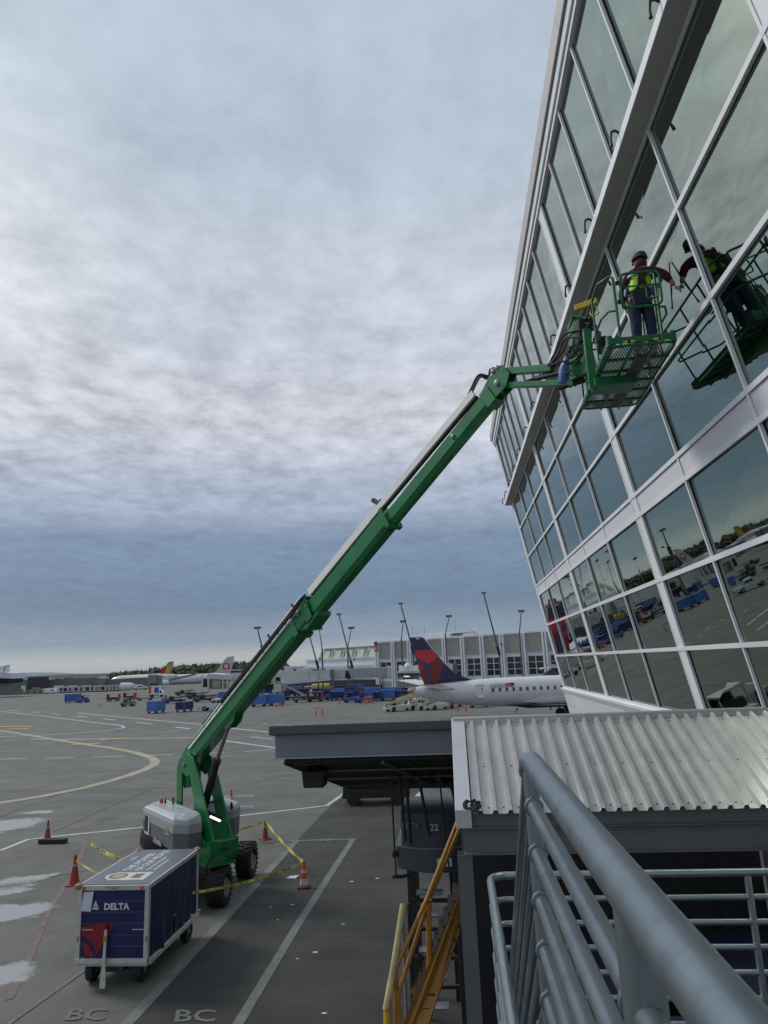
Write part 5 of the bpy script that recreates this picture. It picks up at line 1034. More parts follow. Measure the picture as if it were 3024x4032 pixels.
tape([zc(pD_, .64), V((-6.5, 17.0, 1.0))], 'long yellow caution tape passing in front of the near wheel', sag=.10); tape([V((-7.9, 18.6, 1.1)), V((-11.6, 22.2, .9))], 'printed yellow tape left of the lift above the cart roof', sag=.1, w=.09)
tape([zc(pB_, .66), V((-8.0, 17.6, .9))], 'pale taut tape from the tall cone to the cart', pat=False, sag=.05, w=.05)
pp = gp(632, 1896, .012); pq = M(); pq.prism([pp + V((-.16, -.1, 0)), pp + V((.12, -.12, 0)), pp + V((.18, .1, .03)), pp + V((-.1, .12, 0))], (0, 0, .004)); tag(pq.build('paper_sheet', mat('paper', (1, 1, 1))), 'crumpled white paper lying on the ground by the orange cone', 'paper')
for i, (x, y) in enumerate(((600, 1988), (741, 1997), (681, 2058), (642, 2072), (632, 1955), (815, 1898), (585, 1960), (700, 2190), (760, 1905))):
    p = gp(x, y, .012); q = M(); r_ = .035 + .012 * (i % 3); q.add([(p.x + r_ * math.cos(a * 1.05) * (1 + .3 * ((a * 7 + i) % 2)), p.y + r_ * .7 * math.sin(a * 1.05), p.z) for a in range(6)], [tuple(range(6))]); tag(q.build('white_speck', mat('paper', (1, 1, 1))), 'small white scrap on the dark stand pavement', 'litter', 'white scraps on the dark stand')

# ================================================================ REGIONAL JET AT THE NEXT STAND
JR = V((cy_, -sy_, 0)); JF = V((sy_, cy_, 0))            # along the hull, and away from the camera
J0 = deep(882, 1489, 82); J0.z = 0
J = thing('regional_jet', 'white regional jet with navy and red tail parked behind the glass building', 'airplane', tuple(V((J0.x, J0.y, -.65))))
KX = 82 / 1492.0
def JP(t, z, w=0.0): return J0 + JR * t + JF * w + V((0, 0, z))
def jp(x, y, w=0.0):     # flat survey of the near side: pixel to hull coordinates
    P = None; d = sight(x, y); n_ = JF; k_ = (J0 + JF * w - EYE).dot(n_) / d.dot(n_); P = EYE + d * k_; return ((P - J0).dot(JR), P.z)
s7 = lambda x, y: (822.8 + x * .1653, 1344 + y * .1653); s8 = lambda x, y: (1069.7 + x * .1653, 1344 + y * .1653)
CZ = 2.32; HR = 1.60
prof = [(0.0, .12, .55), (.5, .38, .50), (2.0, .70, .35), (3.5, .98, .22), (5.5, 1.25, .10), (8.0, 1.48, .03), (10.5, 1.6, 0), (14, 1.62, 0), (20, 1.62, 0), (30, 1.6, 0)]
q = M(); n = 28; vs = []
for t, r, up in prof:
    for j in range(n):
        a = 2 * PI * j / n; rz = r * (1.06 if math.sin(a) < 0 else 1.0); vs.append(JP(t, CZ + up + rz * math.sin(a), r * .94 * math.cos(a)))
q.add(vs, [(i * n + j, i * n + (j + 1) % n, (i + 1) * n + (j + 1) % n, (i + 1) * n + j) for i in range(len(prof) - 1) for j in range(n)] + [tuple(range(n)), tuple(range((len(prof) - 1) * n, len(prof) * n))]); fus = q.build('fuselage', AIRW, J, smooth=True)
FB = [s7(1200, 760), s7(960, 665), s7(905, 610), s7(830, 540), s7(745, 440), s7(670, 355), s7(600, 262), s7(548, 203), s7(520, 197), s7(380, 200), s7(440, 420), s7(570, 832)]
fp = [jp(*p) for p in FB]; q = M(); q.prism([JP(t, z, -.12) for t, z in fp], JF * .24); fin = q.build('fin', FINN, J)
def decal(pts, m_, nm, par, w=-.125, th=.004, f=s7): 
    pp_ = [jp(*f(*p)) for p in pts]; qq = M(); qq.prism([JP(t, z, w) for t, z in pp_], JF * th); return qq.build(nm, m_, par)
decal([(442, 370), (665, 358), (745, 452), (628, 546), (452, 456)], FINR, 'red_panel', fin); decal([(748, 456), (822, 552), (742, 800), (668, 806), (634, 620), (630, 550)], FINM, 'maroon_panel', fin)
decal([(454, 459), (626, 548), (632, 620), (662, 806), (628, 812), (602, 620), (588, 588), (478, 518)], FINB, 'ribbon_panel', fin); decal([(480, 524), (586, 592), (508, 634)], FINR, 'red_panel', fin); decal([(510, 638), (590, 596), (600, 622), (624, 812), (570, 828)], FINM, 'maroon_panel', fin)
decal([(458, 208), (500, 210), (498, 224), (460, 222)], LETTER, 'fin_flag', fin); decal([(545, 196), (556, 200), (770, 452), (752, 446), (664, 352)], mat('bare_leading_edge', (.45, .46, .48), .3), 'leading_edge', fin, w=-.13, th=.26)
# tailplanes
def plane_part(pts, th, nm, m_, par=J): q = M(); q.prism(pts, (0, 0, th)); return q.build(nm, m_, par, smooth=False)
h1 = jp(*s7(590, 850)); 
plane_part([JP(1.7, 3.35, -.5), JP(3.9, 3.30, -.8), JP(5.0, 2.95, -5.2), JP(3.9, 2.95, -5.3)], .14, 'tailplane', AIRG); plane_part([JP(1.5, 3.35, .5), JP(3.9, 3.35, .8), JP(1.0, 3.9, 5.0), JP(-1.0, 3.9, 5.0)], .14, 'tailplane', AIRW)
q = M(); q.lathe([(.42, 0), (.40, .3), (.30, .8), (.12, 1.0)], 14, JP(.9, CZ + .52, 0), -JR); q.build('tail_cone', mat('tail_cone_pinkish_grey', (.30, .22, .20), .4, .3), J, smooth=True)
for a, b, m_, nm in (((1410, 818), (1560, 850), None, 'reg'),):
    p = jp(*s7(1408, 852)); text('N292SY', .62, mat('registration_grey', (.13, .14, .17)), J, JP(p[0], p[1], -1.55), JR, (0, 0, 1), 'registration', .008, .004, sx=.92)
q = M(); p = jp(*s7(1606, 838)); q.prism([JP(p[0] + a, p[1] + b, -1.53) for a, b in ((0, 0), (1.0, 0), (1.0, .42), (0, .42))], JF * -.01); q.build('flag', mat('flag_pink', (.50, .30, .32)), J)
q = M(); [q.prism([JP(p[0] + a, p[1] + .06 * (2 * k), -1.545) for a in (0,)] + [JP(p[0] + 1.0, p[1] + .12 * k, -1.545), JP(p[0] + 1.0, p[1] + .12 * k + .05, -1.545), JP(p[0], p[1] + .12 * k + .05, -1.545)], JF * -.006) for k in range(4)]; q.build('flag_stripes', RED, J)
q = M(); q.prism([JP(p[0] + .55 + a, p[1] + .2 + b, -1.56) for a, b in ((0, 0), (.45, 0), (.45, .22), (0, .22))], JF * -.006); q.build('flag_canton', NAVY, J)
def wq(t, z, wd, hg, nm, m_, par, dep=.02, off=0.0):
    zz = (z - CZ); ww = -.94 * math.sqrt(max(.01, 1.62 ** 2 - zz * zz)) - off; q = M()
    def at(dz): w_ = -.94 * math.sqrt(max(.01, 1.62 ** 2 - (zz + dz) ** 2)) - off; return w_
    q.hexa([JP(t - wd / 2, z - hg / 2, at(-hg / 2)), JP(t + wd / 2, z - hg / 2, at(-hg / 2)), JP(t + wd / 2, z - hg / 2, at(-hg / 2) + dep), JP(t - wd / 2, z - hg / 2, at(-hg / 2) + dep), JP(t - wd / 2, z + hg / 2, at(hg / 2)), JP(t + wd / 2, z + hg / 2, at(hg / 2)), JP(t + wd / 2, z + hg / 2, at(hg / 2) + dep), JP(t - wd / 2, z + hg / 2, at(hg / 2) + dep)]); return q.build(nm, m_, par)
AWIN = mat('cabin_window', (.06, .045, .05), .2)
t0 = jp(*s8(-57, 880))[0]; zw = jp(*s8(300, 865))[1]
for i in range(14): wq(t0 + .05 + i * .786 * 1.02, zw, .30, .42, 'cabin_window', AWIN, J, off=.012)
dp0, dp1 = jp(*s7(1255, 1018)), jp(*s7(1355, 842)); DG = mat('door_outline_grey', (.30, .31, .33), .4)
q_ = wq((dp0[0] + dp1[0]) / 2 - .2, CZ + .15, .95, 1.6, 'service_door', DG, J, off=.006); wq((dp0[0] + dp1[0]) / 2 - .2, CZ + .15, .85, 1.5, 'door_panel', AIRW, q_, off=.022); wq((dp0[0] + dp1[0]) / 2, CZ + .45, .14, .16, 'door_window', AWIN, q_, off=.03)
M().prism([JP(11.5, .75, -1.0), JP(14, .55, -1.3), JP(24, .5, -1.4), JP(24, .35, -.6), JP(14, .35, -.6)], JF * 1.8).build('belly_fairing', FINN, J)
plane_part([JP(14.6, .80, -1.3), JP(20.0, .9, -1.3), JP(17.0, 1.5, -12.0), JP(15.6, 1.5, -12.0)], .22, 'wing', mat('wing_shade_grey', (.10, .10, .11), .4)); q = M(); q.prism([JP(15.5, .9, -1.62), JP(13.0, 1.15, -1.66), JP(15, 1.5, -1.70), JP(22, 1.75, -1.70), JP(22, 1.0, -1.7)], JF * .3); q.build('wing_root', AIRW, J, bevel=.05)
for tt in (17.2,):
    for ww in (-2.4, 2.6):
        M().beam(JP(tt, .7, ww * .9), JP(tt, -.2, ww), .16, .16).build('gear_leg', STEEL, J)
        for dt_ in (-.22, .22): 
            t = M().lathe([(.2, -.13), (.45, -.14), (.5, -.08), (.5, .08), (.45, .14), (.2, .13)], 20, JP(tt + (0 if ww < 0 else 2.0), -.15, ww + dt_), JF).build('gear_tyre', TYRE, J, smooth=True)
q = M(); q.prism([JP(12.9, .4, -.4), JP(12.6, .1, -.4), JP(12.4, -.35, -.4), JP(12.5, .35, -.4)], JF * .05); q.build('antenna_blade', AIRG, J)
wq(jp(*s7(918, 1005))[0], CZ - 1.2, .45, .35, 'vent', AIRG, J, off=-.3)

# ================================================================ CONCOURSE WITH GRILLES (far)
KT = 1.36; ta, tb = deep(820, 1500, 136 * KT), deep(1188.7, 1500, 113 * KT); ta.z = tb.z = 0; tdir = (tb - ta).normalized(); tn = V((tdir.y, -tdir.x, 0)); tn = tn if tn.y < 0 else -tn
bay = (tb - ta).length / 9.0 / KT
Cc = thing('far_concourse', 'long white concourse with grille panels and dark window grids behind the jet', 'terminal building', tuple(ta))
def TP(s, z, d=0.0): return ta + tdir * (s * KT) + tn * (d * KT) + V((0, 0, 6 + (z - 6) * KT))   # one unit of the plan is KT metres
def tbx(s0, s1, z0, z1, d0, d1, q=None): return (q or M()).hexa([TP(s0, z0, d1), TP(s1, z0, d1), TP(s1, z0, d0), TP(s0, z0, d0), TP(s0, z1, d1), TP(s1, z1, d1), TP(s1, z1, d0), TP(s0, z1, d0)])
NBY = 13
tbx(0, bay * NBY, -1, 10.25, -18, 0).build('wall', CONCW, Cc); tbx(-.1, bay * NBY, 10.25, 10.55, -18, .35).build('roof_edge', CONCW, Cc)
for i in range(NBY + 1):
    tbx(bay * i - .42, bay * i - .12, 0, 10.24, 0, .5).build('pilaster', CONCW, Cc); tbx(bay * i + .12, bay * i + .42, 0, 10.24, 0, .5).build('pilaster', CONCW, Cc)
for i in range(NBY):
    a, b = bay * i + .62, bay * (i + 1) - .62
    tbx(a, b, 7.2, 10.0, .01, .12).build('grille', GRILLE, Cc); q = M()
    for k in range(7): x = a + (b - a) * k / 6; tbx(x - .03, x + .03, 7.2, 10.0, .12, .2, q)
    for k in range(12): z = 7.2 + 2.8 * k / 11; tbx(a, b, z - .02, z + .02, .12, .17, q)
    q.build('grille_bars', GRILLB, Cc)
    w = tbx(a - .1, b + .1, 3.35, 6.55, .01, .06).build('window', CONCW, Cc)
    for cc in range(2):
        for rr in range(3): wd = (b - a) / 2; tbx(a + wd * cc + .08, a + wd * (cc + 1) - .08, 3.45 + rr * 1.03, 3.45 + rr * 1.03 + .92, .065, .08).build('window_pane', WINDARK, w)
    tbx(a - .1, b + .1, .3, 2.8, .01, .05).build('lower_panel', mat('lower_wall_grey', (.30, .32, .35)), Cc)
tbx(bay * 1.2, bay * 4.2, 10.55, 11.15, -5, -.3).build('roof_parapet', CONCW, Cc); tbx(bay * 2.6, bay * 5.0, 11.15, 11.45, -5, -1).build('roof_parapet', CONCW, Cc)
for s_, zz, h in ((-.05, 8.6, 1.3), (bay * 3.01, 8.3, 1.7)): tbx(s_ - .42, s_ + .42, zz, zz + h, .5, .56).build('red_sign', RED, Cc); text('A', 1.0, LETTER, Cc, TP(s_ - .3, zz + .35, .58), tdir, (0, 0, 1), 'sign_letter', .02)
q = tbx(-.5, .3, 9.95, 10.5, .5, .56); q.build('sign_cap', DARK, Cc)
for s_, h in ((bay * 1.45, 1.9), (bay * 1.75, .9), (bay * 2.15, 1.9), (bay * 2.75, .8), (bay * 3.95, 2.6)): M().beam(TP(s_, 11.1, -4), TP(s_, 11.1 + h, -4), .1, .1).build('roof_vent_pipe', STEEL, Cc)
q = M(); q.beam(TP(bay * 5.1, 10.5, -4), TP(bay * 5.1, 12.2, -4), 1.0, .9, tdir); q.beam(TP(bay * 5.1, 12.2, -4), TP(bay * 5.1, 12.9, -4), .3, .3, tdir); q.beam(TP(bay * 5.1 - .7, 12.6, -4), TP(bay * 5.1 + .7, 12.6, -4), .2, .2); q.build('roof_unit', CONCW, Cc)
# lower concourse with sawtooth roof lights to the left
Cl = thing('sawtooth_concourse', 'lower white concourse with sawtooth roof lights left of the grille concourse', 'terminal building', tuple(ta))
SAW = mat('sawtooth_pale_green', (.38, .42, .38), .6)
def tbl(s0, s1, z0, z1, d0, d1, q=None): return tbx(s0, s1, z0, z1, d0, d1, q)
def sx(x): d = sight(x, 1450); return (EYE + d * ((ta - EYE).dot(tn) / d.dot(tn)) - ta).dot(tdir) / KT
SA, SB, SC_ = sx(605), sx(648), sx(666)
tbl(SA, -.1, -1, 6.2, -22, -1.0).build('wall', CONCW, Cl); tbl(SB, -.1, 6.2, 7.4, -22, -2.0).build('upper_wall', CONCW, Cl); tbl(SB - .2, -.1, 7.4, 7.75, -22, -1.8).build('roof_edge', CONCW, Cl); tbl(SA, SB - .3, 6.2, 6.5, -22, -.8).build('roof_edge', CONCW, Cl)
for i in range(6):
    a, b = SC_ - SC_ * i / 6, SC_ - SC_ * (i + 1) / 6; q = M(); q.hexa([TP(a + .6, 7.75, -3), TP(b - .1, 7.75, -3), TP(b - .1, 7.75, -9), TP(a + .6, 7.75, -9), TP(a + .9, 9.85, -4), TP(b - .2, 9.85, -4), TP(b - .2, 9.85, -9), TP(a + .9, 9.85, -9)]); q.build('roof_light', SAW, Cl)
    tbl(a + .8, b, 9.85, 10.02, -9, -3.6).build('roof_light_cap', CONCW, Cl); M().prism([TP(a + .1, 7.76, -2.95), TP(a + 1.3, 7.76, -2.95), TP(a + .8, 9.8, -3.6)], tn * -.1).build('gable', mat('gable_olive', (.26, .28, .2)), Cl)
tbl(SA, -.5, -1, 3.2, -1.0, -.7).build('undercroft_shade', mat('undercroft_shade_dark', (.03, .033, .04), .8), Cl)  # dark slab painting the shadow beneath the bridges over the lower wall
rb_ = random.Random(8); x = SA + .2
while x < -4.5:
    w_ = rb_.choice((2.2, 3.2, 4.4)); P0_ = tbl(x, x + w_, rb_.choice((3.3, 3.6)), 6.0, -1.0, -.88).build('cladding_panel', mat('cladding_pale_%d' % rb_.randint(0, 2), [(.44, .48, .54), (.50, .53, .58), (.38, .42, .48)][rb_.randint(0, 2)], .6), Cl)
    if rb_.random() < .7:
        q = M(); [tbl(x + .1, x + w_ - .1, 3.9 + .5 * k, 3.96 + .5 * k, -.88, -.84, q) for k in range(4)]; q.build('louvre_lines', mat('louvre_line', (.28, .31, .36)), P0_)
    x += w_ + .12
for s_ in (SA + 3.4, SB + 14): tbl(s_, s_ + .9, 4.3, 5.9, -.88, -.8).build('red_sign', RED, Cl)

# ================================================================ FLOODLIGHT MASTS
deep_near = deep
def deep(x, y, z): return deep_near(x, y, z * 1.3 if z < 130 else z)
def mast(x0, y0, x1, y1, dist, label, base=None, r=.16, hinge=True):
    r *= 1.15
    a = deep(x1, y1, dist); b = deep(x0, y0, dist); t = thing('floodlight_mast', label, 'floodlight mast', (a.x, a.y, zg(a.y)), 0, 'leaning floodlight masts above the concourse')
    M().tube([a, b], [r, r * .7], 8).build('pole', mat('mast_grey', (.12, .13, .15), .5, .3), t, smooth=True)
    k = dist / 130.0 * .52; M().box(b.x - 1.1 * k, b.x + 1.1 * k, b.y - .5, b.y + .3, b.z + .15 * k, b.z + .8 * k).build('lamp_head', DARK, t)
    for s_ in (-.75, 0, .75): M().tbox(b.x + (s_ - .3) * k, b.x + (s_ + .3) * k, b.y - .8, b.y - .4, b.z - .1 * k, b.z + .35 * k, b.x + (s_ - .3) * k, b.x + (s_ + .3) * k, b.y - .7, b.y - .3).build('lamp', STEEL, t)
    foot = V((a.x, a.y, zg(a.y))); M().beam(foot, a, .35, .35, (0, 1, 0)).build('foot_post', mat('mast_grey', (1, 1, 1)), t)
    if hinge: M().beam(a - (b - a).normalized() * .2, a + (b - a).normalized() * 1.6, .55, .5, (0, 1, 0)).build('hinge', DARK, t); M().box(a.x + .3, a.x + .8, a.y - .3, a.y, a.z + 1.6, a.z + 2.1).build('camera_box', STEEL, t)
mast(556.4, 1359, 569, 1410, 150, 'small mast just left of the boom, lamp above the cowling of the base boom')
mast(663, 1352, 687, 1441, 128, 'mast whose lamp is hidden behind the boom joint'); mast(690, 1361, 696, 1402, 170, 'short thin mast just right of the boom joint', hinge=False, r=.12)
mast(732.5, 1329, 761, 1441, 128, 'tall mast leaning left over the sawtooth concourse'); mast(759, 1359, 751, 1397, 175, 'short mast leaning right above the sawtooth roof lights', hinge=False, r=.12)
mast(866, 1306, 893, 1410, 120, 'tall mast ending at the navy tail fin'); mast(871, 1345, 867, 1380, 175, 'short mast just right of the one at the tail fin', hinge=False, r=.12)
mast(970, 1334, 962, 1370, 165, 'short mast leaning right above the concourse roof', hinge=False, r=.12); mast(1045, 1283, 1078.5, 1412, 110, 'tallest mast, standing between the last two grille panels')
mast(1126, 1323, 1122, 1367, 150, 'short mast beside the corner of the glass building', hinge=False, r=.12); mast(612, 1385, 612, 1408, 200, 'thin pole behind the left concourse', hinge=False, r=.07)

# ================================================================ BOARDING BRIDGES
jb = thing('boarding_bridge', 'white boarding bridge with corrugated tunnel in front of the far concourse', 'boarding bridge', tuple(gp(800, 1512)))
s5 = lambda x, y: (493.7 + x * .2314, 1426 + y * .2314)
def slabq(a, b, c_, d_, dist, th, nm, m_, par, dd_=0): pts = [deep_near(*p, dist * 1.3 if dist < 130 else dist) for p in (a, b, c_, d_)]; q = M(); q.prism(pts, (0, th, 0)); return q.build(nm, m_, par)
slabq(s5(495, 215), s5(950, 165), s5(950, 92), s5(500, 110), 116, 3.0, 'tunnel_section', BRIDGE, jb); slabq(s5(955, 185), s5(1495, 155), s5(1495, 62), s5(955, 88), 118, 3.0, 'tunnel_section', BRIDGE, jb)
for i in range(18): x = 1135 + i * 20; slabq(s5(x, 168), s5(x + 5, 168), s5(x + 5, 74 - i * .4), s5(x, 74 - i * .4), 117.9, .1, 'tunnel_rib', mat('rib_shade', (.34, .36, .36)), jb)
for x in (752, 838): slabq(s5(x, 188), s5(x + 3, 188), s5(x + 3, 100), s5(x, 100), 115.9, .1, 'tunnel_rib', mat('rib_shade', (.3, .32, .32)), jb)
slabq(s5(480, 232), s5(955, 188), s5(955, 172), s5(480, 215), 115.5, .5, 'under_rail', BRIDGE, jb); slabq(s5(1090, 168), s5(1145, 175), s5(1118, 100), s5(1092, 100), 117.9, .05, 'dark_panel', DARK, jb)
slabq(s5(948, 190), s5(965, 190), s5(965, 88), s5(948, 88), 115.8, 3.2, 'collar', STEEL, jb); slabq(s5(1478, 170), s5(1505, 165), s5(1505, 60), s5(1478, 55), 117.5, 3.6, 'bridge_end', BRIDGE, jb)
def legs_(pxs, ytop, dist, par, r=.3):
    r *= .6 
    for px_ in pxs:
        a = deep(*s5(px_, ytop), dist); M().box(a.x - r / 2, a.x + r / 2, a.y, a.y + r, zg(a.y), a.z).build('support_leg', STEEL, par)
legs_((500, 515), 215, 116, jb); legs_((945, 975), 185, 116.5, jb, .45); legs_((1412, 1440), 165, 118, jb, .4)
M().beam(deep(*s5(960, 250), 115), deep(*s5(960, 300), 115), .4, 1.8).build('wheel_bogie', mat('brown_bogie', (.2, .14, .06), .6), jb)
for x in (745, 845): 
    a = deep(*s5(x + 15, 65), 115.5); q = M(); q.beam(deep(*s5(x + 4, 105), 115.5), a, .25, .2, (0, 1, 0)); q.beam(deep(*s5(x + 28, 105), 115.5), a, .25, .2, (0, 1, 0)); q.build('arched_bracket', WHITE, jb)
slabq(s5(760, 100), s5(895, 95), s5(895, 85), s5(760, 88), 116.5, 1.5, 'roof_pipe', DARK, jb)
jc = thing('bridge_cab', 'open boxy bridge cab with a lit cream interior near the red tail fin', 'bridge cab', tuple(gp(860, 1512)))
slabq(s7(222, 670), s7(500, 665), s7(500, 632), s7(205, 645), 112, 3.2, 'cab_roof', BRIDGE, jc); slabq(s7(222, 690), s7(500, 690), s7(500, 668), s7(222, 672), 111.9, 3.0, 'cab_header', DARK, jc)
slabq(s7(275, 840), s7(500, 850), s7(500, 690), s7(275, 690), 113.5, .2, 'cab_wall', mat('cream_interior', (.38, .36, .28), .7), jc); slabq(s7(232, 930), s7(262, 930), s7(262, 690), s7(240, 690), 112, .4, 'cab_post', LSTEEL, jc)
for a, b in ((296, 318), (342, 364), (386, 430)): slabq(s7(a, 795), s7(b, 795), s7(b, 732), s7(a, 732), 113.4, .05, 'cab_window', WINDARK, jc)
slabq(s7(300, 712), s7(372, 712), s7(372, 706), s7(300, 706), 113.2, .1, 'tube_lamp', emit('lit_tube', (1, .95, .85), 1.2), jc); legs_((0,), 0, 112, jc) if False else None
a = deep(*s7(247, 930), 112); M().box(a.x - .25, a.x + .25, a.y, a.y + .4, zg(a.y), a.z).build('support_leg', LSTEEL, jc); a = deep(*s7(480, 850), 113); M().box(a.x - .25, a.x + .25, a.y, a.y + .4, zg(a.y), a.z).build('support_leg', LSTEEL, jc)
q = M(); 
for k in range(7): a = deep(*s7(255 + k * 36, 615), 114); q.box(a.x - .35, a.x + .3, a.y, a.y + .6, a.z - .4, a.z + .9 - .2 * (k % 2))
q.build('roof_equipment', WHITE, jc); a = deep(*s7(350, 590), 113.8); M().lathe([(.6, 0), (.7, .4), (.4, .9), (.15, 1.0), (.1, 1.6)], 10, a).build('roof_fan', WHITE, jc, smooth=True)
# bridge behind the jet on the right: a cab and a canopy at the building edge
jd = thing('boarding_bridge', 'small white bridge roof right above the jet hull beside the glass building', 'boarding bridge', tuple(gp(1180, 1500)))
slabq(s8(590, 615), s8(830, 590), s8(820, 580), s8(640, 598), 98, 3, 'bridge_roof', BRIDGE, jd); slabq(s8(610, 690), s8(835, 700), s8(835, 665), s8(750, 615), 98.5, 2.5, 'bridge_side', mat('maroon_grey_side', (.10, .08, .085), .5), jd); slabq(s8(690, 580), s8(800, 580), s8(800, 550), s8(690, 548), 99, 1, 'roof_unit', LSTEEL, jd)
slabq(s7(850, 700), s7(940, 715), s7(940, 540), s7(860, 535), 104, 2, 'bridge_end', BRIDGE, jd); slabq(s7(940, 690), s7(1000, 700), s7(1000, 540), s7(940, 540), 104.5, 2, 'bellows', STEEL, jd)
a = deep(*s7(900, 700), 104); M().box(a.x - .3, a.x + .3, a.y, a.y + .5, zg(a.y), a.z).build('support_leg', STEEL, jd); a = deep(*s8(760, 690), 98.5); M().box(a.x - .3, a.x + .3, a.y, a.y + .5, zg(a.y), a.z).build('support_leg', STEEL, jd)
# cabs left of the boom
s1 = lambda x, y: (x * .3637, 1399 + y * .3637)
je = thing('boarding_bridge', 'white bridge cabs and frames left of the boom under the airliner tail', 'boarding bridge', tuple(gp(470, 1500)))
slabq(s1(1232, 245), s1(1325, 245), s1(1325, 185), s1(1228, 180), 190, 5, 'cab', GREYG, je); slabq(s1(1228, 186), s1(1330, 190), s1(1330, 160), s1(1232, 152), 189, 6, 'cab_roof', BRIDGE, je); slabq(s1(1262, 240), s1(1310, 240), s1(1310, 195), s1(1262, 195), 188.8, .2, 'cab_front', mat('cream_interior', (1, 1, 1)), je)
for x in (1196, 1232, 1318, 1345, 1372, 1400, 1428): slabq(s1(x, 270), s1(x + 7, 270), s1(x + 7, 160), s1(x, 160), 188, .5, 'frame_post', BRIDGE, je)
for y in (130, 150, 172, 205): slabq(s1(1330, y + 6), s1(1440, y + 6), s1(1440, y), s1(1330, y), 188.5, .5, 'frame_beam', BRIDGE, je)
slabq(s1(1196, 235), s1(1236, 235), s1(1236, 185), s1(1196, 185), 192, 3, 'bellows', DARK, je); slabq(s1(1385, 250), s1(1440, 250), s1(1440, 160), s1(1385, 150), 192, 3, 'cab', BRIDGE, je)
jf = thing('boarding_bridge', 'pale bridge cab just right of the raised boom below the left concourse', 'boarding bridge', tuple(gp(598, 1505)))
slabq(s5(300, 225), s5(420, 225), s5(415, 130), s5(330, 130), 125, 4, 'cab', mat('cream_interior', (1, 1, 1)), jf); slabq(s5(420, 300), s5(492, 300), s5(492, 95), s5(425, 100), 122, 4, 'cab', BRIDGE, jf); slabq(s5(300, 275), s5(420, 275), s5(420, 225), s5(300, 225), 126, 3, 'cab_shadow_panel', DARK, jf)
for a, b in ((345, 395), (440, 480)): slabq(s5(a, 215), s5(b, 215), s5(b, 160), s5(a, 160), 121.9 if a > 400 else 124.9, .05, 'cab_window', WINDARK, jf)
for x in (425, 482): a = deep(*s5(x, 290), 122); M().box(a.x - .2, a.x + .2, a.y, a.y + .4, zg(a.y), a.z).build('support_leg', LSTEEL, jf)
slabq(s5(400, 130), s5(490, 120), s5(490, 92), s5(420, 85), 120, .6, 'roof_rail', WHITE, jf)
deep = deep_near
# long grey corridor at the far left
cr = thing('elevated_corridor', 'long grey elevated passenger corridor at the far left', 'corridor', tuple(gp(100, 1497)))
CRD = 330
for i, (xa, xb) in enumerate(((60, 234), (258, 585), (600, 880), (895, 940))):
    f0 = lambda x: 192 + .0 * x; ya, yb = (188, 190) if i == 0 else (192, 176 + 0 * i); slabq(s1(xa, 226), s1(xb, 224), s1(xb, yb - (12 if i == 3 else 0)), s1(xa, ya), CRD + i, 5, 'corridor_section', GREYG, cr)
for x, y0_, y1_ in ((234, 240, 186), (582, 222, 178), (880, 215, 160)): slabq(s1(x, y0_), s1(x + 26, y0_), s1(x + 26, y1_), s1(x, y1_), CRD - 2, 6, 'junction_box', mat('junction_grey', (.20, .22, .22)), cr); slabq(s1(x - 3, y1_ + 4), s1(x + 28, y1_ + 4), s1(x + 28, y1_ - 2), s1(x - 3, y1_ - 2), CRD - 2.2, 6.5, 'cap', WHITE, cr)
for x in (75, 150, 225, 300, 380, 460, 540, 640, 720, 800, 880): a = deep(*s1(x, 224), CRD); M().box(a.x - .5, a.x + .5, a.y + 1, a.y + 2, zg(a.y), a.z).build('pier', GREYG, cr)
slabq(s1(845, 245), s1(905, 205), s1(905, 196), s1(840, 236), CRD - 5, 2, 'sloping_stair', LSTEEL, cr)
lt = thing('far_left_terminal', 'white terminal fragment at the left edge beyond the corridor', 'terminal building', tuple(gp(10, 1500)))
slabq(s1(-60, 178), s1(64, 184), s1(60, 150), s1(-60, 140), 275, 10, 'white_storey', CONCW, lt); slabq(s1(-60, 210), s1(52, 210), s1(58, 182), s1(-60, 178), 276, 9, 'dark_glazing', WINDARK, lt); slabq(s1(-60, 285), s1(50, 282), s1(58, 212), s1(-60, 212), 277, 8, 'lower_storey', GREYG, lt)
slabq(s1(-40, 148), s1(10, 150), s1(12, 110), s1(-40, 110), 278, 5, 'roof_block', CONCW, lt); M().tube([deep(*s1(24, 150), 276), deep(*s1(26, 122), 276), deep(*s1(34, 108), 276), deep(*s1(58, 105), 276)], .3, 6).build('crane_arm', LSTEEL, lt)

# ================================================================ FAR AIRLINERS
def hull(a, b, r, nose=True, seg=14, droop=.0):
    a, b = V(a), V(b); L = (b - a).length; d = (b - a) / L; st = [(0, .05), (.01, .35), (.03, .62), (.06, .86), (.10, 1), (.66, 1), (.78, .86), (.88, .58), (.96, .28), (1.0, .08)]
    q = M(); pts = [a + d * (L * t) + V((0, 0, (max(0, t - .66) * r * 1.6))) for t, _ in st]; q.tube(pts, [r * k for _, k in st], 18); return q
JL = thing('wide_body_airliner', 'white long-haul airliner with a red round crest on its tail, parked far left', 'airplane', tuple(gp(330, 1490)))
JD = 420.0
na, nb_ = deep(*s1(668, 176), JD + 6), deep(*s1(1345, 156), JD - 6)
na = deep(*s1(655, 196), JD); nb_ = deep(*s1(1400, 182), JD)
hull(na, nb_, 3.0).build('fuselage', AIRW, JL, smooth=True)
dpt = JD * 1.0
fpts = [deep(*s1(*p), JD - 1) for p in ((1268, 158), (1300, 118), (1335, 70), (1350, 56), (1390, 50), (1384, 90), (1362, 158))]; M().prism(fpts, (0, .9, 0)).build('fin', AIRW, JL)
ce = deep(*s1(1343, 112), JD - 1.6); q = M(); q.lathe([(2.15, 0), (2.15, .15)], 24, ce, (0, -1, 0)); cr_ = q.build('round_crest', RED, JL)
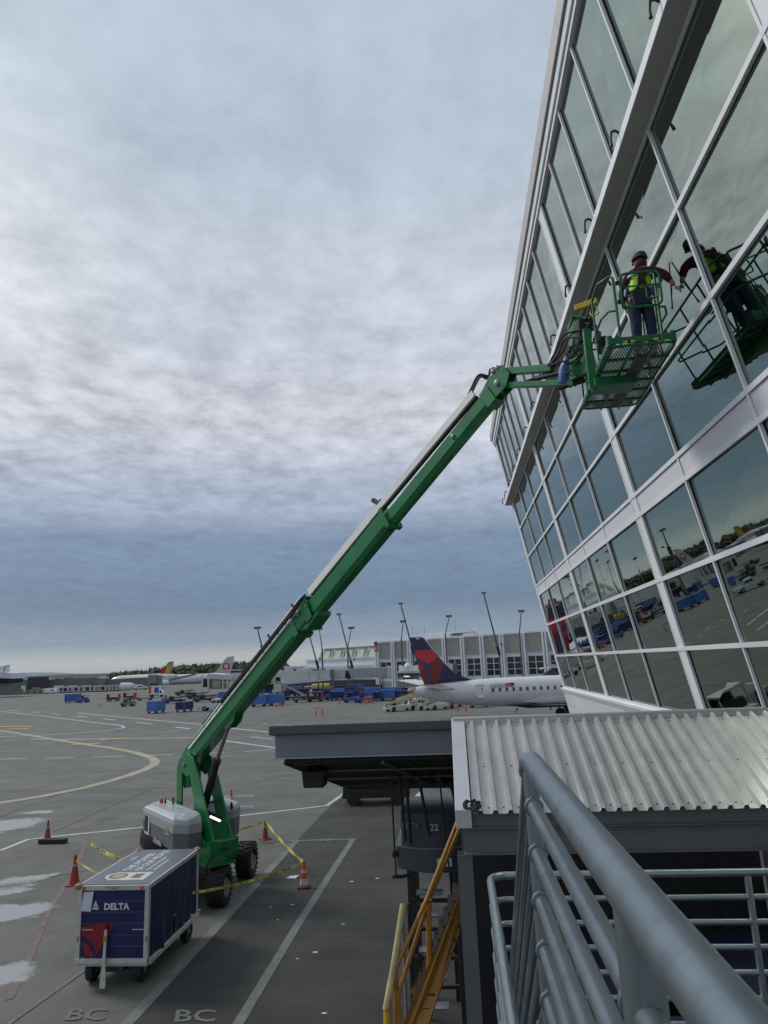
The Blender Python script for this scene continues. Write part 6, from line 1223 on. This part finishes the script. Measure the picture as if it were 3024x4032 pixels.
q = M(); q.lathe([(1.25, 0), (1.25, .12)], 20, ce + V((.1, -.16, .1)), (0, -1, 0)); q.build('crest_white', AIRW, cr_); text('J', 1.9, RED, cr_, ce + V((-.55, -.32, -.6)), (1, 0, 0), (0, 0, 1), 'crest_letter', .05, .02, off=JL['_off'])
slabq(s1(1005, 198), s1(1165, 160), s1(1160, 154), s1(1000, 186), JD - 22, 3, 'wing', AIRG, JL); e0 = deep(*s1(944, 213), JD - 14); e1 = deep(*s1(1002, 210), JD - 14); M().tube([e0, e0.lerp(e1, .12), e0.lerp(e1, .6), e1], [1.9, 2.1, 1.9, 1.1], 14).build('engine', AIRW, JL, smooth=True)
text('JAPAN AIRLINES', 2.5, mat('airline_lettering_dark', (.06, .06, .08)), JL, deep(*s1(935, 182), JD - 3.2), (1, 0, 0), (0, 0, 1), 'lettering', .02, .02, sx=.72)
M().beam(deep(*s1(1050, 205), JD), deep(*s1(1050, 245), JD), 1.2, 1.2).build('main_gear', DARK, JL); M().beam(deep(*s1(1170, 218), JD), deep(*s1(1170, 240), JD), .5, .5).build('tail_stand', DARK, JL)
A2 = thing('tail_fin_airliner', 'airliner hidden behind the white one showing a red, yellow and grey tail', 'airplane', tuple(gp(365, 1488)))
def finp(pts, m_, nm, d, par, th=.8): q = M(); q.prism([deep(*s1(*p), d) for p in pts], (0, th, 0)); return q.build(nm, m_, par)
f2 = finp(((935, 160), (968, 125), (1003, 84), (1030, 81), (1024, 120), (1012, 158)), mat('tail_grey', (.30, .28, .26)), 'fin', 470, A2)
finp(((938, 160), (968, 124), (984, 106), (985, 130), (972, 158)), RED, 'red_panel', 469.8, f2, .1); finp(((976, 158), (988, 118), (1004, 100), (1026, 96), (1018, 120), (1006, 148)), YEL, 'yellow_panel', 469.8, f2, .1); hull(deep(*s1(700, 190), 470), deep(*s1(1040, 172), 470), 2.6).build('fuselage', AIRW, A2, smooth=True)
A3 = thing('tail_fin_airliner', 'airliner hidden behind the white one showing a plain navy tail', 'airplane', tuple(gp(508, 1488)))
finp(((1352, 152), (1360, 90), (1384, 86), (1405, 118), (1422, 150)), mat('tail_navy', (.02, .035, .13)), 'fin', 460, A3); hull(deep(*s1(1330, 178), 460), deep(*s1(1600, 180), 460), 2.2).build('fuselage', AIRW, A3, smooth=True)
A4 = thing('parked_airliner', 'low white aircraft nose under the corridor left of the loading truck', 'airplane', tuple(gp(275, 1492)))
hull(deep(*s1(712, 232), 262), deep(*s1(800, 231), 262), 1.5).build('fuselage', AIRW, A4, smooth=True); M().beam(deep(*s1(760, 232), 262), deep(*s1(760, 250), 262), .5, .5).build('nose_gear', DARK, A4)

# ================================================================ RAMP VEHICLES (built once in local axes, then copied)
def wh(q, x, y, r, w=.2): q.lathe([(r * .5, -w / 2), (r * .93, -w / 2), (r, -w * .3), (r, w * .3), (r * .93, w / 2), (r * .5, w / 2)], 12, (x, y, r), (0, 1, 0))
Z0 = (0, 0, 0)
def wheels(t, xs, ys_, r, rim=STEEL):
    for x in xs:
        for y in ys_: q = M(); wh(q, x, y, r); q.build('wheel', TYRE, t, off=Z0, smooth=True)
def mk_cart(col, label, h=1.75, L=2.9, W_=1.5, open_=False, roofc=None):
    t = thing('baggage_cart', label, 'baggage cart', world=False); a, b = -L / 2, L / 2; w = W_ / 2
    M().box(a, b, -w, w, .38, .48).build('deck', STEEL, t, off=Z0)
    if open_:
        for x in (a, b - .08): M().box(x, x + .08, -w, w, .48, h - .1).build('end_wall', col, t, off=Z0)
        M().box(a + .1, b - .1, -w + .03, w - .03, .5, h * .55).build('luggage', mat('dark_luggage', (.05, .035, .02), .7, var=.6, scale=3), t, off=Z0)
    else:
        for s_ in (-1, 1):
            q = M(); n = 16; vs = []
            for zz in (.44, h - .1):
                for i in range(n + 1): x = a + .05 + (L - .1) * i / n; vs.append((x, s_ * (w + .02 * math.sin(i * 1.9) * (1.4 if zz < 1 else .5)), zz + (.03 * math.sin(i) if zz < 1 else 0)))
            q.add(vs, [(i, i + 1, n + 2 + i, n + 1 + i) for i in range(n)]); q.build('side_curtain', col, t, off=Z0)
        for x in (a, b - .04): M().box(x, x + .04, -w + .02, w - .02, .48, h - .1).build('end_wall', col, t, off=Z0)
    M().box(a - .03, b + .03, -w - .04, w + .04, h - .09, h).build('roof', roofc or col, t, off=Z0)
    for x in (a + .02, b - .02):
        for y in (-w, w): M().box(x - .03, x + .03, y - .03, y + .03, .48, h - .09).build('post', STEEL, t, off=Z0)
    wheels(t, (a + .45, b - .45), (-w + .15, w - .15), .23); M().beam((b, 0, .4), (b + .9, 0, .25), .07, .05).build('drawbar', STEEL, t, off=Z0); return t
def mk_dolly(col, label, load=None):
    t = thing('cargo_dolly', label, 'dolly', world=False); M().box(-2.0, 2.0, -.85, .85, .45, .62).build('deck', col, t, off=Z0)
    for x in (-1.95, 1.9): M().box(x, x + .06, -.85, .85, .62, .85).build('end_stop', col, t, off=Z0)
    q = M(); [q.tube([(x, -.8, .65), (x, .8, .65)], .05, 6) for x in (-1.5, -.9, -.3, .3, .9, 1.5)]; q.build('rollers', STEEL, t, off=Z0); wheels(t, (-1.4, 1.4), (-.7, .7), .22); M().beam((2, 0, .45), (2.9, 0, .3), .07, .05).build('drawbar', STEEL, t, off=Z0)
    if load: load(t)
    return t
def mk_tug(col, label, cab=True):
    t = thing('baggage_tractor', label, 'tractor', world=False); M().tbox(-1.5, 1.5, -.7, .7, .3, .95, -1.45, 1.4, -.66, .66).build('body', col, t, off=Z0, bevel=.04); M().box(.2, 1.4, -.6, .6, .95, 1.1).build('hood', col, t, off=Z0)
    M().box(-.9, -.4, -.5, .5, .95, 1.35).build('seat', BLACK, t, off=Z0)
    if cab:
        M().box(-1.1, .3, -.66, .66, 1.82, 1.9).build('cab_roof', col, t, off=Z0)
        for x in (-1.05, .25):
            for y in (-.62, .62): M().box(x - .03, x + .03, y - .03, y + .03, .95, 1.82).build('cab_post', col, t, off=Z0)
        M().box(.2, .23, -.58, .58, 1.1, 1.8).build('windscreen', WINDARK, t, off=Z0)
    wheels(t, (-1.0, .95), (-.62, .62), .32); return t
def mk_loader(col, label, up=.9, dark=False):
    t = thing('belt_loader', label, 'belt loader', world=False); M().tbox(-2.6, 2.4, -.85, .85, .35, .85, -2.5, 2.3, -.8, .8).build('body', col, t, off=Z0, bevel=.04)
    M().beam((-2.9, 0, .95), (2.9, 0, .95 + up), .75, .18).build('conveyor', BLACK if dark else mat('conveyor_tan', (.30, .27, .16), .6, dirt=.3), t, off=Z0); 
    for y in (-.42, .42): M().beam((-2.9, y, 1.12), (2.9, y, 1.12 + up), .05, .08).build('side_rail', mat('dim_rail_ochre', (.14, .11, .04)) if dark else CREAM, t, off=Z0)
    M().box(-1.3, -.4, .45, .85, .85, 1.5).build('driver_seat', BLACK, t, off=Z0); M().tube([(-.4, .7, .85), (-.35, .7, 1.5), (-1.3, .7, 1.7)], .03, 6).build('guard', col, t, off=Z0); M().beam((1.3, 0, .8), (1.9, 0, 1.5), .4, .1).build('lift_arm', STEEL, t, off=Z0)
    wheels(t, (-1.7, 1.6), (-.75, .75), .36); return t
def mk_pickup(label):
    t = thing('pickup_truck', label, 'pickup truck', world=False); PW = mat('pickup_white', (.55, .56, .57), .3, coat=.4, dirt=.05)
    prof = [(-2.7, .5), (2.65, .45), (2.72, .75), (2.6, 1.02), (1.35, 1.12), (.75, 1.72), (-.65, 1.74), (-.8, 1.1), (-2.68, 1.1)]
    M().prism([(x, -.95, z) for x, z in prof], (0, 1.9, 0)).build('body', PW, t, off=Z0, bevel=.05)
    M().box(-2.6, -.9, -.82, .82, 1.04, 1.115).build('bed', DARK, t, off=Z0)
    for s_ in (-1, 1): M().prism([(1.2, s_ * .955, 1.15), (.72, s_ * .94, 1.62), (.1, s_ * .94, 1.64), (.1, s_ * .955, 1.14)], (0, s_ * .006, 0)).build('side_window', WINDARK, t, off=Z0); M().prism([(.02, s_ * .955, 1.14), (.02, s_ * .94, 1.64), (-.58, s_ * .94, 1.64), (-.66, s_ * .955, 1.14)], (0, s_ * .006, 0)).build('side_window', WINDARK, t, off=Z0)
    M().prism([(1.37, -.8, 1.14), (.80, -.75, 1.68), (.80, .75, 1.68), (1.37, .8, 1.14)], (.02, 0, .01)).build('windscreen', WINDARK, t, off=Z0); M().box(2.68, 2.76, -.9, .9, .45, .62).build('bumper', STEEL, t, off=Z0); M().box(-2.78, -2.68, -.9, .9, .45, .62).build('bumper', STEEL, t, off=Z0)
    for y in (-.7, .7): M().box(2.66, 2.72, y - .15, y + .15, .78, .92).build('headlight', LETTER, t, off=Z0); M().box(-2.715, -2.68, y - .1, y + .1, .75, 1.0).build('tail_light', RED, t, off=Z0)
    wheels(t, (-1.75, 1.75), (-.87, .87), .38)
    for x in (-1.75, 1.75):
        for s_ in (-1, 1): M().lathe([(.22, 0), (.2, .02)], 12, (x, s_ * .98, .38), (0, s_, 0)).build('hub', STEEL, t, off=Z0)
    return t
def put(o, x, y, rz, label=None, group=None, first=False, dz=0): 
    p = gp(x, y)
    if first: o.location = (p.x, p.y, p.z + dz); o.rotation_euler = (0, 0, rz); return o
    return copy_thing(o, (p.x, p.y, p.z + dz), rz, label, group)
GB = 'baggage carts scattered over the far apron'
bc = mk_cart(BLUE2, 'pale blue covered cart standing alone left of the boom', 2.05, 2.9, 1.8); bc['group'] = GB; put(bc, 337, 1540.5, rad(80), first=True)
put(bc, 559, 1526, rad(4), 'left one of the two pale blue carts just right of the boom', GB); put(bc, 597, 1523.5, rad(2), 'right one of the two pale blue carts just right of the boom', GB)
put(bc, 487, 1514, rad(3), 'pale blue cart in the row just left of the boom', GB); put(bc, 524, 1505, rad(3), 'pale blue cart half hidden behind the boom', GB); put(bc, 838, 1513, rad(-4), 'blue cart nearest the belt loaders in the crowded row', GB)
put(bc, 640, 1500, rad(10), 'dark blue cart behind the stair truck', GB); put(bc, 792, 1490, rad(-3), 'blue cart raised on the crowd behind the row', GB, dz=.3)
oc = mk_cart(NAVY, 'navy cart with low body in front of the white bridge supports', 1.7, 3.0, 1.7); oc['group'] = GB
put(oc, 728, 1513, rad(10), first=True); BL3 = [(398, 1537.5, 80, 'small blue open frame cart next to the pale blue cart'), (703, 1508, 5, 'navy cart directly behind the red cart'), (769, 1510, -8, 'navy cart in the middle of the crowded row'), (818, 1514, 85, 'tall navy cart end-on in the crowded row'), (785, 1502, 5, 'navy cart in the second row'), (805, 1499, 3, 'navy cart at the back of the second row'), (752, 1501, 12, 'navy cart behind the blue tractor'), (856, 1507, -6, 'navy cart half behind the bridge cab post'), (735, 1496, 4, 'navy cart far behind the round load'), (672, 1496, 3, 'navy cart beneath the sloping bridge tunnel'), (868, 1512, -8, 'dark cart beside the bridge cab'), (575, 1500, 4, 'navy cart beside the boom at the bridge foot')]
for x, y, a, l in BL3: put(oc, x, y, rad(a), l, GB)
MORE = [(612, 1508, 'navy cart under the left end of the bridge tunnel'), (628, 1504, 'navy cart second under the left end of the tunnel'), (655, 1503, 'navy cart behind the flat dolly'), (690, 1503, 'navy cart behind the left corner of the red cart'), (716, 1503, 'navy cart right behind the red cart end'), (742, 1506, 'navy cart between the round load and the tractors'), (776, 1505, 'navy cart at the middle of the third row'), (798, 1506, 'navy cart at the third row beside the tall one'), (826, 1504, 'navy cart in the third row near the cab'), (844, 1501, 'navy cart at the rear of the row near the cab'), (762, 1495, 'navy cart at the very back of the crowd'), (815, 1494, 'navy cart at the very back near the cab post'), (545, 1505, 'navy cart at the back right of the boom'), (875, 1504, 'navy cart under the bridge cab floor')]
for x, y, l in MORE: put(oc, x, y, rad((x * 7) % 17 - 8), l, GB)
for x, y, l in ((772, 1499, 'blue cart stacked up high in the middle of the crowd'), (850, 1511, 'blue cart between the tall navy cart and the cab'), (806, 1512, 'blue cart in the first row beside the tall navy cart')): put(bc, x, y, rad(-5), l, GB, dz=.25)
bt = mk_cart(BLUE, 'blue tarpaulin cart far left on the open apron', 2.3, 3.6, 2.0); bt['group'] = GB; put(bt, 157, 1518, rad(2), first=True); 
rc_ = mk_cart(RED, 'red baggage cart with open dark load in front of the bridge', 1.9, 3.1, 1.7, open_=True); rc_['group'] = GB; put(rc_, 681, 1515.5, rad(-5), first=True)
put(rc_, 245, 1515, rad(3), 'left one of the two red carts on the open apron', GB); put(rc_, 280, 1511.5, rad(-4), 'right one of the two red carts on the open apron', GB)
tg = mk_tug(BLUE, 'blue tractor at the left end of the crowded cart row'); tg['group'] = 'ramp tractors'; put(tg, 760, 1517.5, rad(-5), first=True); put(tg, 789, 1518.0, rad(-3), 'second blue tractor beside the orange barrier', 'ramp tractors'); put(tg, 717, 1512, rad(178), 'blue tractor between the red cart and the round load', 'ramp tractors')
put(tg, 180, 1518, rad(182), 'low navy tractor coupled to the tarpaulin cart', 'ramp tractors')
wt = mk_tug(mat('tractor_white', (.50, .50, .46), .5, dirt=.3), 'white tractor between the belt loader and the jet tail'); wt['group'] = 'ramp tractors'
put(wt, 925, 1533.5, rad(3), first=True); put(wt, 980, 1526.5, rad(-6), 'white tractor under the jet hull', 'ramp tractors'); put(wt, 1035, 1528, rad(0), 'white tractor barely visible beneath the jet belly', 'ramp tractors')
dkt = mk_tug(BLACK, 'black tractor parked in shade below the flat canopy', cab=False); dkt['group'] = 'ramp tractors'; put(dkt, 815, 1733, rad(2), first=True)
put(wt, 958, 1728, rad(80), 'white tractor glimpsed between the dark struts under the canopy', 'ramp tractors')
fr = mk_tug(mat('tractor_grey', (.16, .15, .15), .6), 'small grey open frame tractor below the red carts'); fr['group'] = 'ramp tractors'; put(fr, 277, 1526, rad(4), first=True)
ld = mk_loader(mat('loader_cream', (.46, .45, .38), .5, dirt=.35), 'cream belt loader with its conveyor raised towards the jet tail'); ld['group'] = 'belt loaders'; put(ld, 866, 1535.5, rad(38), first=True)
put(ld, 951, 1532, rad(42), 'cream belt loader under the jet tail', 'belt loaders'); put(ld, 885, 1522, rad(50), 'belt loader behind the cream one at the jet tail', 'belt loaders')
nl = mk_loader(NAVY, 'navy belt loader with a yellow belt right of the box truck', .45, True); nl['group'] = 'belt loaders'; put(nl, 376, 1519, rad(3), first=True); put(nl, 398, 1502, rad(5), 'navy belt loader farthest back by the white frames', 'belt loaders'); put(nl, 442, 1516, rad(4), 'navy belt loader behind the white pickup', 'belt loaders'); put(nl, 425, 1509, rad(5), 'navy belt loader between the other two', 'belt loaders')
dl = mk_dolly(NAVY, 'navy flat dolly left of the box truck'); dl['group'] = 'flat dollies'; put(dl, 313, 1513, rad(3), first=True); put(dl, 655, 1517, rad(4), 'grey blue flat dolly with a sloping stair rail behind', 'flat dollies'); put(dl, 600, 1502, rad(5), 'flat dolly below the bridge cab', 'flat dollies')
pk = mk_pickup('white pickup truck with its nose behind the raised boom'); pk['group'] = 'pickup trucks'; put(pk, 469, 1534.5, rad(6), first=True); pk.scale = (1.15, 1.15, 1.15); put(pk, 666, 1499, rad(2), 'white pickup parked behind the red cart', 'pickup trucks'); put(pk, 303, 1490, rad(8), 'white pickup far off in front of the corridor', 'pickup trucks')
bxk = thing('box_truck', 'box truck with orange front panel and blue side far left', 'truck', tuple(gp(338, 1506)), rad(4), None, world=False); bxk.scale = (.62, .8, .88)
M().box(-3.2, 1.6, -1.2, 1.2, .9, 3.7).build('cargo_box', WHITE, bxk, off=Z0); M().box(-3.22, -2.0, -1.215, -1.2, 1.2, 3.5).build('orange_panel', ORANGE, bxk, off=Z0); M().box(-.6, 1.5, -1.215, -1.2, 1.4, 3.2).build('blue_panel', BLUE, bxk, off=Z0); M().box(-3.22, 1.6, -1.22, 1.22, 3.7, 3.78).build('roof', BLUE2, bxk, off=Z0)
M().prism([(1.65, -1.1, .6), (3.4, -1.1, .6), (3.4, -1.1, 1.4), (2.6, -1.1, 2.3), (1.65, -1.1, 2.4)], (0, 2.2, 0)).build('cab', WHITE, bxk, off=Z0, bevel=.05); M().prism([(2.0, -1.11, 1.4), (3.1, -1.11, 1.4), (2.5, -1.11, 2.15), (2.0, -1.11, 2.2)], (0, -.01, 0)).build('cab_window', WINDARK, bxk, off=Z0); wheels(bxk, (-2.2, 2.5), (-1.0, 1.0), .45); M().box(-3.2, 1.6, -1.1, 1.1, .6, .9).build('chassis', DARK, bxk, off=Z0)
# round covered load and yellow tank behind the carts
rl = thing('tarped_load', 'rounded blue tarped load with white trim on a trailer', 'trailer', tuple(gp(731, 1508)), 0, None, world=False); M().box(-1.9, 1.9, -.8, .8, .5, .65).build('deck', STEEL, rl, off=Z0); M().lathe([(.3, -1.6), (.85, -1.4), (1.0, 0), (.85, 1.4), (.3, 1.6)], 14, (0, 0, 1.15), (1, 0, 0)).build('tarpaulin', BLUE, rl, off=Z0, smooth=True); wheels(rl, (-1.3, 1.3), (-.6, .6), .25)
yt = thing('yellow_tank_trailer', 'dull yellow tank trailer behind the white pickup', 'trailer', tuple(gp(694, 1497)), 0, None, world=False); M().lathe([(.4, -2.6), (.95, -2.4), (1.05, 0), (.95, 2.4), (.4, 2.6)], 14, (0, 0, 1.5), (1, 0, 0)).build('tank', mat('tank_yellow', (.40, .33, .05), .6, dirt=.2), yt, off=Z0, smooth=True); wheels(yt, (-1.6, 1.6), (-.8, .8), .35); M().box(-2.4, 2.4, -.6, .6, .45, .6).build('chassis', DARK, yt, off=Z0)
sp = thing('stair_truck', 'grey boarding stairs on wheels under the bridge tunnel', 'stair truck', tuple(gp(640, 1512)), 0, None, world=False)
for y in (-.6, .6): M().beam((-4.2, y, 4.0), (2.2, y, .8), .1, .3).build('stringer', LSTEEL, sp, off=Z0)
for i in range(12): M().box(-4.1 + i * .52, -3.7 + i * .52, -.6, .6, 3.9 - i * .26, 3.95 - i * .26).build('tread', STEEL, sp, off=Z0)
M().box(-3, 2.4, -.8, .8, .4, .7).build('chassis', NAVY, sp, off=Z0); wheels(sp, (-2, 1.6), (-.7, .7), .3)
# far row of white freight containers with dark mesh doors, trucks and vans under the corridor
ct = thing('freight_container', 'white freight container in the row under the corridor', 'freight container', world=False); M().tbox(-1.6, 1.6, -1.2, 1.2, .4, 2.6, -1.3, 1.6, -1.2, 1.2).build('shell', mat('container_white', (.44, .44, .43), .6, dirt=.3), ct, off=Z0); M().box(-.9, .7, -1.23, -1.2, .7, 2.2).build('door', NAVY, ct, off=Z0); M().box(-1.6, 1.6, -1.2, 1.2, 0, .38).build('dolly', DARK, ct, off=Z0)
CG = 'white freight containers under the corridor'; ct['group'] = CG
cxs = [(375, 268), (395, 268), (418, 267), (440, 266), (462, 266), (484, 265), (505, 264), (527, 264), (552, 263), (572, 262), (596, 261), (618, 261), (640, 260), (660, 259), (682, 258), (702, 257)]
rndc = random.Random(2)
for i, (x, y) in enumerate(cxs):
    xx, yy = s1(x, y)
    if i == 0: put(ct, xx, yy, rad(3), first=True)
    else: put(ct, xx, yy, rad(rndc.uniform(-6, 6)), 'white freight container in the row under the corridor', CG)
vn = thing('service_van', 'white service van at the left end of the container row', 'van', world=False); M().prism([(-2.4, -1, .4), (2.4, -1, .4), (2.4, -1, 1.2), (1.6, -1, 2.1), (-2.4, -1, 2.2)], (0, 2, 0)).build('body', WHITE, vn, off=Z0, bevel=.05); M().prism([(1.0, -1.01, 1.25), (2.0, -1.01, 1.25), (1.5, -1.01, 1.95), (1.0, -1.01, 1.95)], (0, -.01, 0)).build('side_window', WINDARK, vn, off=Z0); wheels(vn, (-1.6, 1.5), (-.9, .9), .36)
VG = 'service vans far left'; vn['group'] = VG; put(vn, *s1(300, 274), rad(4), first=True); put(vn, *s1(250, 273), rad(185), 'white service van nearest the dark corridor pier', VG); put(vn, *s1(338, 268), rad(5), 'white service van with orange cargo beside it', VG); put(vn, *s1(820, 248), rad(5), 'white service van under the sloping corridor stair', VG)
pl_ = thing('pallet_stack', 'brown and tan freight pallets beside the dark corridor pier', 'pallets', tuple(gp(*s1(115, 278))), 0, None, world=False)
for i in range(6): M().box(-9 + i * 3.1, -6.4 + i * 3.1, -1, 1, 0, 1.2 + .8 * ((i * 7) % 3)).build('pallet_load', (mat('tan_freight', (.24, .19, .13), .8), mat('brown_freight', (.13, .09, .07), .8), mat('olive_freight', (.2, .21, .13), .8))[i % 3], pl_, off=Z0)
pl2 = thing('pallet_stack', 'olive and grey freight pallets just left of the vans', 'pallets', tuple(gp(*s1(185, 276))), 0, None, world=False)
for i in range(5): M().box(-7 + i * 3.1, -4.4 + i * 3.1, -1, 1, 0, 2.4 - .5 * ((i * 5) % 3)).build('pallet_load', (mat('olive_freight', (.2, .21, .13), .8), mat('tan_freight', (1, 1, 1)), GREYG)[i % 3], pl2, off=Z0)
dkb = thing('dark_service_block', 'dark boxy service block under the corridor joint', 'kiosk', tuple(gp(*s1(222, 272))), 0, None, world=False); M().box(-4, 4, -2, 2, 0, 7.5).build('wall', mat('block_dark', (.035, .04, .05), .7), dkb, off=Z0)
# loads at the grey white nose area
for x, y, l in ((1030, 238, 'belt loader'),):
    pass
# small cones far away and the orange barrier
fc_ = thing('traffic_cone', 'small orange cone', 'traffic cone', world=False); fc_['group'] = 'small cones on the far apron'
M().box(-.22, .22, -.22, .22, 0, .05).build('base', ORANGE, fc_, off=Z0); M().lathe([(.17, .05), (.04, .9)], 10).build('cone_body', ORANGE, fc_, off=Z0, smooth=True); M().lathe([(.125, .3), (.085, .55)], 10, (0, 0, .005)).build('reflective_collar', mat('collar_pinkish_white', (1, 1, 1)), fc_, off=Z0, smooth=True)
FCL = [(s5(815, 515), 'left one of the pair of cones joined by a bar on the open apron'), (s5(875, 515), 'right one of the pair of cones joined by a bar on the open apron'), (s5(1035, 408), 'single small cone left of the blue tractor'), (s5(490, 432), 'orange cone under the right pale blue cart'), (s5(438, 436), 'dull cone between the two pale blue carts'), ((217, 1526), 'lone cone left of the red carts'), (s1(1180, 366), 'cone left of the white pickup'), (s7(1010, 1162), 'left cone of the pair below the jet hull'), (s7(1112, 1162), 'right cone of the pair below the jet hull'), ((1222, 1546), 'left cone beside the building corner'), ((1236, 1546), 'right cone beside the building corner'), (s7(440, 1112), 'cone behind the cream belt loader'), (s1(98, 292), 'cone far left before the pallets'), (s5(1275, 405), 'left foot cone of the orange barrier'), (s5(1330, 405), 'right foot cone of the orange barrier')]
for i, (p, l) in enumerate(FCL):
    if i == 0: put(fc_, *p, .3, first=True); fc_['label'] = l
    else: put(fc_, *p, .3, l, 'small cones on the far apron')
a, b = gp(*s5(815, 515)), gp(*s5(875, 515)); tag(M().beam(a + V((-.2, 0, 1.0)), b + V((.2, 0, 1.0)), .06, .1).build('cone_bar', mat('dull_pink_bar', (.3, .2, .18))), 'pale bar laid across the pair of cones', 'bar')
a, b = gp(*s5(1270, 405)), gp(*s5(1336, 405)); ob = thing('barrier', 'orange barrier across two cones beside the blue tractors', 'barrier', tuple(a)); [M().beam(a + V((0, 0, z)), b + V((0, 0, z)), .06, .22).build('board', ORANGE, ob) for z in (.5, 1.1)]
# navy carts beneath the stairs canopy, seen through the landing railing
uc = mk_cart(mat('shaded_navy', (.004, .009, .04), .6), 'navy cart in the shade behind the landing railing, nearer the glass wall', 2.0, 3.2, 1.6); uc['group'] = 'navy carts under the canopy'; uc.location = (3.9, 9.9, 0); uc.rotation_euler = (0, 0, rad(90)); copy_thing(uc, (1.25, 10.6, 0), rad(90), 'navy cart in the shade right behind the grey column', 'navy carts under the canopy')  # darker copy of the cart navy, canopy shade put into the colour
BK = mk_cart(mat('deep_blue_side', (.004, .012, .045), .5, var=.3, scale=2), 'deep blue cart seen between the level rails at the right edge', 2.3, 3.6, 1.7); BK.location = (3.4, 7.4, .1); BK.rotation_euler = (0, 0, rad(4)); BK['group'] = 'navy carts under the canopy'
rq = M(); rq.box(1.05, 1.25, 6.2, 6.5, 2.2, 3.0); tag(rq.build('red_cabinet', RED), 'red cabinet glimpsed behind the lower pipes', 'cabinet')
pg = thing('person', 'far off worker in dark clothes standing by the box truck', 'person', tuple(gp(358, 1515)), 0, None, world=False)
skin_mesh('body', [((0, 0, .9), .14), ((0, 0, 1.4), .15), ((0, 0, 1.62), .09), ((.25, 0, 1.0), .05), ((-.25, 0, 1.0), .05), ((.1, 0, .1), .07), ((-.1, 0, .1), .07)], [(0, 1), (1, 2), (1, 3), (1, 4), (0, 5), (0, 6)], DARK, pg, 1)

for o in bpy.data.objects:
    if '_off' in o: del o['_off']
    if 'leaned' in o: del o['leaned']
